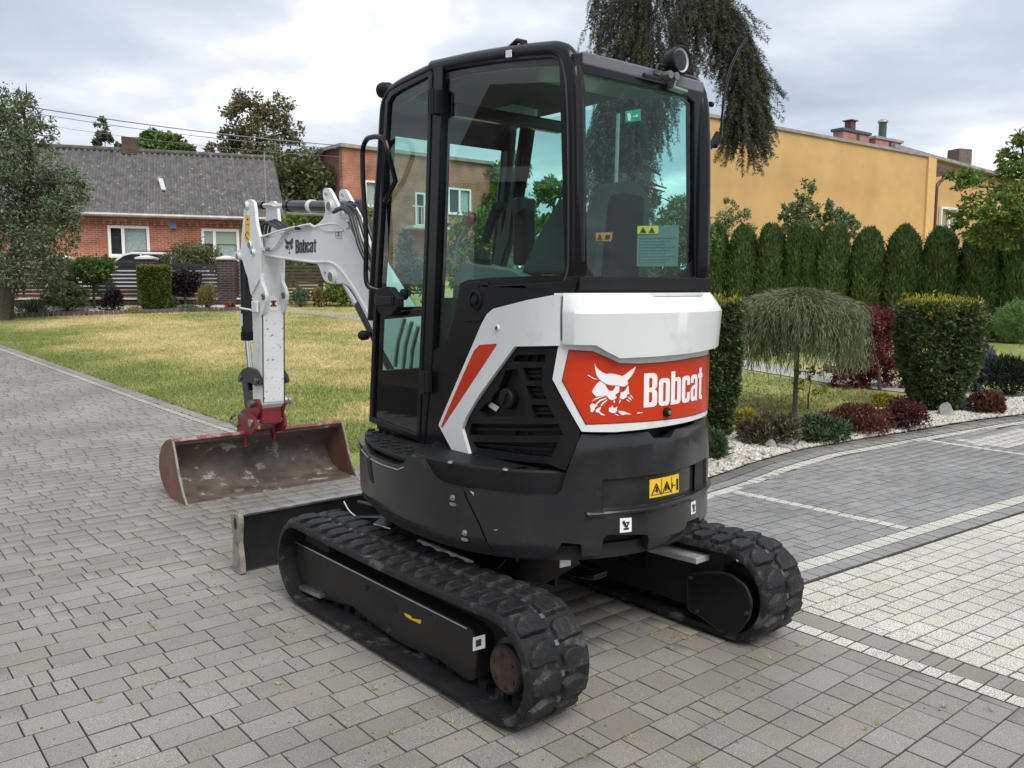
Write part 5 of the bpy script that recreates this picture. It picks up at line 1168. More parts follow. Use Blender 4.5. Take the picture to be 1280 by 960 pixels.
# link plates
for X in (XA0-.03, XA1+.005):
    lk2 = fillet_closed([(X, *LX(x, y, XA0-.03)[1:]) for x, y in [(297.5, 478), (298.5, 468), (304, 461), (311, 458.5), (318, 462), (324, 472), (326, 480), (320, 483), (312, 478), (303, 477)]], .02)
    o = MB().prism(lk2, (.025, 0, 0)).build('bucket_link', m_skirt, exc, bev=.005)
    for x, y in ((300.5, 472), (321, 476)): p = LX(x, y, XA0-.03); MB().lathe((X+(0 if X < .1 else .025), p[1], p[2]), (-1 if X < .1 else 1, 0, 0), [(.026, -.01), (.026, .012), (.015, .016)], 14).build('link_pin', m_pin, o)
lo = [(0, *LX(x, y, .07)[1:]) for x, y in [(302, 477), (321, 476), (320.5, 508), (306, 512)]]
lh = [(0, *LX(x, y, .07)[1:]) for x, y in [(309, 479), (314, 477.5), (318.5, 482), (317, 488), (311, 488)]]
holed([(.07, p[1], p[2]) for p in lo], [[(.07, p[1], p[2]) for p in lh]], (.12, 0, 0)).build('push_link', m_skirt, exc, bev=.008)
p = LX(349, 474, XA1); MB().cyl((XA1, p[1], p[2]), (XA1+.05, p[1], p[2]), .028, 16).build('arm_pin', m_pin, arm)
# quick coupler
cpl = []
for X in (XA0-.02, XA1-.005):
    o_ = fillet_closed([(X, *LX(x, y, XA0-.02)[1:]) for x, y in [(297, 536), (297, 520), (302, 513), (311, 508), (316, 499), (322, 499), (324.5, 506), (323, 516), (318, 528), (313, 537), (311, 545), (297, 545)]], .015)
    cpl.append(MB().prism(o_, (.025, 0, 0)))
cmbm = MB()
for c_ in cpl: cmbm.add(c_.v, c_.f)
coup = cmbm.build('quick_coupler', m_cred, exc, bev=.005)
pc = LX(320, 504, XA0); MB().cyl((XA0-.06, pc[1], pc[2]), (XA1+.07, pc[1], pc[2]), .030, 18).build('coupler_pin', m_pin, coup)
MB().lathe((XA1+.05, pc[1], pc[2]), (1, 0, 0), [(.04, 0), (.042, .02), (.03, .035), (.03, .06), (.012, .065)], 16).build('pin_collar', m_steel, coup)
p = LX(302.5, 520, XA0-.02); MB().lathe((XA0-.02, p[1], p[2]), (-1, 0, 0), [(.03, -.01), (.03, .008), (.018, .012)], 14).build('coupler_bolt', m_pin, coup)
MB().box(((XA0+XA1)/2, pc[1]-.02, pc[2]-.10), (XA1-XA0-.02, .14, .13)).build('coupler_block', m_cred, coup, bev=.012)
hk = [LX(x, y, XA0-.06) for x, y in [(297, 533), (291, 530), (288.5, 525), (290, 520), (294, 519)]]
MB().tube(fillet([tuple(p) for p in hk], .03), .011, 8).build('lifting_hook', m_pin, coup)
# bucket
XK0, XK1 = -.585, .90
rim_ = LX(213, 552, XK0); yL, zL = 3.33, .445
prof = [(3.06, .0), (3.20, -.0), (3.38, .012), (3.50, .05), (3.58, .11), (3.62, .19), (3.605, .27), (3.55, .35), (3.45, .41), (yL, zL)]
inn = [(3.065, .014), (3.20, .016), (3.37, .028), (3.485, .064), (3.56, .12), (3.598, .19), (3.585, .262), (3.535, .335), (3.44, .392), (yL+.01, zL-.022)]
m_bkt = mat('bucket_inside', (.115, .092, .075), .55, var=.5, vscale=6, col2=(.36, .32, .28), patch=(7, .60, .03), bump=.2, bscale=40, rvar=.12)
m_bside = mat('bucket_side', (.17, .065, .055), .6, var=.35, vscale=6, col2=(.12, .085, .05), patch=(3.2, .5, .1), bump=.25, bscale=50)
bkt = MB().prism([(XK0+.02, y, z) for y, z in prof+inn[::-1]], (XK1-XK0-.04, 0, 0)).build('bucket', m_bkt, exc, ang=45)
sp_ = [(3.055, -.004), (3.20, -.008), (3.40, .008), (3.53, .05), (3.61, .12), (3.645, .21), (3.625, .30), (3.56, .385), (3.46, .445), (3.35, .475), (3.315, .455), (3.27, .36), (3.21, .20), (3.13, .07)]
for X in (XK0, XK1-.022): MB().prism([(X, y, z) for y, z in sp_], (.022, 0, 0)).build('bucket_cheek', m_bside, bkt, bev=.004)
for X, s_ in ((XK0-.001, 1), (XK1+.001, -1)): MB().bar([(X+.011*s_, y-.004, z) for y, z in sp_[9:]+sp_[:1]], .016, .006, (1, 0, 0)).build('cheek_edge', m_bend, bkt)
MB().bar([(XK0+.01, 3.345, .452), (XK1-.01, 3.345, .452)], .03, .065, (0, .45, .9)).build('bucket_lip', mat('worn_red_lip', (.22, .06, .065), .55, var=.3, vscale=9, col2=(.34, .25, .22), patch=(12, .58, .05), bump=.2, bscale=40), bkt, bev=.008)
MB().bar([(XK0+.005, 3.075, .004), (XK1-.005, 3.075, .004)], .016, .09, (0, 0, 1)).build('cutting_edge', m_bend, bkt, bev=.003)
for X in (XA0-.045, XA1+.02):
    MB().prism([(X, 3.40, .44), (X, 3.33, .36), (X, 3.305, .44), (X, 3.16, .47), (X, 3.10, .52), (X, 3.11, .60), (X, 3.18, .635), (X, 3.30, .62), (X, 3.42, .55), (X, 3.52, .38)], (.025, 0, 0)).build('bucket_ear', m_cred, bkt, bev=.005)
MB().cyl((XA0-.06, 3.17, .565), (XA1+.06, 3.17, .565), .032, 18).build('bucket_pin', m_steel, bkt)
MB().box(((XA0+XA1)/2, 3.15, .60), (.20, .03, .02)).build('pin_keeper', m_cred, bkt, bev=.004)
# ================================================================== plants
def leaf_quads(P, D, S, L, W):
    """diamond leaves: P base, D unit long axis, S unit side axis, L length, W width arrays"""
    n = len(P); L = np.asarray(L).reshape(-1, 1)*np.ones((n, 1)); W = np.asarray(W).reshape(-1, 1)*np.ones((n, 1))
    V = np.empty((n, 4, 3)); V[:, 0] = P; V[:, 1] = P+D*L*.5+S*W*.5; V[:, 2] = P+D*L; V[:, 3] = P+D*L*.5-S*W*.5
    return V.reshape(-1, 3), np.arange(4*n).reshape(-1, 4)
def unit(a): return a/np.maximum(1e-9, np.linalg.norm(a, axis=-1, keepdims=True))
def rand_dir(r, n): return unit(r.normal(size=(n, 3)))
def leaves(r, P, L, W, up=.0, out=None, flat=0.):
    n = len(P); D = rand_dir(r, n); D[:, 2] += up
    if out is not None: D += out
    D = unit(D); S = unit(np.cross(D, rand_dir(r, n)+np.array([0, 0, flat])))
    return leaf_quads(P, D, S, L*r.uniform(.7, 1.25, n), W*r.uniform(.7, 1.25, n))
def ell(r, n, shell=.35):
    d = rand_dir(r, n); return d*(r.uniform(shell**3, 1, n)**(1/3))[:, None]
def merge(parts):
    V, F, k = [], [], 0
    for v, f in parts: V.append(v); F.append(f+k); k += len(v)
    return np.concatenate(V), np.concatenate(F)
def foliage(name, parts, m, par): V, F = merge(parts); return link(name, np_mesh(name, V, F), par, m)
m_bark = mat('bark', (.075, .058, .043), .9, var=.35, vscale=14, bump=.6, bscale=30)
m_barkg = mat('grey_bark', (.10, .085, .065), .9, var=.3, vscale=20, bump=.4, bscale=40)
def P_at(x, y, Y): return Vector(at(x, y, Y))
def ground_at(x, y): g = gt(x, y); return Vector(g)
def mpp(Y): return Y/F_                                   # metres per photograph pixel at that distance

def limb(mb, a, b, r0, r1, bend=.1, rr=random, n=5):
    a = Vector(a); b = Vector(b); side = Vector((rr.uniform(-1, 1), rr.uniform(-1, 1), rr.uniform(-.2, .5)))*bend*(b-a).length
    pts = [a*(1-t)+b*t+side*math.sin(math.pi*t) for t in [k/n for k in range(n+1)]]
    mb.tube(pts, [r0*(1-k/n)+r1*k/n for k in range(n+1)], 6)
def broad_tree(name, label, cat, base, clumps, nleaf, L, W, m, trunk_r=.12, group=None, seed=1, up=.1, shell=.2, bark=None, fork=.35, sprig=0.):
    """clumps: list of (centre, (rx, ry, rz)); limbs run from the trunk into every clump"""
    r = np.random.default_rng(seed); rr = random.Random(seed); root = empty(name, base); tag(root, label, cat, group)
    base = Vector(base); cs = [Vector(c)-base for c, _ in clumps]; top = max(c.z for c in cs); mx_ = sum((c.x for c in cs))/len(cs); my_ = sum((c.y for c in cs))/len(cs)
    tk = MB(); fk = Vector((mx_*.3, my_*.3, top*fork)); limb(tk, (0, 0, -.1), fk, trunk_r, trunk_r*.75, .03, rr)
    tp = Vector((mx_*.9, my_*.9, top)); limb(tk, fk, tp, trunk_r*.72, trunk_r*.12, .06, rr, 7)
    parts = []; tot = sum((q[0]*q[1]*q[2])**.67 for _, q in clumps)
    for c, (_, q) in zip(cs, clumps):
        t = max(0, min(.9, (c.z-q[2]*.6-fk.z)/max(.1, tp.z-fk.z))); st_ = fk*(1-t)+tp*t; limb(tk, st_, c, trunk_r*.32, trunk_r*.06, .12, rr)
        for _ in range(3):
            e = c+Vector((rr.uniform(-1, 1)*q[0], rr.uniform(-1, 1)*q[1], rr.uniform(-.6, 1)*q[2]))*.8; limb(tk, c*.8+st_*.2, e, trunk_r*.09, trunk_r*.025, .1, rr, 4)
        n = int(nleaf*(q[0]*q[1]*q[2])**.67/tot); k = max(4, n//26)
        tw = ell(r, k, shell)*np.array(q)+np.array(c)
        idx = r.integers(0, k, n); P = tw[idx]+r.normal(0, 1, (n, 3))*np.array(q)*(.13)
        parts.append(leaves(r, P, L, W, up, out=unit(P-np.array(c))*.5))
    tk.build('trunk', bark or m_bark, root); foliage('crown', parts, m, root); return root
def mound(name, label, cat, base, rad, n, L, W, m, group=None, seed=1, up=.6, lumps=18, core=True, out=1.0):
    """dense shrub: leaves standing on the lumpy skin of a low dome"""
    r = np.random.default_rng(seed); root = empty(name, base); tag(root, label, cat, group); rad = np.array(rad)
    lc = ell(r, lumps, .5)*np.array([.74, .74, .5]); lc[:, 2] = np.abs(lc[:, 2])*.9+.22; lr = r.uniform(.22, .42, lumps); lc = np.vstack([lc, [[0, 0, .40]]]); lr = np.append(lr, .55)
    k = r.integers(0, len(lc), n); d = rand_dir(r, n); d[:, 2] = np.where(d[:, 2] < -.5, -d[:, 2], d[:, 2]); rho = r.uniform(.72, 1.0, n)[:, None]
    P = (lc[k]+d*lr[k][:, None]*rho); P[:, 2] = np.maximum(P[:, 2], .02); P = P*rad*np.array([1, 1, 1.0])
    foliage('crown', [leaves(r, P, L, W, up, out=d*out)], m, root)
    tk = MB(); rr = random.Random(seed)
    for _ in range(7): a = rr.uniform(0, 6.28); limb(tk, (0, 0, -.03), (math.cos(a)*rad[0]*.6, math.sin(a)*rad[1]*.6, rad[2]*rr.uniform(.5, .9)), .02*rad[2]/.5, .006, .1, rr, 3)
    tk.build('trunk', m_bark, root); return root

M_thuja = leafmat('thuja_leaf', (.098, .155, .048), .5, .22)
M_yew = leafmat('yew_leaf', (.068, .105, .036), .5, .2)
M_yewtip = leafmat('yew_new_leaf', (.30, .27, .025), .35, .3)
M_weep = leafmat('weeping_leaf', (.145, .175, .085), .4, .2)
M_green = leafmat('green_leaf', (.105, .175, .04), .5)
M_lgreen = leafmat('light_green_leaf', (.15, .225, .045), .45, .35)
M_olive = leafmat('olive_leaf', (.125, .14, .06), .5)
M_brown = leafmat('brownish_leaf', (.16, .145, .065), .55)
M_grey = leafmat('grey_green_leaf', (.125, .168, .088), .55)
M_purple = leafmat('purple_leaf', (.035, .018, .024), .5, .15)
M_red = leafmat('red_leaf', (.17, .035, .04), .5)
M_rb = leafmat('red_brown_leaf', (.13, .048, .032), .5)
M_barb = leafmat('barberry_leaf', (.10, .026, .026), .5)
M_yel = leafmat('yellow_leaf', (.33, .30, .03), .4, .3)
M_jun = leafmat('juniper_leaf', (.062, .098, .045), .5, .12)
M_junb = leafmat('bronze_juniper_leaf', (.10, .085, .05), .55, .12)
M_blue = leafmat('blue_spruce_needle', (.10, .125, .12), .4, .05)
M_pine = leafmat('pine_needle', (.085, .135, .045), .45, .15)
M_dpine = leafmat('dark_pine_needle', (.02, .035, .02), .5, .05)
M_spruce = leafmat('spruce_needle', (.066, .074, .046), .5, .08)
M_sprucet = leafmat('spruce_tip_needle', (.115, .14, .058), .45, .1)
M_pale = leafmat('pale_green_leaf', (.175, .225, .10), .5, .3)
M_orange = leafmat('orange_leaf', (.28, .10, .03), .4)
M_straw = leafmat('straw_leaf', (.22, .19, .08), .4)

# ---- thuja hedge: columns of vertical sprays
def thuja_mesh(seed, n=15000):
    r = np.random.default_rng(seed); t = r.uniform(0, 1, n)**.85; a = r.uniform(0, 6.283, n)
    prof = np.interp(t, [0, .12, .45, .75, .88, .95, 1], [.82, .95, 1, .92, .76, .56, .22])
    lump = 1+.09*np.sin(a*3+t*9+seed)+.07*np.sin(a*5-t*17+seed*2)+r.normal(0, .055, n)
    rho = prof*lump*r.uniform(.80, 1.0, n); P = np.stack([np.cos(a)*rho, np.sin(a)*rho, t*(1+.02*np.sin(a*2+seed))], -1)
    D = np.stack([np.cos(a)*.35, np.sin(a)*.35, np.ones(n)*1.0], -1)+r.normal(0, .28, (n, 3)); return P, D, a, r
def thuja(name, label, base, w, h, seed, group):
    P, D, a, r = thuja_mesh(seed); P = P*np.array([w, w, h]); D = unit(D); S = unit(np.stack([-np.sin(a), np.cos(a), np.zeros_like(a)], -1)+r.normal(0, .5, (len(a), 3)))
    n = len(P); root = empty(name, base); tag(root, label, 'thuja', group)
    link('crown', np_mesh('crown', *leaf_quads(P, D, S, r.uniform(.08, .17, n), r.uniform(.03, .055, n))), root, M_thuja)
    MB().tube([(0, 0, -.1), (0, 0, h*.5), (0, 0, h*.9)], [.05, .035, .01], 6).build('trunk', m_bark, root); return root
TH = [(893, 286, 34), (926, 288, 38), (961, 286, 36), (995, 286, 34), (1013, 291, 26), (1039, 286, 39), (1082, 291, 41), (1126, 288, 43), (1171, 291, 45), (1222, 287, 50), (1268, 281, 52)]
TL = ['dark thuja column half hidden behind the right edge of the excavator cab', 'thuja column under the drooping spruce branch, beside the one at the cab edge', 'thuja column under the left end of the yellow wall, left of the tall green shrub',
      'thuja column in front of the tall green shrub, behind the weeping standard', 'narrow thuja column squeezed between two wider ones above the weeping standard', 'thuja column rising over the right half of the weeping standard', 'thuja column above the red maple, under the pink chimneys',
      'thuja column right behind the left half of the yellow topped yew', 'thuja column under the red brown downpipe of the yellow house', 'broad thuja column below the leafy tree, left of the last column', 'tallest and broadest thuja column at the right edge of the garden']
for k, ((x, yt, w), l) in enumerate(zip(TH, TL)):
    Y = 20.8-3.0*k/10; b = at(x, 400, Y); z0_ = terr(Y); h = at(x, yt, Y)[2]-z0_
    thuja('thuja', l, (b[0], b[1], z0_), w*.5*mpp(Y)*.95, h, 30+k, 'thuja columns along the boundary')

# ---- clipped yews with yellow new growth
def yew(label, x0, x1, yt, yb, seed, tips=1.0, group='clipped yews with yellow tops'):
    g = ground_at((x0+x1)/2, yb); Y = g.y; s = mpp(Y); w = (x1-x0)*s/2*.88; h = at(640, yt, Y)[2]-g.z; r = np.random.default_rng(seed); root = empty('clipped_yew', g); tag(root, label, 'yew', group)
    n = int(26000*max(.6, w/.5)); t = r.uniform(0, 1, n); a = r.uniform(0, 6.283, n); prof = np.interp(t, [0, .08, .35, .75, .95, 1], [.38, .55, .80, 1, .98, .88])
    lump = 1+.07*np.sin(a*4+t*8)+.06*np.sin(a*7-t*21)+r.normal(0, .04, n); c_ = np.sign(np.cos(a))*np.abs(np.cos(a))**.6; s_ = np.sign(np.sin(a))*np.abs(np.sin(a))**.6
    topm = r.uniform(0, 1, n) < .22; rho = prof*lump*np.where(topm, np.sqrt(r.uniform(0, 1, n)), r.uniform(.82, 1, n)); t = np.where(topm, r.uniform(.93, 1.0, n), t)
    P = np.stack([c_*rho*w, s_*rho*min(w, .45), t*h], -1); out = np.stack([np.cos(a), np.sin(a), np.zeros(n)], -1)
    foliage('crown', [leaves(r, P, .065, .030, .5, out=out*.8)], M_yew, root)
    m = int(5200*tips*w/.5); a = r.uniform(0, 6.283, m); rho = r.uniform(.0, 1, m)**.5; c_ = np.sign(np.cos(a))*np.abs(np.cos(a))**.6; s_ = np.sign(np.sin(a))*np.abs(np.sin(a))**.6
    P = np.stack([c_*rho*w*1.0, s_*rho*min(w, .45), h*(.955+r.normal(0, .045, m)-.07*(rho > .9)*r.uniform(0, 1, m)+.03*(r.uniform(0, 1, m) > .93))], -1)
    foliage('new_growth', [leaves(r, P, .055, .018, 1.2)], M_yewtip, root)
    MB().tube([(0, 0, -.1), (0, 0, h*.7)], [.035, .02], 6).build('trunk', m_bark, root); return root
yew('wide clipped yew block with yellow green top beside the red maple', 1118, 1217, 381, 512, 5)
yew('narrow clipped yew column directly right of the excavator tail', 868, 924, 381, 546, 6, .6)
g = ground_at(1190, 505)
stake = MB().tube([(g.x, g.y, g.z-.05), (g.x+.01, g.y, g.z+.42)], .022, 8).build('wooden_stake', m_barkg); tag(stake, 'short wooden stake under the wide clipped yew', 'stake')

# ---- weeping standard
g = ground_at(993, 519); Y = g.y; s = mpp(Y); root = empty('weeping_standard', g); tag(root, 'weeping grey green shrub grafted on a bare stem in the rock garden', 'shrub')
htop = at(993, 362, Y)[2]-g.z; r = np.random.default_rng(77); V, Fc = [], []; n = 3600
az = r.uniform(0, 6.283, n); rmax = r.uniform(.15, 1, n)**.7; zst = htop-.12-.05*r.uniform(0, 1, n)
Rw = 87*s; parts = []; nseg = 13
tt = np.linspace(0, 1, nseg+1)
reach = Rw*rmax*(1+.08*np.sin(az*3)+.06*np.sin(az*7+1)+r.normal(0, .05, n)); drop = r.uniform(.28, 1.0, n)**1.15*(.55+.45*rmax)*.92
px_ = reach[:, None]*np.sin(np.minimum(tt*1.5, 1.25)/1.25*math.pi/2)[None]*.98; pz = zst[:, None]+.10*np.sin(np.minimum(tt*2.2, 1)*math.pi)[None]*(1.1-rmax[:, None])+.06-(drop[:, None]*np.maximum(0, tt-.22)[None]**1.35*1.5)
wob = r.normal(0, .018, (n, nseg+1)).cumsum(1)*.6; X_ = px_*np.cos(az)[:, None]+wob-.0; Y_ = px_*np.sin(az)[:, None]+wob[:, ::-1]
C = np.stack([X_, Y_, np.maximum(pz, .08)], -1); A = C[:, :-1].reshape(-1, 3); B = C[:, 1:].reshape(-1, 3); D = unit(B-A); ln = np.linalg.norm(B-A, axis=1)
for q in range(2): parts.append(leaf_quads(A, unit(D+r.normal(0, .22, D.shape)), unit(np.cross(D, rand_dir(r, len(D)))), ln*1.25, .0085))
foliage('crown', parts, M_weep, root)
MB().tube([(0, 0, -.1), (.005, 0, htop*.5), (-.005, 0, htop-.1)], [.03, .027, .024], 10).build('trunk', m_barkg, root)

# ---- rock garden planting
def bush(name, label, cat, x0, x1, yt, yb, n, L, W, m, seed, depth=None, **k):
    g = ground_at((x0+x1)/2, yb); s = mpp(g.y); rx = (x1-x0)*s/2; h = at(640, yt, g.y)[2]-g.z
    return mound(name, label, cat, (g.x, g.y+(depth or rx)*.6, terr(g.y+(depth or rx)*.6)-.02), (rx*1.13, (depth or rx)*1.1, h*1.04), n, L, W, m, seed=seed, **k)
bush('juniper_shrub', 'low dark bronze and green spreading juniper beside the white gravel', 'shrub', 930, 1004, 516, 560, 5200, .06, .018, M_junb, 11)
bush('juniper_shrub', 'low bright green spreading juniper left of the red brown mound', 'shrub', 1000, 1064, 521, 556, 3600, .07, .018, M_jun, 12, up=.2)
bush('heath_shrub', 'wide low red brown mound shrub between juniper and dark red barberry', 'shrub', 1030, 1119, 507, 546, 5600, .045, .02, M_rb, 13)
bush('barberry_shrub', 'dark red barberry mound at the kerb, left of the white pebbles', 'shrub', 1106, 1165, 500, 541, 4200, .04, .022, M_barb, 14)
bush('barberry_shrub', 'small round rusty barberry on white pebbles at the far kerb end', 'shrub', 1219, 1262, 488, 520, 3000, .05, .025, M_rb, 15)
bush('golden_shrub', 'small yellow shrub beside the excavator tail on the pebbles', 'shrub', 915, 951, 512, 541, 2000, .05, .02, M_yel, 16)
bush('golden_shrub', 'small yellow green shrub between the maple and the red brown mound', 'shrub', 1092, 1122, 492, 512, 1500, .05, .02, M_yel, 17)
bush('juniper_shrub', 'small spiky juniper at the kerb next to the excavator tail', 'shrub', 884, 907, 541, 577, 1500, .09, .014, M_jun, 18, up=.9)
bush('dwarf_blue_spruce', 'rounded dwarf blue grey spruce right of the wide yew', 'shrub', 1203, 1252, 421, 492, 5200, .06, .02, M_blue, 19, up=.3)
bush('dwarf_pine', 'low dark spreading pine at the right edge behind the blue spruce', 'shrub', 1240, 1312, 446, 497, 5200, .09, .014, M_dpine, 20)
g = Vector(at(1288, 402, 13.2)); g.z = terr(13.2); mz = at(1288, 402, 13.2)[2]; broad_tree('mugo_pine', 'bright green ball shaped grafted pine cut by the right edge of the picture', 'tree', g, [((g.x, g.y, mz), (.44, .44, .32))]+[((g.x+.28*math.cos(a), g.y+.28*math.sin(a), mz+.06*math.sin(a*3)), (.22, .22, .24)) for a in np.arange(6)*1.047], 11000, .085, .010, leafmat('ball_pine_needle', (.12, .21, .06), .4, .15), .03, seed=21, shell=.7, up=.3, fork=.6)
bush('creeping_conifer', 'flat dark conifer on the pebbles under the yew stake', 'shrub', 1188, 1216, 498, 516, 900, .07, .014, M_blue, 22)
r_ = random.Random(4)
g = ground_at(1100, 488); cl = []
for (x, y, q) in ((1098, 402, .28), (1086, 430, .26), (1108, 440, .30), (1092, 458, .26), (1112, 412, .22), (1070, 455, .25), (1102, 396, .24), (1116, 466, .26), (1060, 474, .24), (1078, 482, .2), (1048, 462, .18)): cl.append((tuple(at(x, y, g.y+.3)), (q, q, q*.75)))
broad_tree('japanese_maple', 'red purple japanese maple between the weeping standard and the yew', 'tree', g, cl, 7500, .06, .028, M_red, .03, seed=23, shell=.1)
g = ground_at(1010, 512); cl = [((g.x+dx, g.y+.05, g.z+z), (.10, .08, .10)) for dx, z in ((-.12, .30), (.06, .42), (.12, .26), (-.05, .50))]
broad_tree('sapling', 'thin yellowing sapling right of the weeping standard stem', 'tree', g, cl, 260, .05, .03, M_yel, .012, seed=24)
m_rock = mat('grey_rock', (.26, .25, .235), .85, var=.35, vscale=9, bump=.7, bscale=18)
def rock(label, x, y, w, h, seed):
    g = ground_at(x, y); s = mpp(g.y); bm = bmesh.new(); bmesh.ops.create_icosphere(bm, subdivisions=3, radius=1); rr = random.Random(seed)
    pl = [(Vector((rr.uniform(-1, 1), rr.uniform(-1, 1), rr.uniform(-.6, 1))).normalized(), rr.uniform(.55, .85)) for _ in range(11)]
    for v in bm.verts:
        for nrm, d in pl:
            e = v.co.dot(nrm)-d
            if e > 0: v.co -= nrm*e*.9
        v.co = Vector((v.co.x*w*s*.6, v.co.y*w*s*.5, v.co.z*h*s*1.1))
    me = bpy.data.meshes.new('rock'); bm.to_mesh(me); bm.free(); me.shade_smooth(); me.set_sharp_from_angle(angle=R(28)); o = link('rock', me, None, m_rock); o.location = g+Vector((0, .05, 0)); tag(o, label, 'rock'); return o
rock('pale broken rock on the pebbles in front of the bronze juniper', 964, 562, 20, 14, 1)
rock('dark low rock right of the pale rock by the kerb', 985, 564, 22, 8, 2)
rock('grey pointed rock at the foot of the yew stake', 1186, 522, 22, 18, 3)
# white pebbles
def pebbles(name, n, sampler, size, m, seed):
    r = np.random.default_rng(seed); C = sampler(r, n); n = len(C); a = r.uniform(0, 6.283, n); sz = size*r.uniform(.5, 1.3, (n, 3))*np.array([1, .8, .55])
    base = np.array([(1, 0, 0), (-1, 0, 0), (0, 1, 0), (0, -1, 0), (0, 0, 1), (0, 0, -1)], float)
    V = base[None]*sz[:, None]; ca, sa_ = np.cos(a)[:, None], np.sin(a)[:, None]; V = np.stack([V[..., 0]*ca-V[..., 1]*sa_, V[..., 0]*sa_+V[..., 1]*ca, V[..., 2]+r.normal(0, .1, (n, 6))*size], -1)+C[:, None]
    f = np.array([(0, 2, 4), (2, 1, 4), (1, 3, 4), (3, 0, 4), (2, 0, 5), (1, 2, 5), (3, 1, 5), (0, 3, 5)]); F = (f[None]+6*np.arange(n)[:, None, None]).reshape(-1, 3)
    o = link(name, np_mesh(name, V.reshape(-1, 3), F, True), None, m); o['kind'] = 'stuff'; return o
m_peb = mat('pebble', (.47, .44, .39), .7, rand=.35, island=True)
def bed_s(r, n):
    u = r.uniform(3.9, 13, n); t = r.uniform(0, 1, n)**1.1; v = vk(u)+.0+t*np.interp(u, [3.8, 5.9, 7, 8.5, 9.6, 10.5, 13], [1.4, 1.4, 1.25, .9, 1.2, 1.1, .7]); X, Y = xy(u, v); return np.stack([X, Y, tv(Y)+.022], -1)
pebbles('pebbles', 15000, bed_s, .030, m_peb, 3)

# soil crumbs and grit round the machine
def crumb_s(r, n):
    u = r.normal(2.0, 1.0, n); v = r.normal(3.4, 1.4, n); k = (u < 3.5) & (v > .8); X, Y = xy(u[k], v[k]); return np.stack([X, Y, tv(Y)+.001], -1)
pebbles('soil_crumbs', 900, crumb_s, .0055, mat('soil_crumb', (.16, .13, .095), .9, rand=.5, island=True), 14)
# ---- grass
def grass(name, n, sampler, h, m, seed):
    r = np.random.default_rng(seed); C = sampler(r, n); n = len(C); D = np.stack([r.normal(0, .45, n), r.normal(0, .45, n), np.ones(n)], -1); D = unit(D); S = unit(np.cross(D, rand_dir(r, n)))
    hh = (h*r.uniform(.5, 1.3, n))[:, None]; w = (r.uniform(.006, .012, n))[:, None]; V = np.stack([C-S*w, C+S*w, C+D*hh], 1).reshape(-1, 3)
    o = link(name, np_mesh(name, V, np.arange(3*n).reshape(-1, 3)), None, m); o['kind'] = 'stuff'; return o
def grassmat():
    m, N, L, B = nodes_of('grass_blades'); B.inputs['Roughness'].default_value = .7; B.inputs['Specular IOR Level'].default_value = .2
    g = N.new('ShaderNodeNewGeometry'); n = N.new('ShaderNodeTexNoise'); n.inputs['Scale'].default_value = .38; n.inputs['Detail'].default_value = 8; n.inputs['Roughness'].default_value = .7; L.new(g.outputs['Position'], n.inputs['Vector'])
    a = N.new('ShaderNodeMath'); a.operation = 'MULTIPLY_ADD'; a.inputs[1].default_value = .14; L.new(g.outputs['Random Per Island'], a.inputs[0]); L.new(n.outputs['Fac'], a.inputs[2])
    r = N.new('ShaderNodeValToRGB'); L.new(edge_green(N, L, a.outputs[0]), r.inputs['Fac']); r.color_ramp.elements[0].position = .42; r.color_ramp.elements[0].color = (.22, .27, .08, 1); r.color_ramp.elements[1].position = .68; r.color_ramp.elements[1].color = (.64, .53, .28, 1)
    e = r.color_ramp.elements.new(.56); e.color = (.47, .42, .18, 1); L.new(r.outputs[0], B.inputs['Base Color']); return m
m_grass = grassmat()
def lawn_l(r, n):
    u = 3.80+r.uniform(0, 1, n)**1.5*14; v = r.uniform(7.4, 27, n); u = u+sh(v); X, Y = xy(u, v); Z = tv(Y)-.012; px, py, d = proj(np.stack([X, Y, Z], -1)); k = (px > -30) & (px < 520) & (r.uniform(0, 1, n) < np.clip(14/d, .25, 1)); return np.stack([X, Y, Z], -1)[k]
grass('lawn_grass', 520000, lawn_l, .042, m_grass, 5)
def lawn_r(r, n):
    x = r.uniform(905, 1110, n); y = r.uniform(462, 522, n); P = np.array([gt(a, b) for a, b in zip(x, y)]); ylow = np.interp(x, [930, 1050, 1160], [461, 481, 494]); k = (y > ylow+2); P[:, 2] = tv(P[:, 1])-.012; return P[k]
grass('garden_grass', 9000, lawn_r, .04, m_grass, 6)
M_weed = leafmat('weed_leaf', (.42, .38, .17), .5)
def weeds():
    r = np.random.default_rng(9); parts = []
    for (x, y) in [(240, 745), (192, 790), (215, 855), (338, 862), (362, 793), (553, 897), (460, 860), (530, 885), (825, 795), (862, 800), (842, 812), (950, 822), (960, 830), (932, 860), (858, 940), (1185, 883), (1240, 895), (1105, 905), (1068, 905), (745, 880), (780, 925), (800, 955), (722, 940), (315, 745), (905, 890), (995, 815), (1150, 800), (630, 940), (500, 910), (120, 880), (70, 700), (20, 560)]:
        g = gt(x, y)
        for _ in range(1):
            c = g+np.array([r.normal(0, .03), r.normal(0, .03), 0]); n = 16; a = r.uniform(0, 6.283, n); D = unit(np.stack([np.cos(a), np.sin(a), r.uniform(.15, .8, n)], -1)); parts.append(leaf_quads(np.repeat(c[None], n, 0), D, unit(np.cross(D, rand_dir(r, n))), r.uniform(.012, .032, n), .003))
    o = foliage('joint_weeds', parts, M_weed, None); o['kind'] = 'stuff'
weeds()

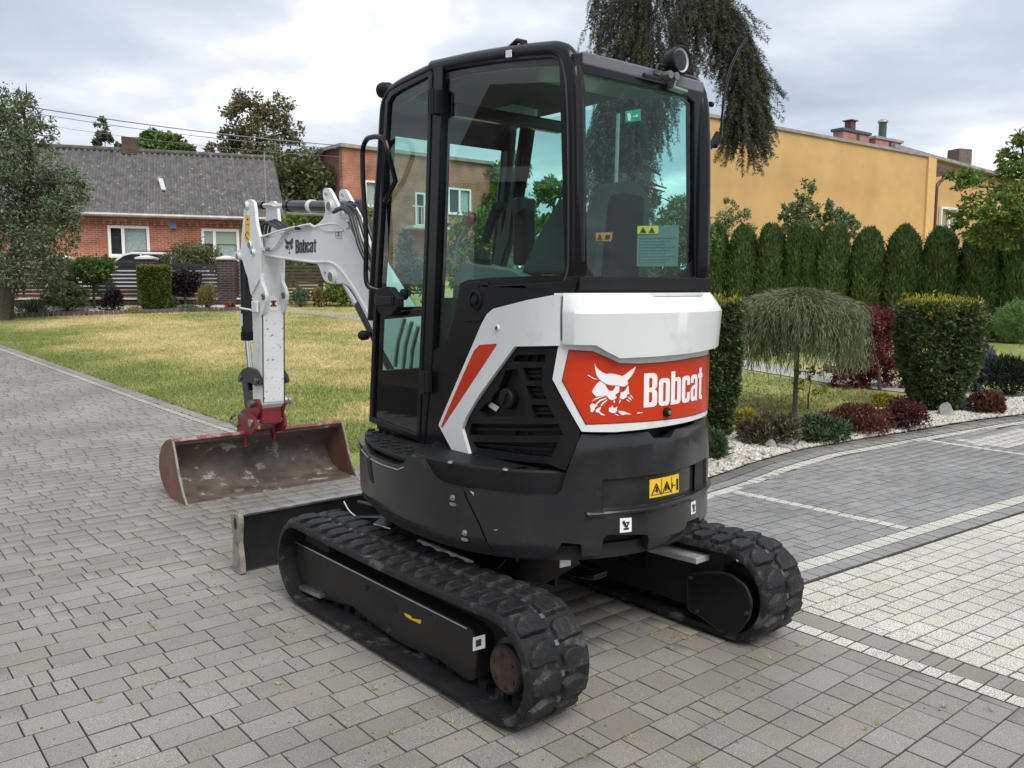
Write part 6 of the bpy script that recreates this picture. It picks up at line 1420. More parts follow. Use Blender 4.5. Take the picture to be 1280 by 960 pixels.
# ---- weeping spruce behind the cab
def strands(r, starts, out, length, droop, seg=.05):
    """hanging shoots: returns centre-line segments"""
    A, B = [], []
    for p, o, l, dr in zip(starts, out, length, droop):
        k = max(3, int(l/seg)); d = np.array(o, float); q = np.array(p, float)
        for i in range(k):
            d = unit(d+np.array([0, 0, -dr])*(.35)+r.normal(0, .10, 3)); nq = q+d*seg; A.append(q); B.append(nq); q = nq
    return np.array(A), np.array(B)
def needles(r, A, B, L=.034, W=.0065, per=11):
    n = len(A); D = unit(B-A); out = []
    for _ in range(per):
        t = r.uniform(0, 1, (n, 1)); P = A*(1-t)+B*t; side = unit(np.cross(D, rand_dir(r, n))); dd = unit(D*.75+side); out.append(leaf_quads(P, dd, unit(np.cross(dd, rand_dir(r, n))), L*r.uniform(.8, 1.3, n), W))
    return out
YS = 10.3; bs = at(800, 400, YS); root = empty('weeping_spruce', (bs[0], bs[1], terr(YS))); tag(root, 'tall dark weeping spruce hanging down behind the excavator cab', 'tree'); b0 = np.array([bs[0], bs[1], terr(YS)])
r = np.random.default_rng(31); tk = MB(); tk.tube([(-.25, 0, -.1), (-.25, 0, 2.5), (0, 0, 5), (.05, 0, 7.2)], [.16, .13, .08, .03], 10)
S_, O2, Ln, Dr = [], [], [], []
def loc(x, y, Y=YS): return at(x, y, Y)-b0
for k in range(3300):
    z = r.uniform(1.3, 5.9); a = r.uniform(0, 6.283); 
    rad = np.interp(z, [1.2, 3.0, 3.9, 4.6, 6.6], [.30, .30, .42, .70, .72])*r.uniform(.12, 1)**.7; S_.append((math.cos(a)*rad+np.interp(z, [2, 3.4, 4.4, 5.9], [-.30, -.26, .10, .20]), math.sin(a)*rad, z)); O2.append((math.cos(a)*.55, math.sin(a)*.55, -.35)); Ln.append(r.uniform(.25, .6)); Dr.append(r.uniform(.6, 1.2))
for k in range(26):
    z = r.uniform(1.8, 6.6); a = r.uniform(0, 6.283); limb(tk, (-.05, 0, z), (math.cos(a)*.4-.1, math.sin(a)*.4, z-.1), .028, .008, .1, random.Random(k), 4)
mainl = [loc(802, -80), loc(850, -62, YS-.1), loc(890, -8, YS-.2), loc(915, 30, YS-.2), loc(932, 80, YS-.2), loc(936, 130, YS-.2), loc(934, 165, YS-.2)]
tk.tube(fillet([tuple(p) for p in mainl], .2), [.05]*(len(fillet([tuple(p) for p in mainl], .2))-8)+[.04, .035, .03, .025, .02, .016, .012, .01], 8)
ml = np.array([tuple(p) for p in fillet([tuple(p) for p in mainl], .2)])
for k in range(1150):
    t = r.uniform(.16, 1)**.75*(len(ml)-1); i = int(t); i = min(i, len(ml)-2); p = ml[i]*(1-(t-i))+ml[i+1]*(t-i); a = r.uniform(0, 6.283); o = np.array([math.cos(a)*.8, math.sin(a)*.5, .05]); 
    S_.append(p); O2.append(o+np.array([.15, 0, 0])); Ln.append(r.uniform(.22, .62)); Dr.append(r.uniform(.5, 1.1))
for (x0, y0, x1, y1, kk) in ((940, 70, 975, 115, 12), (935, 90, 968, 125, 10), (930, 150, 972, 190, 22), (930, 160, 950, 218, 14), (915, 150, 900, 205, 14), (960, 105, 986, 118, 6), (762, 20, 742, 55, 8), (770, 5, 748, 10, 6), (925, 10, 962, 45, 8)):
    for q in range(kk):
        p = loc(x0+r.normal(0, 5), y0+r.normal(0, 5), YS-.2+r.normal(0, .12)); e = loc(x1, y1, YS-.2); d = unit(e-p); S_.append(p); O2.append(d*1.6); Ln.append(np.linalg.norm(e-p)*r.uniform(.7, 1.1)); Dr.append(.12)
A, B = strands(r, S_, O2, Ln, Dr); parts = needles(r, A, B)
low = []; foliage('crown', parts, M_spruce, root)
sel = r.uniform(0, 1, len(A)) < .28; foliage('shoot_tips', needles(r, A[sel], B[sel], .036, .007, 6), M_sprucet, root)
tw = MB()
for i in range(0, len(A), 3): pass
tk.build('trunk', m_bark, root)
V, Fq = leaf_quads(A, unit(B-A), unit(np.cross(unit(B-A), rand_dir(r, len(A)))), np.linalg.norm(B-A, axis=1)*1.15, .008); link('twigs', np_mesh('twigs', V, Fq), root, m_bark)

# ================================================================== buildings, fences and planting at the back
def frame(name, A, B, label, cat):
    """thing standing on the line A-B: local x along it, local y away from the camera"""
    A = Vector((A[0], A[1], 0)); B = Vector((B[0], B[1], 0)); d = B-A; root = empty(name, A, math.atan2(d.y, d.x)); tag(root, label, cat); return root, d.length
def lx(root, x, y, yl=0.):
    """(x, z) where the sight line meets the plane y = yl of the thing"""
    c, s = math.cos(root.rotation_euler.z), math.sin(root.rotation_euler.z); r = ray(x, y); o = np.array([-root.location.x, -root.location.y]); ol = np.array([o[0]*c+o[1]*s, -o[0]*s+o[1]*c]); dl = np.array([r[0]*c+r[1]*s, -r[0]*s+r[1]*c]); t = (yl-ol[1])/dl[1]; return ol[0]+t*dl[0], H+t*r[2]
m_pvc = mat('white_window_frame', (.78, .78, .76), .35)
m_pane = glassmat('house_glass', (.86, .9, .9), 1.3)
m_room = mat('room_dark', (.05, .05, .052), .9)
m_curtain = mat('net_curtain', (.62, .62, .60), .8, var=.3, vscale=26)
m_blind = mat('roller_blind', (.55, .57, .46), .8)
m_coping = mat('white_coping', (.62, .60, .56), .7, var=.12, vscale=4)
def window(root, x0, x1, z0, z1, y=0., split=None, name='window', fill='curtain', blind=0., fw=.09):
    """frame standing proud of the wall plane y, panes, curtain behind, mullion at split"""
    w = MB()
    for a, b, c, d in ((x0, x1, z1-fw, z1), (x0, x1, z0, z0+fw), (x0, x0+fw, z0+fw, z1-fw), (x1-fw, x1, z0+fw, z1-fw)): w.box(((a+b)/2, y-.02, (c+d)/2), (b-a, .10, d-c))
    o = w.build(name, m_pvc, root, smooth=False)
    sp = [x0+fw]+([split] if split else [])+[x1-fw]
    if split: MB().box((split, y-.022, (z0+z1)/2), (fw*1.1, .10, z1-z0-2*fw-.004)).build('mullion', m_pvc, o)
    for a, b in zip(sp[:-1], sp[1:]): MB().box(((a+b)/2, y-.004, (z0+z1)/2), (b-a, .01, z1-z0-2*fw+.02)).build('pane', m_pane, o)
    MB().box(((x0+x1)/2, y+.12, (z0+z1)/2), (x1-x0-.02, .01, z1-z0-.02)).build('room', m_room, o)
    if fill == 'curtain':
        cw_ = MB(); a = split or x0+fw
        V = []; k = 24
        for i in range(k+1): xx = a+.03+(x1-fw-a-.06)*i/k; V += [(xx, y+.07+.02*(i % 2), z0+.1), (xx, y+.07+.02*(i % 2), z1-.1)]
        cw_.add(V, [(2*i, 2*i+2, 2*i+3, 2*i+1) for i in range(k)]).build('curtain', m_curtain, o)
    if blind: MB().box(((x0+x1)/2, y+.03, z1-fw-blind/2), (x1-x0-2*fw, .012, blind)).build('blind', m_blind, o)
    MB().box(((x0+x1)/2, y-.06, z0-.03), (x1-x0+.1, .18, .04)).build('sill', m_coping, o)
    return o
# ---- long low brick house with corrugated roof
A, B = at(-70, 300, 30.2), at(346, 300, 34.2)
bh, LN = frame('brick_house', A, B, 'long low red brick house with a grey corrugated roof behind the fence', 'house')
zE = 4.62; ridge_y = 4.2; zR = 7.35
m_brk = brickmat('red_brick', 'X', (.42, .105, .055), (.30, .075, .042), (.36, .26, .20))
m_brkY = brickmat('red_brick_side', 'Y', (.42, .105, .055), (.30, .075, .042), (.36, .26, .20))
w1a, w1b = lx(bh, 135, 300)[0], lx(bh, 187, 300)[0]; w2a, w2b = lx(bh, 252, 300)[0], lx(bh, 299, 300)[0]; zw1, zw0 = lx(bh, 160, 282)[1], lx(bh, 160, 321)[1]; zv1, zv0 = lx(bh, 275, 286)[1], lx(bh, 275, 325)[1]
R3 = lambda x0, x1, z0, z1: [(x0, 0, z0), (x1, 0, z0), (x1, 0, z1), (x0, 0, z1)]
holed(R3(0, LN, .6, zE-.14), [R3(w1a, w1b, zw0, zw1), R3(w2a, w2b, zv0, zv1)], (0, .28, 0)).build('wall', m_brk, bh, smooth=False)
MB().prism([(LN, .28, .6), (LN, 2*ridge_y, .6), (LN, 2*ridge_y, zE), (LN, ridge_y, zR-.15), (LN, .28, zE)], (-.28, 0, 0)).build('gable_wall', m_brkY, bh, smooth=False)
MB().box((LN/2, 2*ridge_y, (zE+.6)/2), (LN, .28, zE-.6)).build('back_wall', m_brk, bh, smooth=False)
m_cor = mat('corrugated_cement', (.105, .10, .096), .9, var=.45, vscale=3.2, col2=(.27, .26, .245), patch=(5.5, .62, .04), bump=.4, bscale=30)
for sgn, nm in ((0, 'roof'), (1, 'roof_back')):
    nc = int(LN/.03); us = np.linspace(-.3, LN+.35, nc); nv = 6; V = []
    for j in range(nv+1):
        t = j/nv; yy_ = (-.35)*(1-t)+ridge_y*t; zz = (zE-.02-.35*(zR-zE)/ridge_y)*(1-t)+zR*t
        if sgn: yy_ = 2*ridge_y-yy_
        for i, u in enumerate(us): V.append((u, yy_, zz+.05*math.sin(u/.22*2*math.pi)))
    a = (np.arange(nv)[:, None]*nc+np.arange(nc-1)[None]).ravel(); link(nm, np_mesh(nm, V, np.stack([a, a+1, a+nc+1, a+nc], -1), True), bh, m_cor)
MB().tube([(-.3, ridge_y, zR+.03), (LN+.35, ridge_y, zR+.03)], .11, 10).build('ridge_cap', m_cor, bh)
m_gut = mat('zinc_gutter', (.33, .31, .29), .5, metal=.3, var=.3, vscale=3)
MB().tube([(-.3, -.42, zE-.24), (LN+.3, -.42, zE-.26)], .075, 8).build('gutter', m_gut, bh)
MB().box((LN/2, -.06, zE-.38), (LN, .12, .16)).build('brick_cornice', m_brk, bh, smooth=False)
dt = MB()
for k in range(int(LN/.25)): dt.box((.12+k*.25, -.05, zE-.52), (.12, .10, .12))
dt.build('dentil_course', m_brk, bh, smooth=False, kind='stuff')
window(bh, w1a, w1b, zw0, zw1, .06, w1a+(w1b-w1a)*.36, fw=.10); window(bh, w2a, w2b, zv0, zv1, .06, w2a+(w2b-w2a)*.34, blind=(zv1-zv0)*.40, fw=.10)
pa, pz1 = lx(bh, 212, 277); pb, pz0 = lx(bh, 221, 286); MB().box(((pa+pb)/2, -.13, (pz0+pz1)/2), (pb-pa, .04, pz1-pz0)).build('house_number_plate', mat('blue_enamel', (.10, .16, .36), .4), bh)
MB().box((lx(bh, 163, 190, ridge_y)[0], ridge_y, zR+.2), (.62, .5, .7)).build('chimney', mat('dark_chimney_brick', (.10, .065, .05), .9, var=.4, vscale=8, bump=.6, bscale=20), bh)
px0 = lx(bh, 203, 236, ridge_y*.45); rt = MB().box((px0[0], ridge_y*.40, zE+(zR-zE)*.42), (.17, .95, .05), Matrix.Rotation(.16, 3, 'Z') @ Matrix.Rotation(math.atan((zR-zE)/ridge_y), 3, 'X')).build('roof_patch', mat('bare_cement', (.50, .49, .46), .8), bh)
MB().tube([(LN-.1, -.42, zE-.26), (LN-.1, -.1, zE-.5), (LN-.1, -.08, 1.2)], .045, 8).build('downpipe', m_gut, bh)
MB().tube([(LN-.4, -.4, zE), (LN-.4, -.3, zE+2.3)], .02, 6).build('mast', m_gut, bh)
# ---- flat-roofed brick block
C0 = at(430, 300, 40.); A = np.array([C0[0], C0[1]]); dR = np.array([GU[0]*.98, GU[1]]); C1 = at(613, 300, 45.6)
bb, LB = frame('brick_block', C0, C1, 'tall flat roofed red and brown brick house seen behind the cab', 'house')
zT = lx(bb, 432, 184)[1]; m_brk2 = brickmat('orange_brick', 'X', (.43, .115, .055), (.30, .10, .055), (.30, .22, .17)); m_brk2y = brickmat('dark_red_brick', 'Y', (.20, .055, .04), (.14, .05, .036), (.2, .14, .11))
wa, wz1 = lx(bb, 456, 225); wb, wz0 = lx(bb, 473, 259); wc, wz3 = lx(bb, 560, 234); wd, wz2 = lx(bb, 589, 269); we, wz5 = lx(bb, 519, 240); wf, wz4 = lx(bb, 532, 283)
holed([(0, 0, .5), (LB, 0, .5), (LB, 0, zT), (0, 0, zT)], [R3(wa, wb, wz0, wz1), R3(wc, wd, wz2, wz3), R3(we, wf, wz4, wz5)], (0, .3, 0)).build('wall', m_brk2, bb, smooth=False)
MB().box((.15, 4.3, (zT+.5)/2), (.3, 8., zT-.5)).build('side_wall', m_brk2y, bb, smooth=False)
MB().box((LB-.15, 4.3, (zT+.5)/2), (.3, 8., zT-.5)).build('side_wall', m_brk2y, bb, smooth=False)
MB().box((LB/2, 4.2, zT+.07), (LB+.3, 8.7, .16)).build('roof_slab', m_gut, bb)
window(bb, wa, wb, wz0, wz1, .06, None); window(bb, wc, wd, wz2, wz3, .06, (wc+wd)/2); window(bb, we, wf, wz4, wz5, .06, None, fill='')
bl0 = lx(bb, 507, 285)[0]; MB().box(((bl0+wf)/2+.3, -.5, wz4-.12), (wf-bl0+1., 1.0, .14)).build('balcony_slab', m_coping, bb)
rl_ = MB()
for k in range(9): rl_.box((bl0+.1+k*(wf-bl0+.8)/9, -.95, wz4+.40), (.03, .03, .9))
rl_.box(((bl0+wf)/2+.3, -.95, wz4+.86), (wf-bl0+1., .05, .05)); rl_.build('balcony_rail', m_pvc, bb, kind='stuff')
# ---- yellow house on the right
Y0, Y1 = at(874, 300, 24.0), at(1163, 300, 31.5)
yh, LY_ = frame('yellow_house', Y0, Y1, 'big blank ochre yellow house wall with a sloping top edge behind the hedge', 'house')
m_ylw = mat('ochre_render', (.56, .36, .15), .9, var=.09, vscale=.9, bump=.2, bscale=50, col2=(.49, .305, .12), patch=(.55, .56, .16))
kx = (lx(yh, 885, 250, 6.)[0]-lx(yh, 885, 250, 0.)[0])/6.+.06
xa, za_ = lx(yh, 960, 160); xb, zb_ = lx(yh, 1163, 197); sl_ = (zb_-za_)/(xb-xa); zl = za_-sl_*xa; zr_ = zl+sl_*LY_
MB().prism([(0, 0, .3), (LY_, 0, .3), (LY_, 0, zr_), (0, 0, zl)], (0, .4, 0)).build('wall', m_ylw, yh, smooth=False)
MB().prism([(LY_-.55, -.0, .3), (LY_, -.0, .3), (LY_, 0, zr_-.02), (LY_-.55, 0, zr_-.01)], (0, -.08, 0)).build('corner_strip', mat('pale_render', (.64, .42, .17), .9, var=.05), yh, smooth=False)
MB().prism([(-.1, -.06, zl), (LY_+.1, -.06, zr_), (LY_+.1, -.06, zr_+.09), (-.1, -.06, zl+.09)], (7*kx, 7, 0)).build('roof_edge', m_gut, yh, smooth=False)
MB().prism([(.4*kx, .4, .3), (6.8*kx, 6.8, .3), (6.8*kx, 6.8, zl-.02), (.4*kx, .4, zl-.02)], (.3, 0, 0)).build('side_wall', m_ylw, yh, smooth=False)
# set-back wing with gutter and downpipe
xw, zw = lx(yh, 1200, 205, 1.6); xw2 = lx(yh, 1330, 240, 1.6)[0]
MB().prism([(LY_-.4, 1.6, .3), (xw2, 1.6, .3), (xw2, 1.6, zw-.6), (LY_-.4, 1.6, zw+.1)], (0, .3, 0)).build('wing_wall', m_ylw, yh, smooth=False)
MB().prism([(LY_-.4, 1.3, zw+.10), (xw2+.2, 1.3, zw-.6), (xw2+.2, 1.3, zw-.48), (LY_-.4, 1.3, zw+.22)], (0, 5, 0)).build('wing_roof_edge', m_gut, yh, smooth=False)
m_brg = mat('red_brown_gutter', (.10, .032, .028), .4)
g0 = lx(yh, 1160, 209, .2); g1 = lx(yh, 1188, 213, .2)
MB().box(((g0[0]+g1[0])/2+.2, .9, g0[1]), (g1[0]-g0[0]+.2, 1.4, .26)).build('canopy', m_brg, yh, bev=.02)
d0 = lx(yh, 1180, 219, .25); d1 = lx(yh, 1170, 230, .25)
MB().tube(fillet([(d0[0], .25, d0[1]), (d0[0], .25, d0[1]-.12), (d1[0]+.05, .25, d1[1]-.05), (d1[0]+.05, .25, 1.0)], .15), .065, 10).build('downpipe', m_brg, yh)
q0 = lx(yh, 1175, 258, 1.55); q1 = lx(yh, 1190, 287, 1.55); window(yh, q0[0], q1[0]+.3, q1[1], q0[1], 1.55, (q0[0]+q1[0])/2+.15)
m_chim = mat('pink_brick_chimney', (.36, .165, .135), .85, var=.2, vscale=9, bump=.4, bscale=30); m_gpipe = mat('green_pipe', (.035, .085, .06), .4)
for (x0, x1, yt, yb, kind) in ((1053, 1087, 163, 186, 0), (1094, 1127, 173, 192, 1)):
    a, zt2 = lx(yh, x0, yt, 1.5); b, zb2 = lx(yh, x1, yb, 1.5); c_ = MB().box(((a+b)/2, 1.7, (zt2+zb2)/2-.3), (b-a-.1, .4, zt2-zb2+.6)).build('chimney', m_chim, yh, bev=.02)
    MB().box(((a+b)/2, 1.7, zt2+.05), (b-a+.06, .50, .10)).build('chimney_cap', m_gpipe if kind == 0 else m_gut, c_, bev=.01); MB().box(((a+b)/2+.1, 1.495, (zt2+zb2)/2+.1), (.18, .01, .2)).build('vent_hole', m_room, c_)
    if kind: MB().tube([((a+b)/2-.12, 1.7, zt2+.1), ((a+b)/2-.12, 1.7, zt2+.75)], .14, 12).build('flue_pipe', m_gpipe, c_); MB().lathe(((a+b)/2-.12, 1.7, zt2+.68), (0, 0, 1), [(.19, 0), (.19, .03), (.15, .09), (.1, .12)], 12).build('flue_cowl', m_gut, c_)
    else: MB().box(((a+b)/2-.1, 1.7, zt2+.25), (.28, .26, .34)).build('chimney_pot', m_brg, c_); MB().box(((a+b)/2-.1, 1.7, zt2+.44), (.42, .38, .04)).build('pot_cap', m_brg, c_)
# distant roof at the right edge
A, B = at(1205, 200, 46), at(1300, 200, 48); dh_, LD = frame('distant_house', A, B, 'dark distant roof with a square chimney above the leafy tree at right', 'house')
zr0 = lx(dh_, 1215, 212)[1]; MB().prism([(-.5, 0, 2), (LD+2, 0, 2), (LD+2, 0, zr0-.6), (-.5, 0, zr0-.6)], (0, 6, 0)).build('wall', m_ylw, dh_, smooth=False)
MB().prism([(-.9, -.3, zr0-.6), (-.9, 6.3, zr0-.6), (-.9, 3, zr0+.5)], (LD+3.5, 0, 0)).build('roof', m_cor, dh_, smooth=False)
ch = lx(dh_, 1239, 185); MB().box((ch[0], 2, ch[1]-.6), (.95, .8, 1.6)).build('chimney', mat('old_chimney', (.16, .12, .10), .9, var=.3, vscale=6), dh_)

# ---- slatted fence with brick pillars
m_pil = brickmat('dark_brown_brick', 'X', (.050, .030, .026), (.034, .022, .02), (.09, .08, .075)); m_slat = mat('anthracite_slat', (.028, .030, .034), .45, var=.15); m_slatb = mat('brown_slat', (.06, .04, .034), .5, var=.2)
FA, FB = at(-70, 380, 26.3), at(420, 380, 27.6); fe, LF = frame('slat_fence', FA, FB, 'anthracite slat fence on a brick plinth with brown brick pillars', 'fence')
gz0 = terr(26.5); fx = lambda x: lx(fe, x, 350)[0]; fz = lambda y: lx(fe, 200, y)[1]
zb0, zb1 = gz0-.1, fz(374.5)
MB().box((fx(140), .0, (zb0+zb1)/2), (fx(300)-fx(-20)+2, .26, zb1-zb0)).build('plinth', m_pil, fe, smooth=False); MB().box((fx(140), 0, zb1+.025), (fx(300)-fx(-20)+2, .34, .05)).build('coping', m_coping, fe, bev=.008)
pil = []
for x in (-25, 79, 185, 285): pil.append(x); p_ = MB().box((fx(x), -.02, (gz0+fz(325))/2-.1), (.55, .46, fz(325)-gz0+.2)).build('pillar', m_pil, fe, smooth=False); MB().lathe((fx(x), -.02, fz(325)+.02), (0, 0, 1), [(.40, 0), (.40, .05), (.05, .13)], 4).build('pillar_cap', m_coping, p_, smooth=False).rotation_euler = (0, 0, 0)
def slats(x0, x1, z0, z1, n, m, par, name='slat', y=.03, h=.085):
    for k in range(n): MB().box(((x0+x1)/2, y, z0+(z1-z0)*(k+.5)/n), (x1-x0, .035, h)).build(name, m, par, smooth=False)
    for x in np.linspace(x0+.03, x1-.03, 3): MB().box((x, y+.04, (z0+z1)/2), (.05, .045, z1-z0)).build('fence_post', m, par, smooth=False)
for a, b in zip(pil[:-1], pil[1:]): slats(fx(a)+.30, fx(b)-.30, zb1+.07, fz(329), 9, m_slat, fe)
m_wbar = mat('pale_slat', (.50, .46, .42), .6)
ga, _ = frame('sliding_gate', at(297, 380, 27.35), at(420, 380, 27.7), 'slatted brown sliding gate partly hidden by the white arm', 'gate')
gx = lambda x: lx(ga, x, 350)[0]
slats(gx(296), gx(404), terr(27.4)+.12, lx(ga, 350, 331)[1], 11, m_slatb, ga, y=.0, h=.072)
# edging and gravel of the front bed
strip('front_bed', [(-80, 398), (0, 396.5), (80, 393.5), (160, 391), (240, 388.5), (345, 386.5)], [(-80, 383), (0, 383), (80, 382.5), (160, 382), (240, 381.5), (345, 381)], .03, m_gravel)
def fb(r, n):
    x = r.uniform(-60, 345, n); lo = np.interp(x, [-80, 0, 80, 160, 240, 345], [398, 396.5, 393.5, 391, 388.5, 386.5])-1.5; y = lo-r.uniform(0, 1, n)*(lo-383); P = np.array([gt(a, b) for a, b in zip(x, y)]); P[:, 2] += .04; return P
pebbles('bed_pebbles', 3500, fb, .05, m_peb, 8)
E_ = [(-80, 400), (0, 398), (80, 395), (160, 392.3), (240, 389.8), (345, 387.5)]; eb = MB(); PP = [np.array(gt(*p)) for p in E_]
for a, b in zip(PP[:-1], PP[1:]):
    L = np.linalg.norm(b-a); k = int(L/.12); an = math.atan2(b[1]-a[1], b[0]-a[0])
    for i in range(k): c_ = a+(b-a)*(i+.5)/k; eb.box((c_[0], c_[1], c_[2]+.05+random.uniform(-.008, .008)), (.105, .08, .14), Matrix.Rotation(an, 3, 'Z'))
o = eb.build('bed_edging', mat('edging_brick', (.12, .085, .075), .9, var=.4, vscale=5), None, smooth=False); o['kind'] = 'stuff'

# ---- car behind the fence
ca, _ = frame('parked_car', at(98, 380, 29.2), at(262, 380, 29.4), 'silver estate car parked behind the slat fence', 'car'); cz = terr(29.2)+.14
m_car = mat('silver_car_paint', (.66, .67, .68), .25, metal=.1, coat=.6); m_cglass = mat('car_glass', (.02, .024, .028), .06, spec=.8); m_tyre = mat('tyre', (.02, .02, .02), .7)
body = [(0, .35), (.02, .75), (.12, .92), (.9, 1.0), (1.55, 1.46), (1.9, 1.55), (3.4, 1.53), (4.1, 1.40), (4.42, 1.0), (4.5, .6), (4.46, .32), (3.98, .30), (3.95, .5), (3.8, .66), (3.55, .70), (3.3, .66), (3.15, .5), (3.12, .28), (1.32, .28), (1.28, .5), (1.12, .66), (.88, .70), (.64, .66), (.5, .5), (.46, .3)]
cbd = MB().prism([(x, 0, cz+z) for x, z in body], (0, 1.75, 0)).build('body', m_car, ca, bev=.05, seg=3)
for pg in ([(1.0, 1.0), (1.62, 1.42), (1.85, 1.47), (2.15, 1.47), (2.15, 1.0)], [(2.22, 1.0), (2.22, 1.47), (3.15, 1.46), (3.15, 1.0)], [(3.22, 1.0), (3.22, 1.45), (3.45, 1.45), (4.05, 1.33), (4.2, 1.02)]): MB().prism([(x, -.006, cz+z) for x, z in pg], (0, .01, 0)).build('side_glass', m_cglass, cbd, smooth=False)
for x in (.88, 3.55): w_ = MB().lathe((x, -.01, cz+.31), (0, 1, 0), [(.2, 0), (.31, .01), (.31, .2), (.2, .21)], 24).build('wheel', m_tyre, ca); MB().lathe((x, -.015, cz+.31), (0, 1, 0), [(.19, 0), (.19, .02)], 20).build('rim', m_steel, w_)
MB().tube([(1.9, .12, cz+1.585), (3.5, .12, cz+1.57)], .015, 6).build('roof_rail', m_plastic, ca)
MB().box((4.46, .2, cz+.95), (.06, .2, .25)).build('tail_light', m_redknob, ca); MB().box((1.35, -.1, cz+1.05), (.12, .2, .12)).build('side_mirror', m_car, ca, bev=.03)

# ---- planting of the front bed
def standard(name, label, xc, yb, yt, yc, w, n, L, W, m, seed):
    g = ground_at(xc, yb); s = mpp(g.y); zt2 = at(640, yt, g.y)[2]; zc2 = at(640, yc, g.y)[2]; rx = w*s/2; rz = (zt2-zc2); rr = np.random.default_rng(seed)
    cl = [((g.x, g.y, zc2), (rx*.75, rx*.75, rz*.8))]+[((g.x+rx*.55*math.cos(a), g.y+rx*.55*math.sin(a), zc2+rz*rr.uniform(-.45, .3)), (rx*.45, rx*.45, rz*.55)) for a in np.arange(6)*1.047]
    return broad_tree(name, label, 'tree', g, cl, n, L, W, m, .045, seed=seed, shell=.6, up=-.2, fork=.75)
standard('standard_maple', 'small green ball headed standard maple on a bare stem in the front bed', 119, 388, 316, 337, 48, 5200, .11, .06, M_green, 41)
standard('purple_standard', 'dark purple ball headed standard behind the clipped yellow yew', 232, 384, 333, 352, 40, 4200, .10, .06, M_purple, 42)
g = ground_at(195, 388); Y = g.y; s = mpp(Y); hh = at(640, 334, Y)[2]-g.z; root = empty('clipped_cypress', g); tag(root, 'bright clipped cylinder yew with a flat yellow top in the front bed', 'shrub'); r = np.random.default_rng(43); n = 14000; t = r.uniform(0, 1, n); a = r.uniform(0, 6.283, n); k = r.uniform(0, 1, n) < .2; t = np.where(k, r.uniform(.95, 1, n), t); rho = np.where(k, np.sqrt(r.uniform(0, 1, n)), r.uniform(.85, 1, n))*np.interp(t, [0, .2, 1], [.72, .9, 1])*(1+r.normal(0, .03, n)); w = 18*s
foliage('crown', [leaves(r, np.stack([np.cos(a)*rho*w, np.sin(a)*rho*w, t*hh], -1), .08, .035, .5, out=np.stack([np.cos(a), np.sin(a), 0*a], -1)*.6)], leafmat('cypress_leaf', (.085, .125, .018), .4, .2), root)
n = 2600; a = r.uniform(0, 6.283, n); rho = np.sqrt(r.uniform(0, 1, n)); foliage('new_growth', [leaves(r, np.stack([np.cos(a)*rho*w, np.sin(a)*rho*w, hh*(.97+r.normal(0, .02, n))], -1), .08, .03, 1.)], M_yewtip, root); MB().tube([(0, 0, -.1), (0, 0, hh*.6)], .04, 6).build('trunk', m_bark, root)
# cloud pruned pine
g = ground_at(84, 391); s = mpp(g.y); cl = [((g.x+dx*s, g.y+dy, at(640, y, g.y)[2]), (q*s, q*s, q*s*.5)) for dx, y, q, dy in ((-14, 374, 14, 0), (10, 368, 15, .1), (-2, 362, 13, .2), (16, 378, 12, -.1), (2, 380, 12, -.2))]
broad_tree('cloud_pine', 'low cloud pruned pine with rounded pads at the left front bed', 'shrub', g, cl, 5200, .13, .03, leafmat('cloud_pine_needle', (.12, .15, .06), .45, .15), .05, seed=44, shell=.6, up=.8)
bush('purple_shrub', 'dark purple shrub right of the small standard maple', 'shrub', 127, 151, 362, 390, 900, .12, .05, M_purple, 45)
bush('golden_shrub', 'low yellow green cushion in front of the brick plinth', 'shrub', 156, 174, 384, 392, 500, .08, .04, M_yel, 46)
bush('dry_grass_shrub', 'straw coloured grassy shrub beside the last brick pillar', 'shrub', 246, 269, 358, 389, 1300, .22, .02, M_straw, 47, up=1.6)
bush('orange_shrub', 'small orange red tuft under the last brick pillar', 'shrub', 279, 292, 377, 388, 420, .09, .04, M_orange, 48)
bush('pale_shrub', 'low pale cushion under the purple standard', 'shrub', 221, 245, 381, 390, 900, .07, .035, M_grey, 49)
bush('dark_yew_shrub', 'dark low bush behind the clipped cylinder yew', 'shrub', 208, 222, 370, 389, 900, .08, .04, M_yew, 50)
bush('grey_shrub', 'grey green low shrub at the foot of the large left tree', 'shrub', 22, 54, 376, 394, 1100, .16, .03, M_grey, 51, up=1.)
bush('dark_green_shrub', 'dark green bush under the overhanging tree by the fence', 'shrub', 60, 92, 332, 388, 2600, .12, .06, M_yew, 52)
bush('variegated_shrub', 'small variegated shrub in front of the sliding gate', 'shrub', 362, 386, 360, 384, 1100, .10, .05, M_grey, 53)
bush('autumn_shrub', 'yellow brown shrub left of the green one under the boom', 'shrub', 389, 408, 357, 384, 1300, .10, .05, M_straw, 54)
bush('green_shrub', 'fresh green shrub on the grass below the white boom', 'shrub', 402, 452, 344, 384, 3600, .12, .06, M_lgreen, 55)
g = Vector(at(240, 350, 28.2)); g.z = terr(28.2); cl = [((g.x+dx, g.y+dy, z), q) for dx, dy, z, q in ((0, 0, at(0, 318, 28.2)[2], (.75, .7, .45)), (-.5, .1, at(0, 324, 28.2)[2], (.5, .5, .4)), (.55, .1, at(0, 324, 28.2)[2], (.5, .5, .4)))]
broad_tree('weeping_cypress', 'yellow green drooping shrub behind the fence below the second window', 'shrub', g, cl, 3200, .20, .03, M_olive, .06, seed=56, up=-.7)
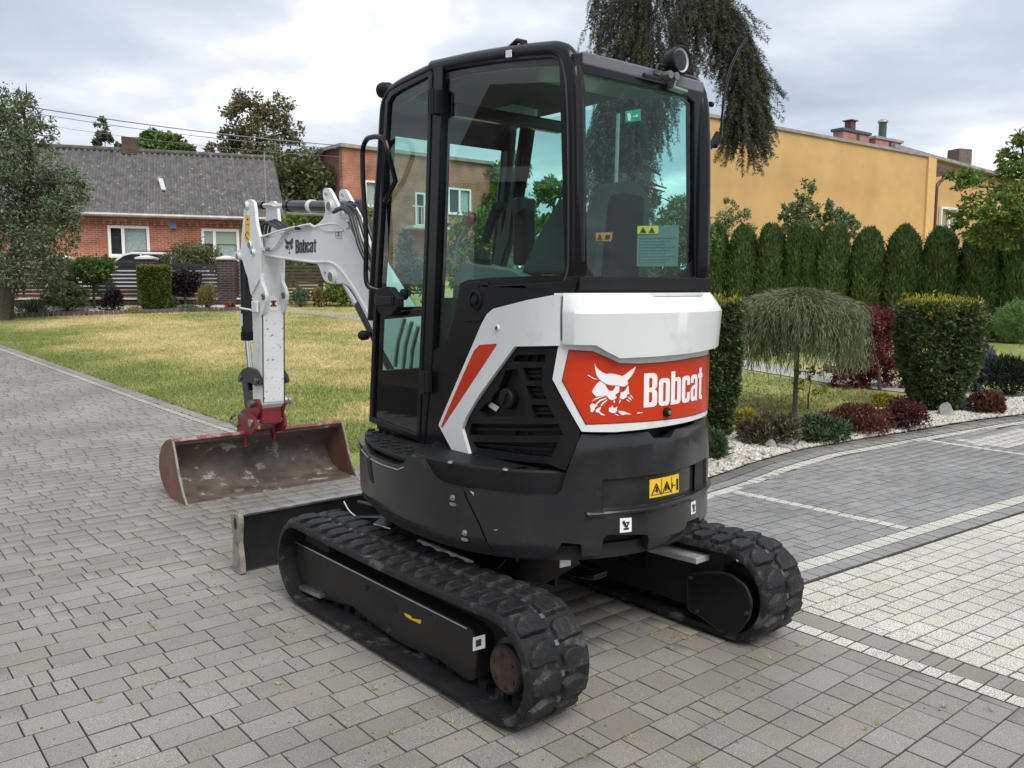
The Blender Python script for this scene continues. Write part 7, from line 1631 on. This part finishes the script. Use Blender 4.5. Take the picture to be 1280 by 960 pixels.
# tall shrubs behind gate, boom and cab
def px_tree(name, label, cat, xb, Y, blobs, n, L, W, m, tr, seed, **k):
    """blobs: (x, y, rx, rz) in photograph pixels at distance Y"""
    b = at(xb, 380, Y); s = mpp(Y); rr = random.Random(seed); cl = [(tuple(np.array(at(x, y, Y))+np.array([0, rr.uniform(-.6, .6)*rx*s, 0])), (rx*s, rx*s*.9, rz*s)) for x, y, rx, rz in blobs]
    return broad_tree(name, label, cat, (b[0], b[1], terr(Y)), cl, n, L, W, m, tr, seed=seed, **k)
px_tree('forsythia_shrub', 'tall fresh green shrub behind the boom and its cylinder', 'shrub', 400, 30, [(372, 278, 22, 14), (395, 275, 22, 14), (430, 290, 26, 20), (380, 310, 26, 24), (415, 325, 32, 28), (440, 345, 26, 24), (360, 345, 16, 14), (455, 290, 20, 30)], 8000, .17, .09, M_lgreen, .10, 61)
px_tree('cherry_laurel', 'big bright green bush seen low through the side window', 'shrub', 605, 25, [(585, 300, 26, 30), (610, 285, 24, 24), (640, 305, 26, 30), (570, 335, 20, 22), (625, 335, 28, 22), (505, 330, 14, 40), (520, 345, 20, 25)], 8000, .14, .07, M_green, .10, 62)
px_tree('blue_conifer', 'small pointed blue green conifer seen through the door glass', 'tree', 512, 22, [(508, 325, 14, 12), (510, 345, 20, 14), (506, 300, 8, 14)], 3000, .11, .03, M_blue, .05, 63)
px_tree('birch_tree', 'green tree rising right of the brick block behind the cab', 'tree', 628, 46, [(618, 225, 18, 18), (640, 215, 20, 22), (632, 250, 24, 24), (650, 275, 24, 26), (600, 265, 14, 20)], 6500, .26, .14, M_green, .18, 64)
px_tree('walnut_tree', 'green tree far behind the cab seat near the rear pillar', 'tree', 690, 32, [(690, 240, 20, 16), (672, 300, 26, 26), (705, 290, 26, 30), (685, 330, 30, 26), (715, 235, 18, 20)], 6500, .2, .11, M_green, .16, 65)
px_tree('hazel_bush', 'loose green bush seen through the right part of the rear window', 'shrub', 850, 20, [(835, 285, 22, 22), (855, 262, 18, 22), (848, 310, 26, 24), (822, 245, 8, 14), (870, 300, 22, 28), (830, 335, 24, 20)], 6500, .11, .06, M_green, .09, 66)
px_tree('rose_shrub', 'thin sparse shrub with dry twigs in front of the yellow wall, nearest the cab', 'shrub', 915, 23, [(903, 272, 16, 16), (928, 275, 14, 14), (915, 258, 10, 10), (900, 290, 16, 12), (940, 285, 10, 10)], 1300, .09, .045, M_pale, .03, 67)
px_tree('pear_tree', 'young upright green tree against the yellow wall', 'tree', 1005, 23, [(1010, 240, 12, 14), (1003, 262, 18, 16), (990, 275, 14, 12), (1022, 270, 12, 14), (985, 262, 6, 10), (1005, 285, 22, 12)], 2800, .10, .05, M_pale, .04, 68)
px_tree('privet_shrub', 'round grey green shrub right of the young tree at the yellow wall', 'shrub', 1048, 23, [(1045, 275, 16, 14), (1058, 288, 14, 12), (1036, 262, 8, 12), (1066, 280, 8, 10)], 2400, .09, .05, M_pale, .04, 69)
px_tree('plum_tree', 'bright leafy tree overhanging the hedge at the right edge', 'tree', 1375, 16.5, [(1330, 240, 30, 40), (1320, 190, 24, 30), (1215, 232, 24, 18), (1240, 262, 30, 22), (1205, 268, 18, 14), (1270, 235, 28, 26), (1275, 195, 22, 26), (1200, 218, 14, 8), (1262, 290, 34, 20), (1290, 265, 30, 30), (1225, 295, 22, 14), (1283, 172, 12, 14)], 9000, .10, .05, M_lgreen, .10, 70, shell=.15)
# big trees on the left and behind the brick house
px_tree('willow_tree', 'large grey green overhanging tree at the left edge of the picture', 'tree', 4, 22.5, [(20, 150, 26, 30), (-5, 190, 40, 45), (45, 200, 34, 34), (30, 240, 46, 38), (75, 235, 28, 30), (10, 290, 46, 40), (60, 290, 40, 40), (80, 270, 24, 26), (45, 335, 40, 26), (72, 345, 18, 22), (-30, 250, 50, 60), (-10, 340, 36, 30), (35, 120, 12, 18), (100, 228, 10, 10), (-20, 130, 30, 30), (50, 165, 22, 22), (90, 255, 18, 20)], 26000, .115, .045, M_grey, .20, 71, shell=.25, up=-.35, fork=.25)
px_tree('poplar_tree', 'tall brownish half bare tree behind the right end of the brick house', 'tree', 330, 50, [(310, 140, 26, 22), (345, 138, 24, 20), (290, 175, 22, 20), (325, 175, 30, 24), (360, 165, 18, 18), (275, 190, 16, 12), (350, 205, 30, 20), (310, 200, 26, 16), (300, 128, 12, 10), (365, 195, 24, 14)], 9500, .22, .12, M_brown, .30, 72, shell=.2)
px_tree('lime_tree', 'dense olive tree between the brick house and the brick block', 'tree', 365, 41, [(350, 215, 30, 24), (385, 215, 30, 28), (370, 240, 36, 28), (405, 235, 28, 30), (340, 245, 26, 20), (420, 255, 24, 24), (395, 265, 34, 24)], 10000, .22, .12, M_olive, .22, 73)
px_tree('ash_tree', 'small dark green tree behind the roof ridge right of the chimney', 'tree', 205, 54, [(185, 175, 15, 12), (208, 180, 18, 14), (230, 188, 14, 9), (195, 190, 20, 10)], 3200, .32, .18, M_green, .2, 74)
px_tree('elm_sapling', 'slender little tree top above the roof ridge left of the chimney', 'tree', 128, 54, [(126, 160, 6, 10), (130, 172, 8, 9), (122, 178, 6, 8), (148, 186, 9, 5)], 650, .3, .17, M_grey, .09, 75)
# overhead cable
cb_ = MB(); p0 = np.array(at(-260, 78, 30)); p1 = np.array(at(428, 182, 40)); q0 = np.array(at(-260, 100, 30)); q1 = np.array(at(428, 196, 40))
pts = lambda a, b, sag: [tuple(a*(1-t)+b*t-np.array([0, 0, sag*4*t*(1-t)])) for t in np.linspace(0, 1, 24)]
root = empty('overhead_cable', (0, 0, 0)); tag(root, 'sagging grey overhead power cables crossing the sky above the brick house', 'cable'); m_cab = mat('cable_grey', (.20, .21, .23), .6)
MB().tube(pts(p0, p1, .35), .022, 6).build('cable', m_cab, root); MB().tube(pts(p0+np.array([0, .3, -.12]), p1+np.array([0, .3, -.1]), .42), .014, 6).build('cable', m_cab, root); MB().tube(pts(q0, q1, .4), .008, 6).build('cable', m_cab, root)
# ---- the house across the driveway, outside the picture on the left, mirrored in the cab's side glass
nh = empty('neighbour_house', (-14.5, -6.0, 0), 0); tag(nh, 'pale rendered house with a maroon roof left of the driveway, mirrored in the cab glass', 'house')
m_nw = mat('pale_grey_render', (.42, .40, .36), .9, var=.06); m_nr = mat('maroon_roof', (.06, .022, .02), .7, var=.2)
MB().box((-3, 6, 1.9), (8, 13, 3.9)).build('wall', m_nw, nh, smooth=False)
MB().prism([(1.6, -.9, 3.7), (1.6, -.9, 3.9), (-3, -.9, 6.6), (-7.6, -.9, 3.9), (-7.6, -.9, 3.7)], (0, 13.8, 0)).build('roof', m_nr, nh, smooth=False)
MB().box((1.62, 6, 3.82), (.06, 13.8, .28)).build('eaves_board', m_pvc, nh)
for yy_ in (2, 5.5, 9.5): MB().box((1.02, yy_, 1.9), (.08, 1.3, 1.3)).build('window', m_cglass, nh)
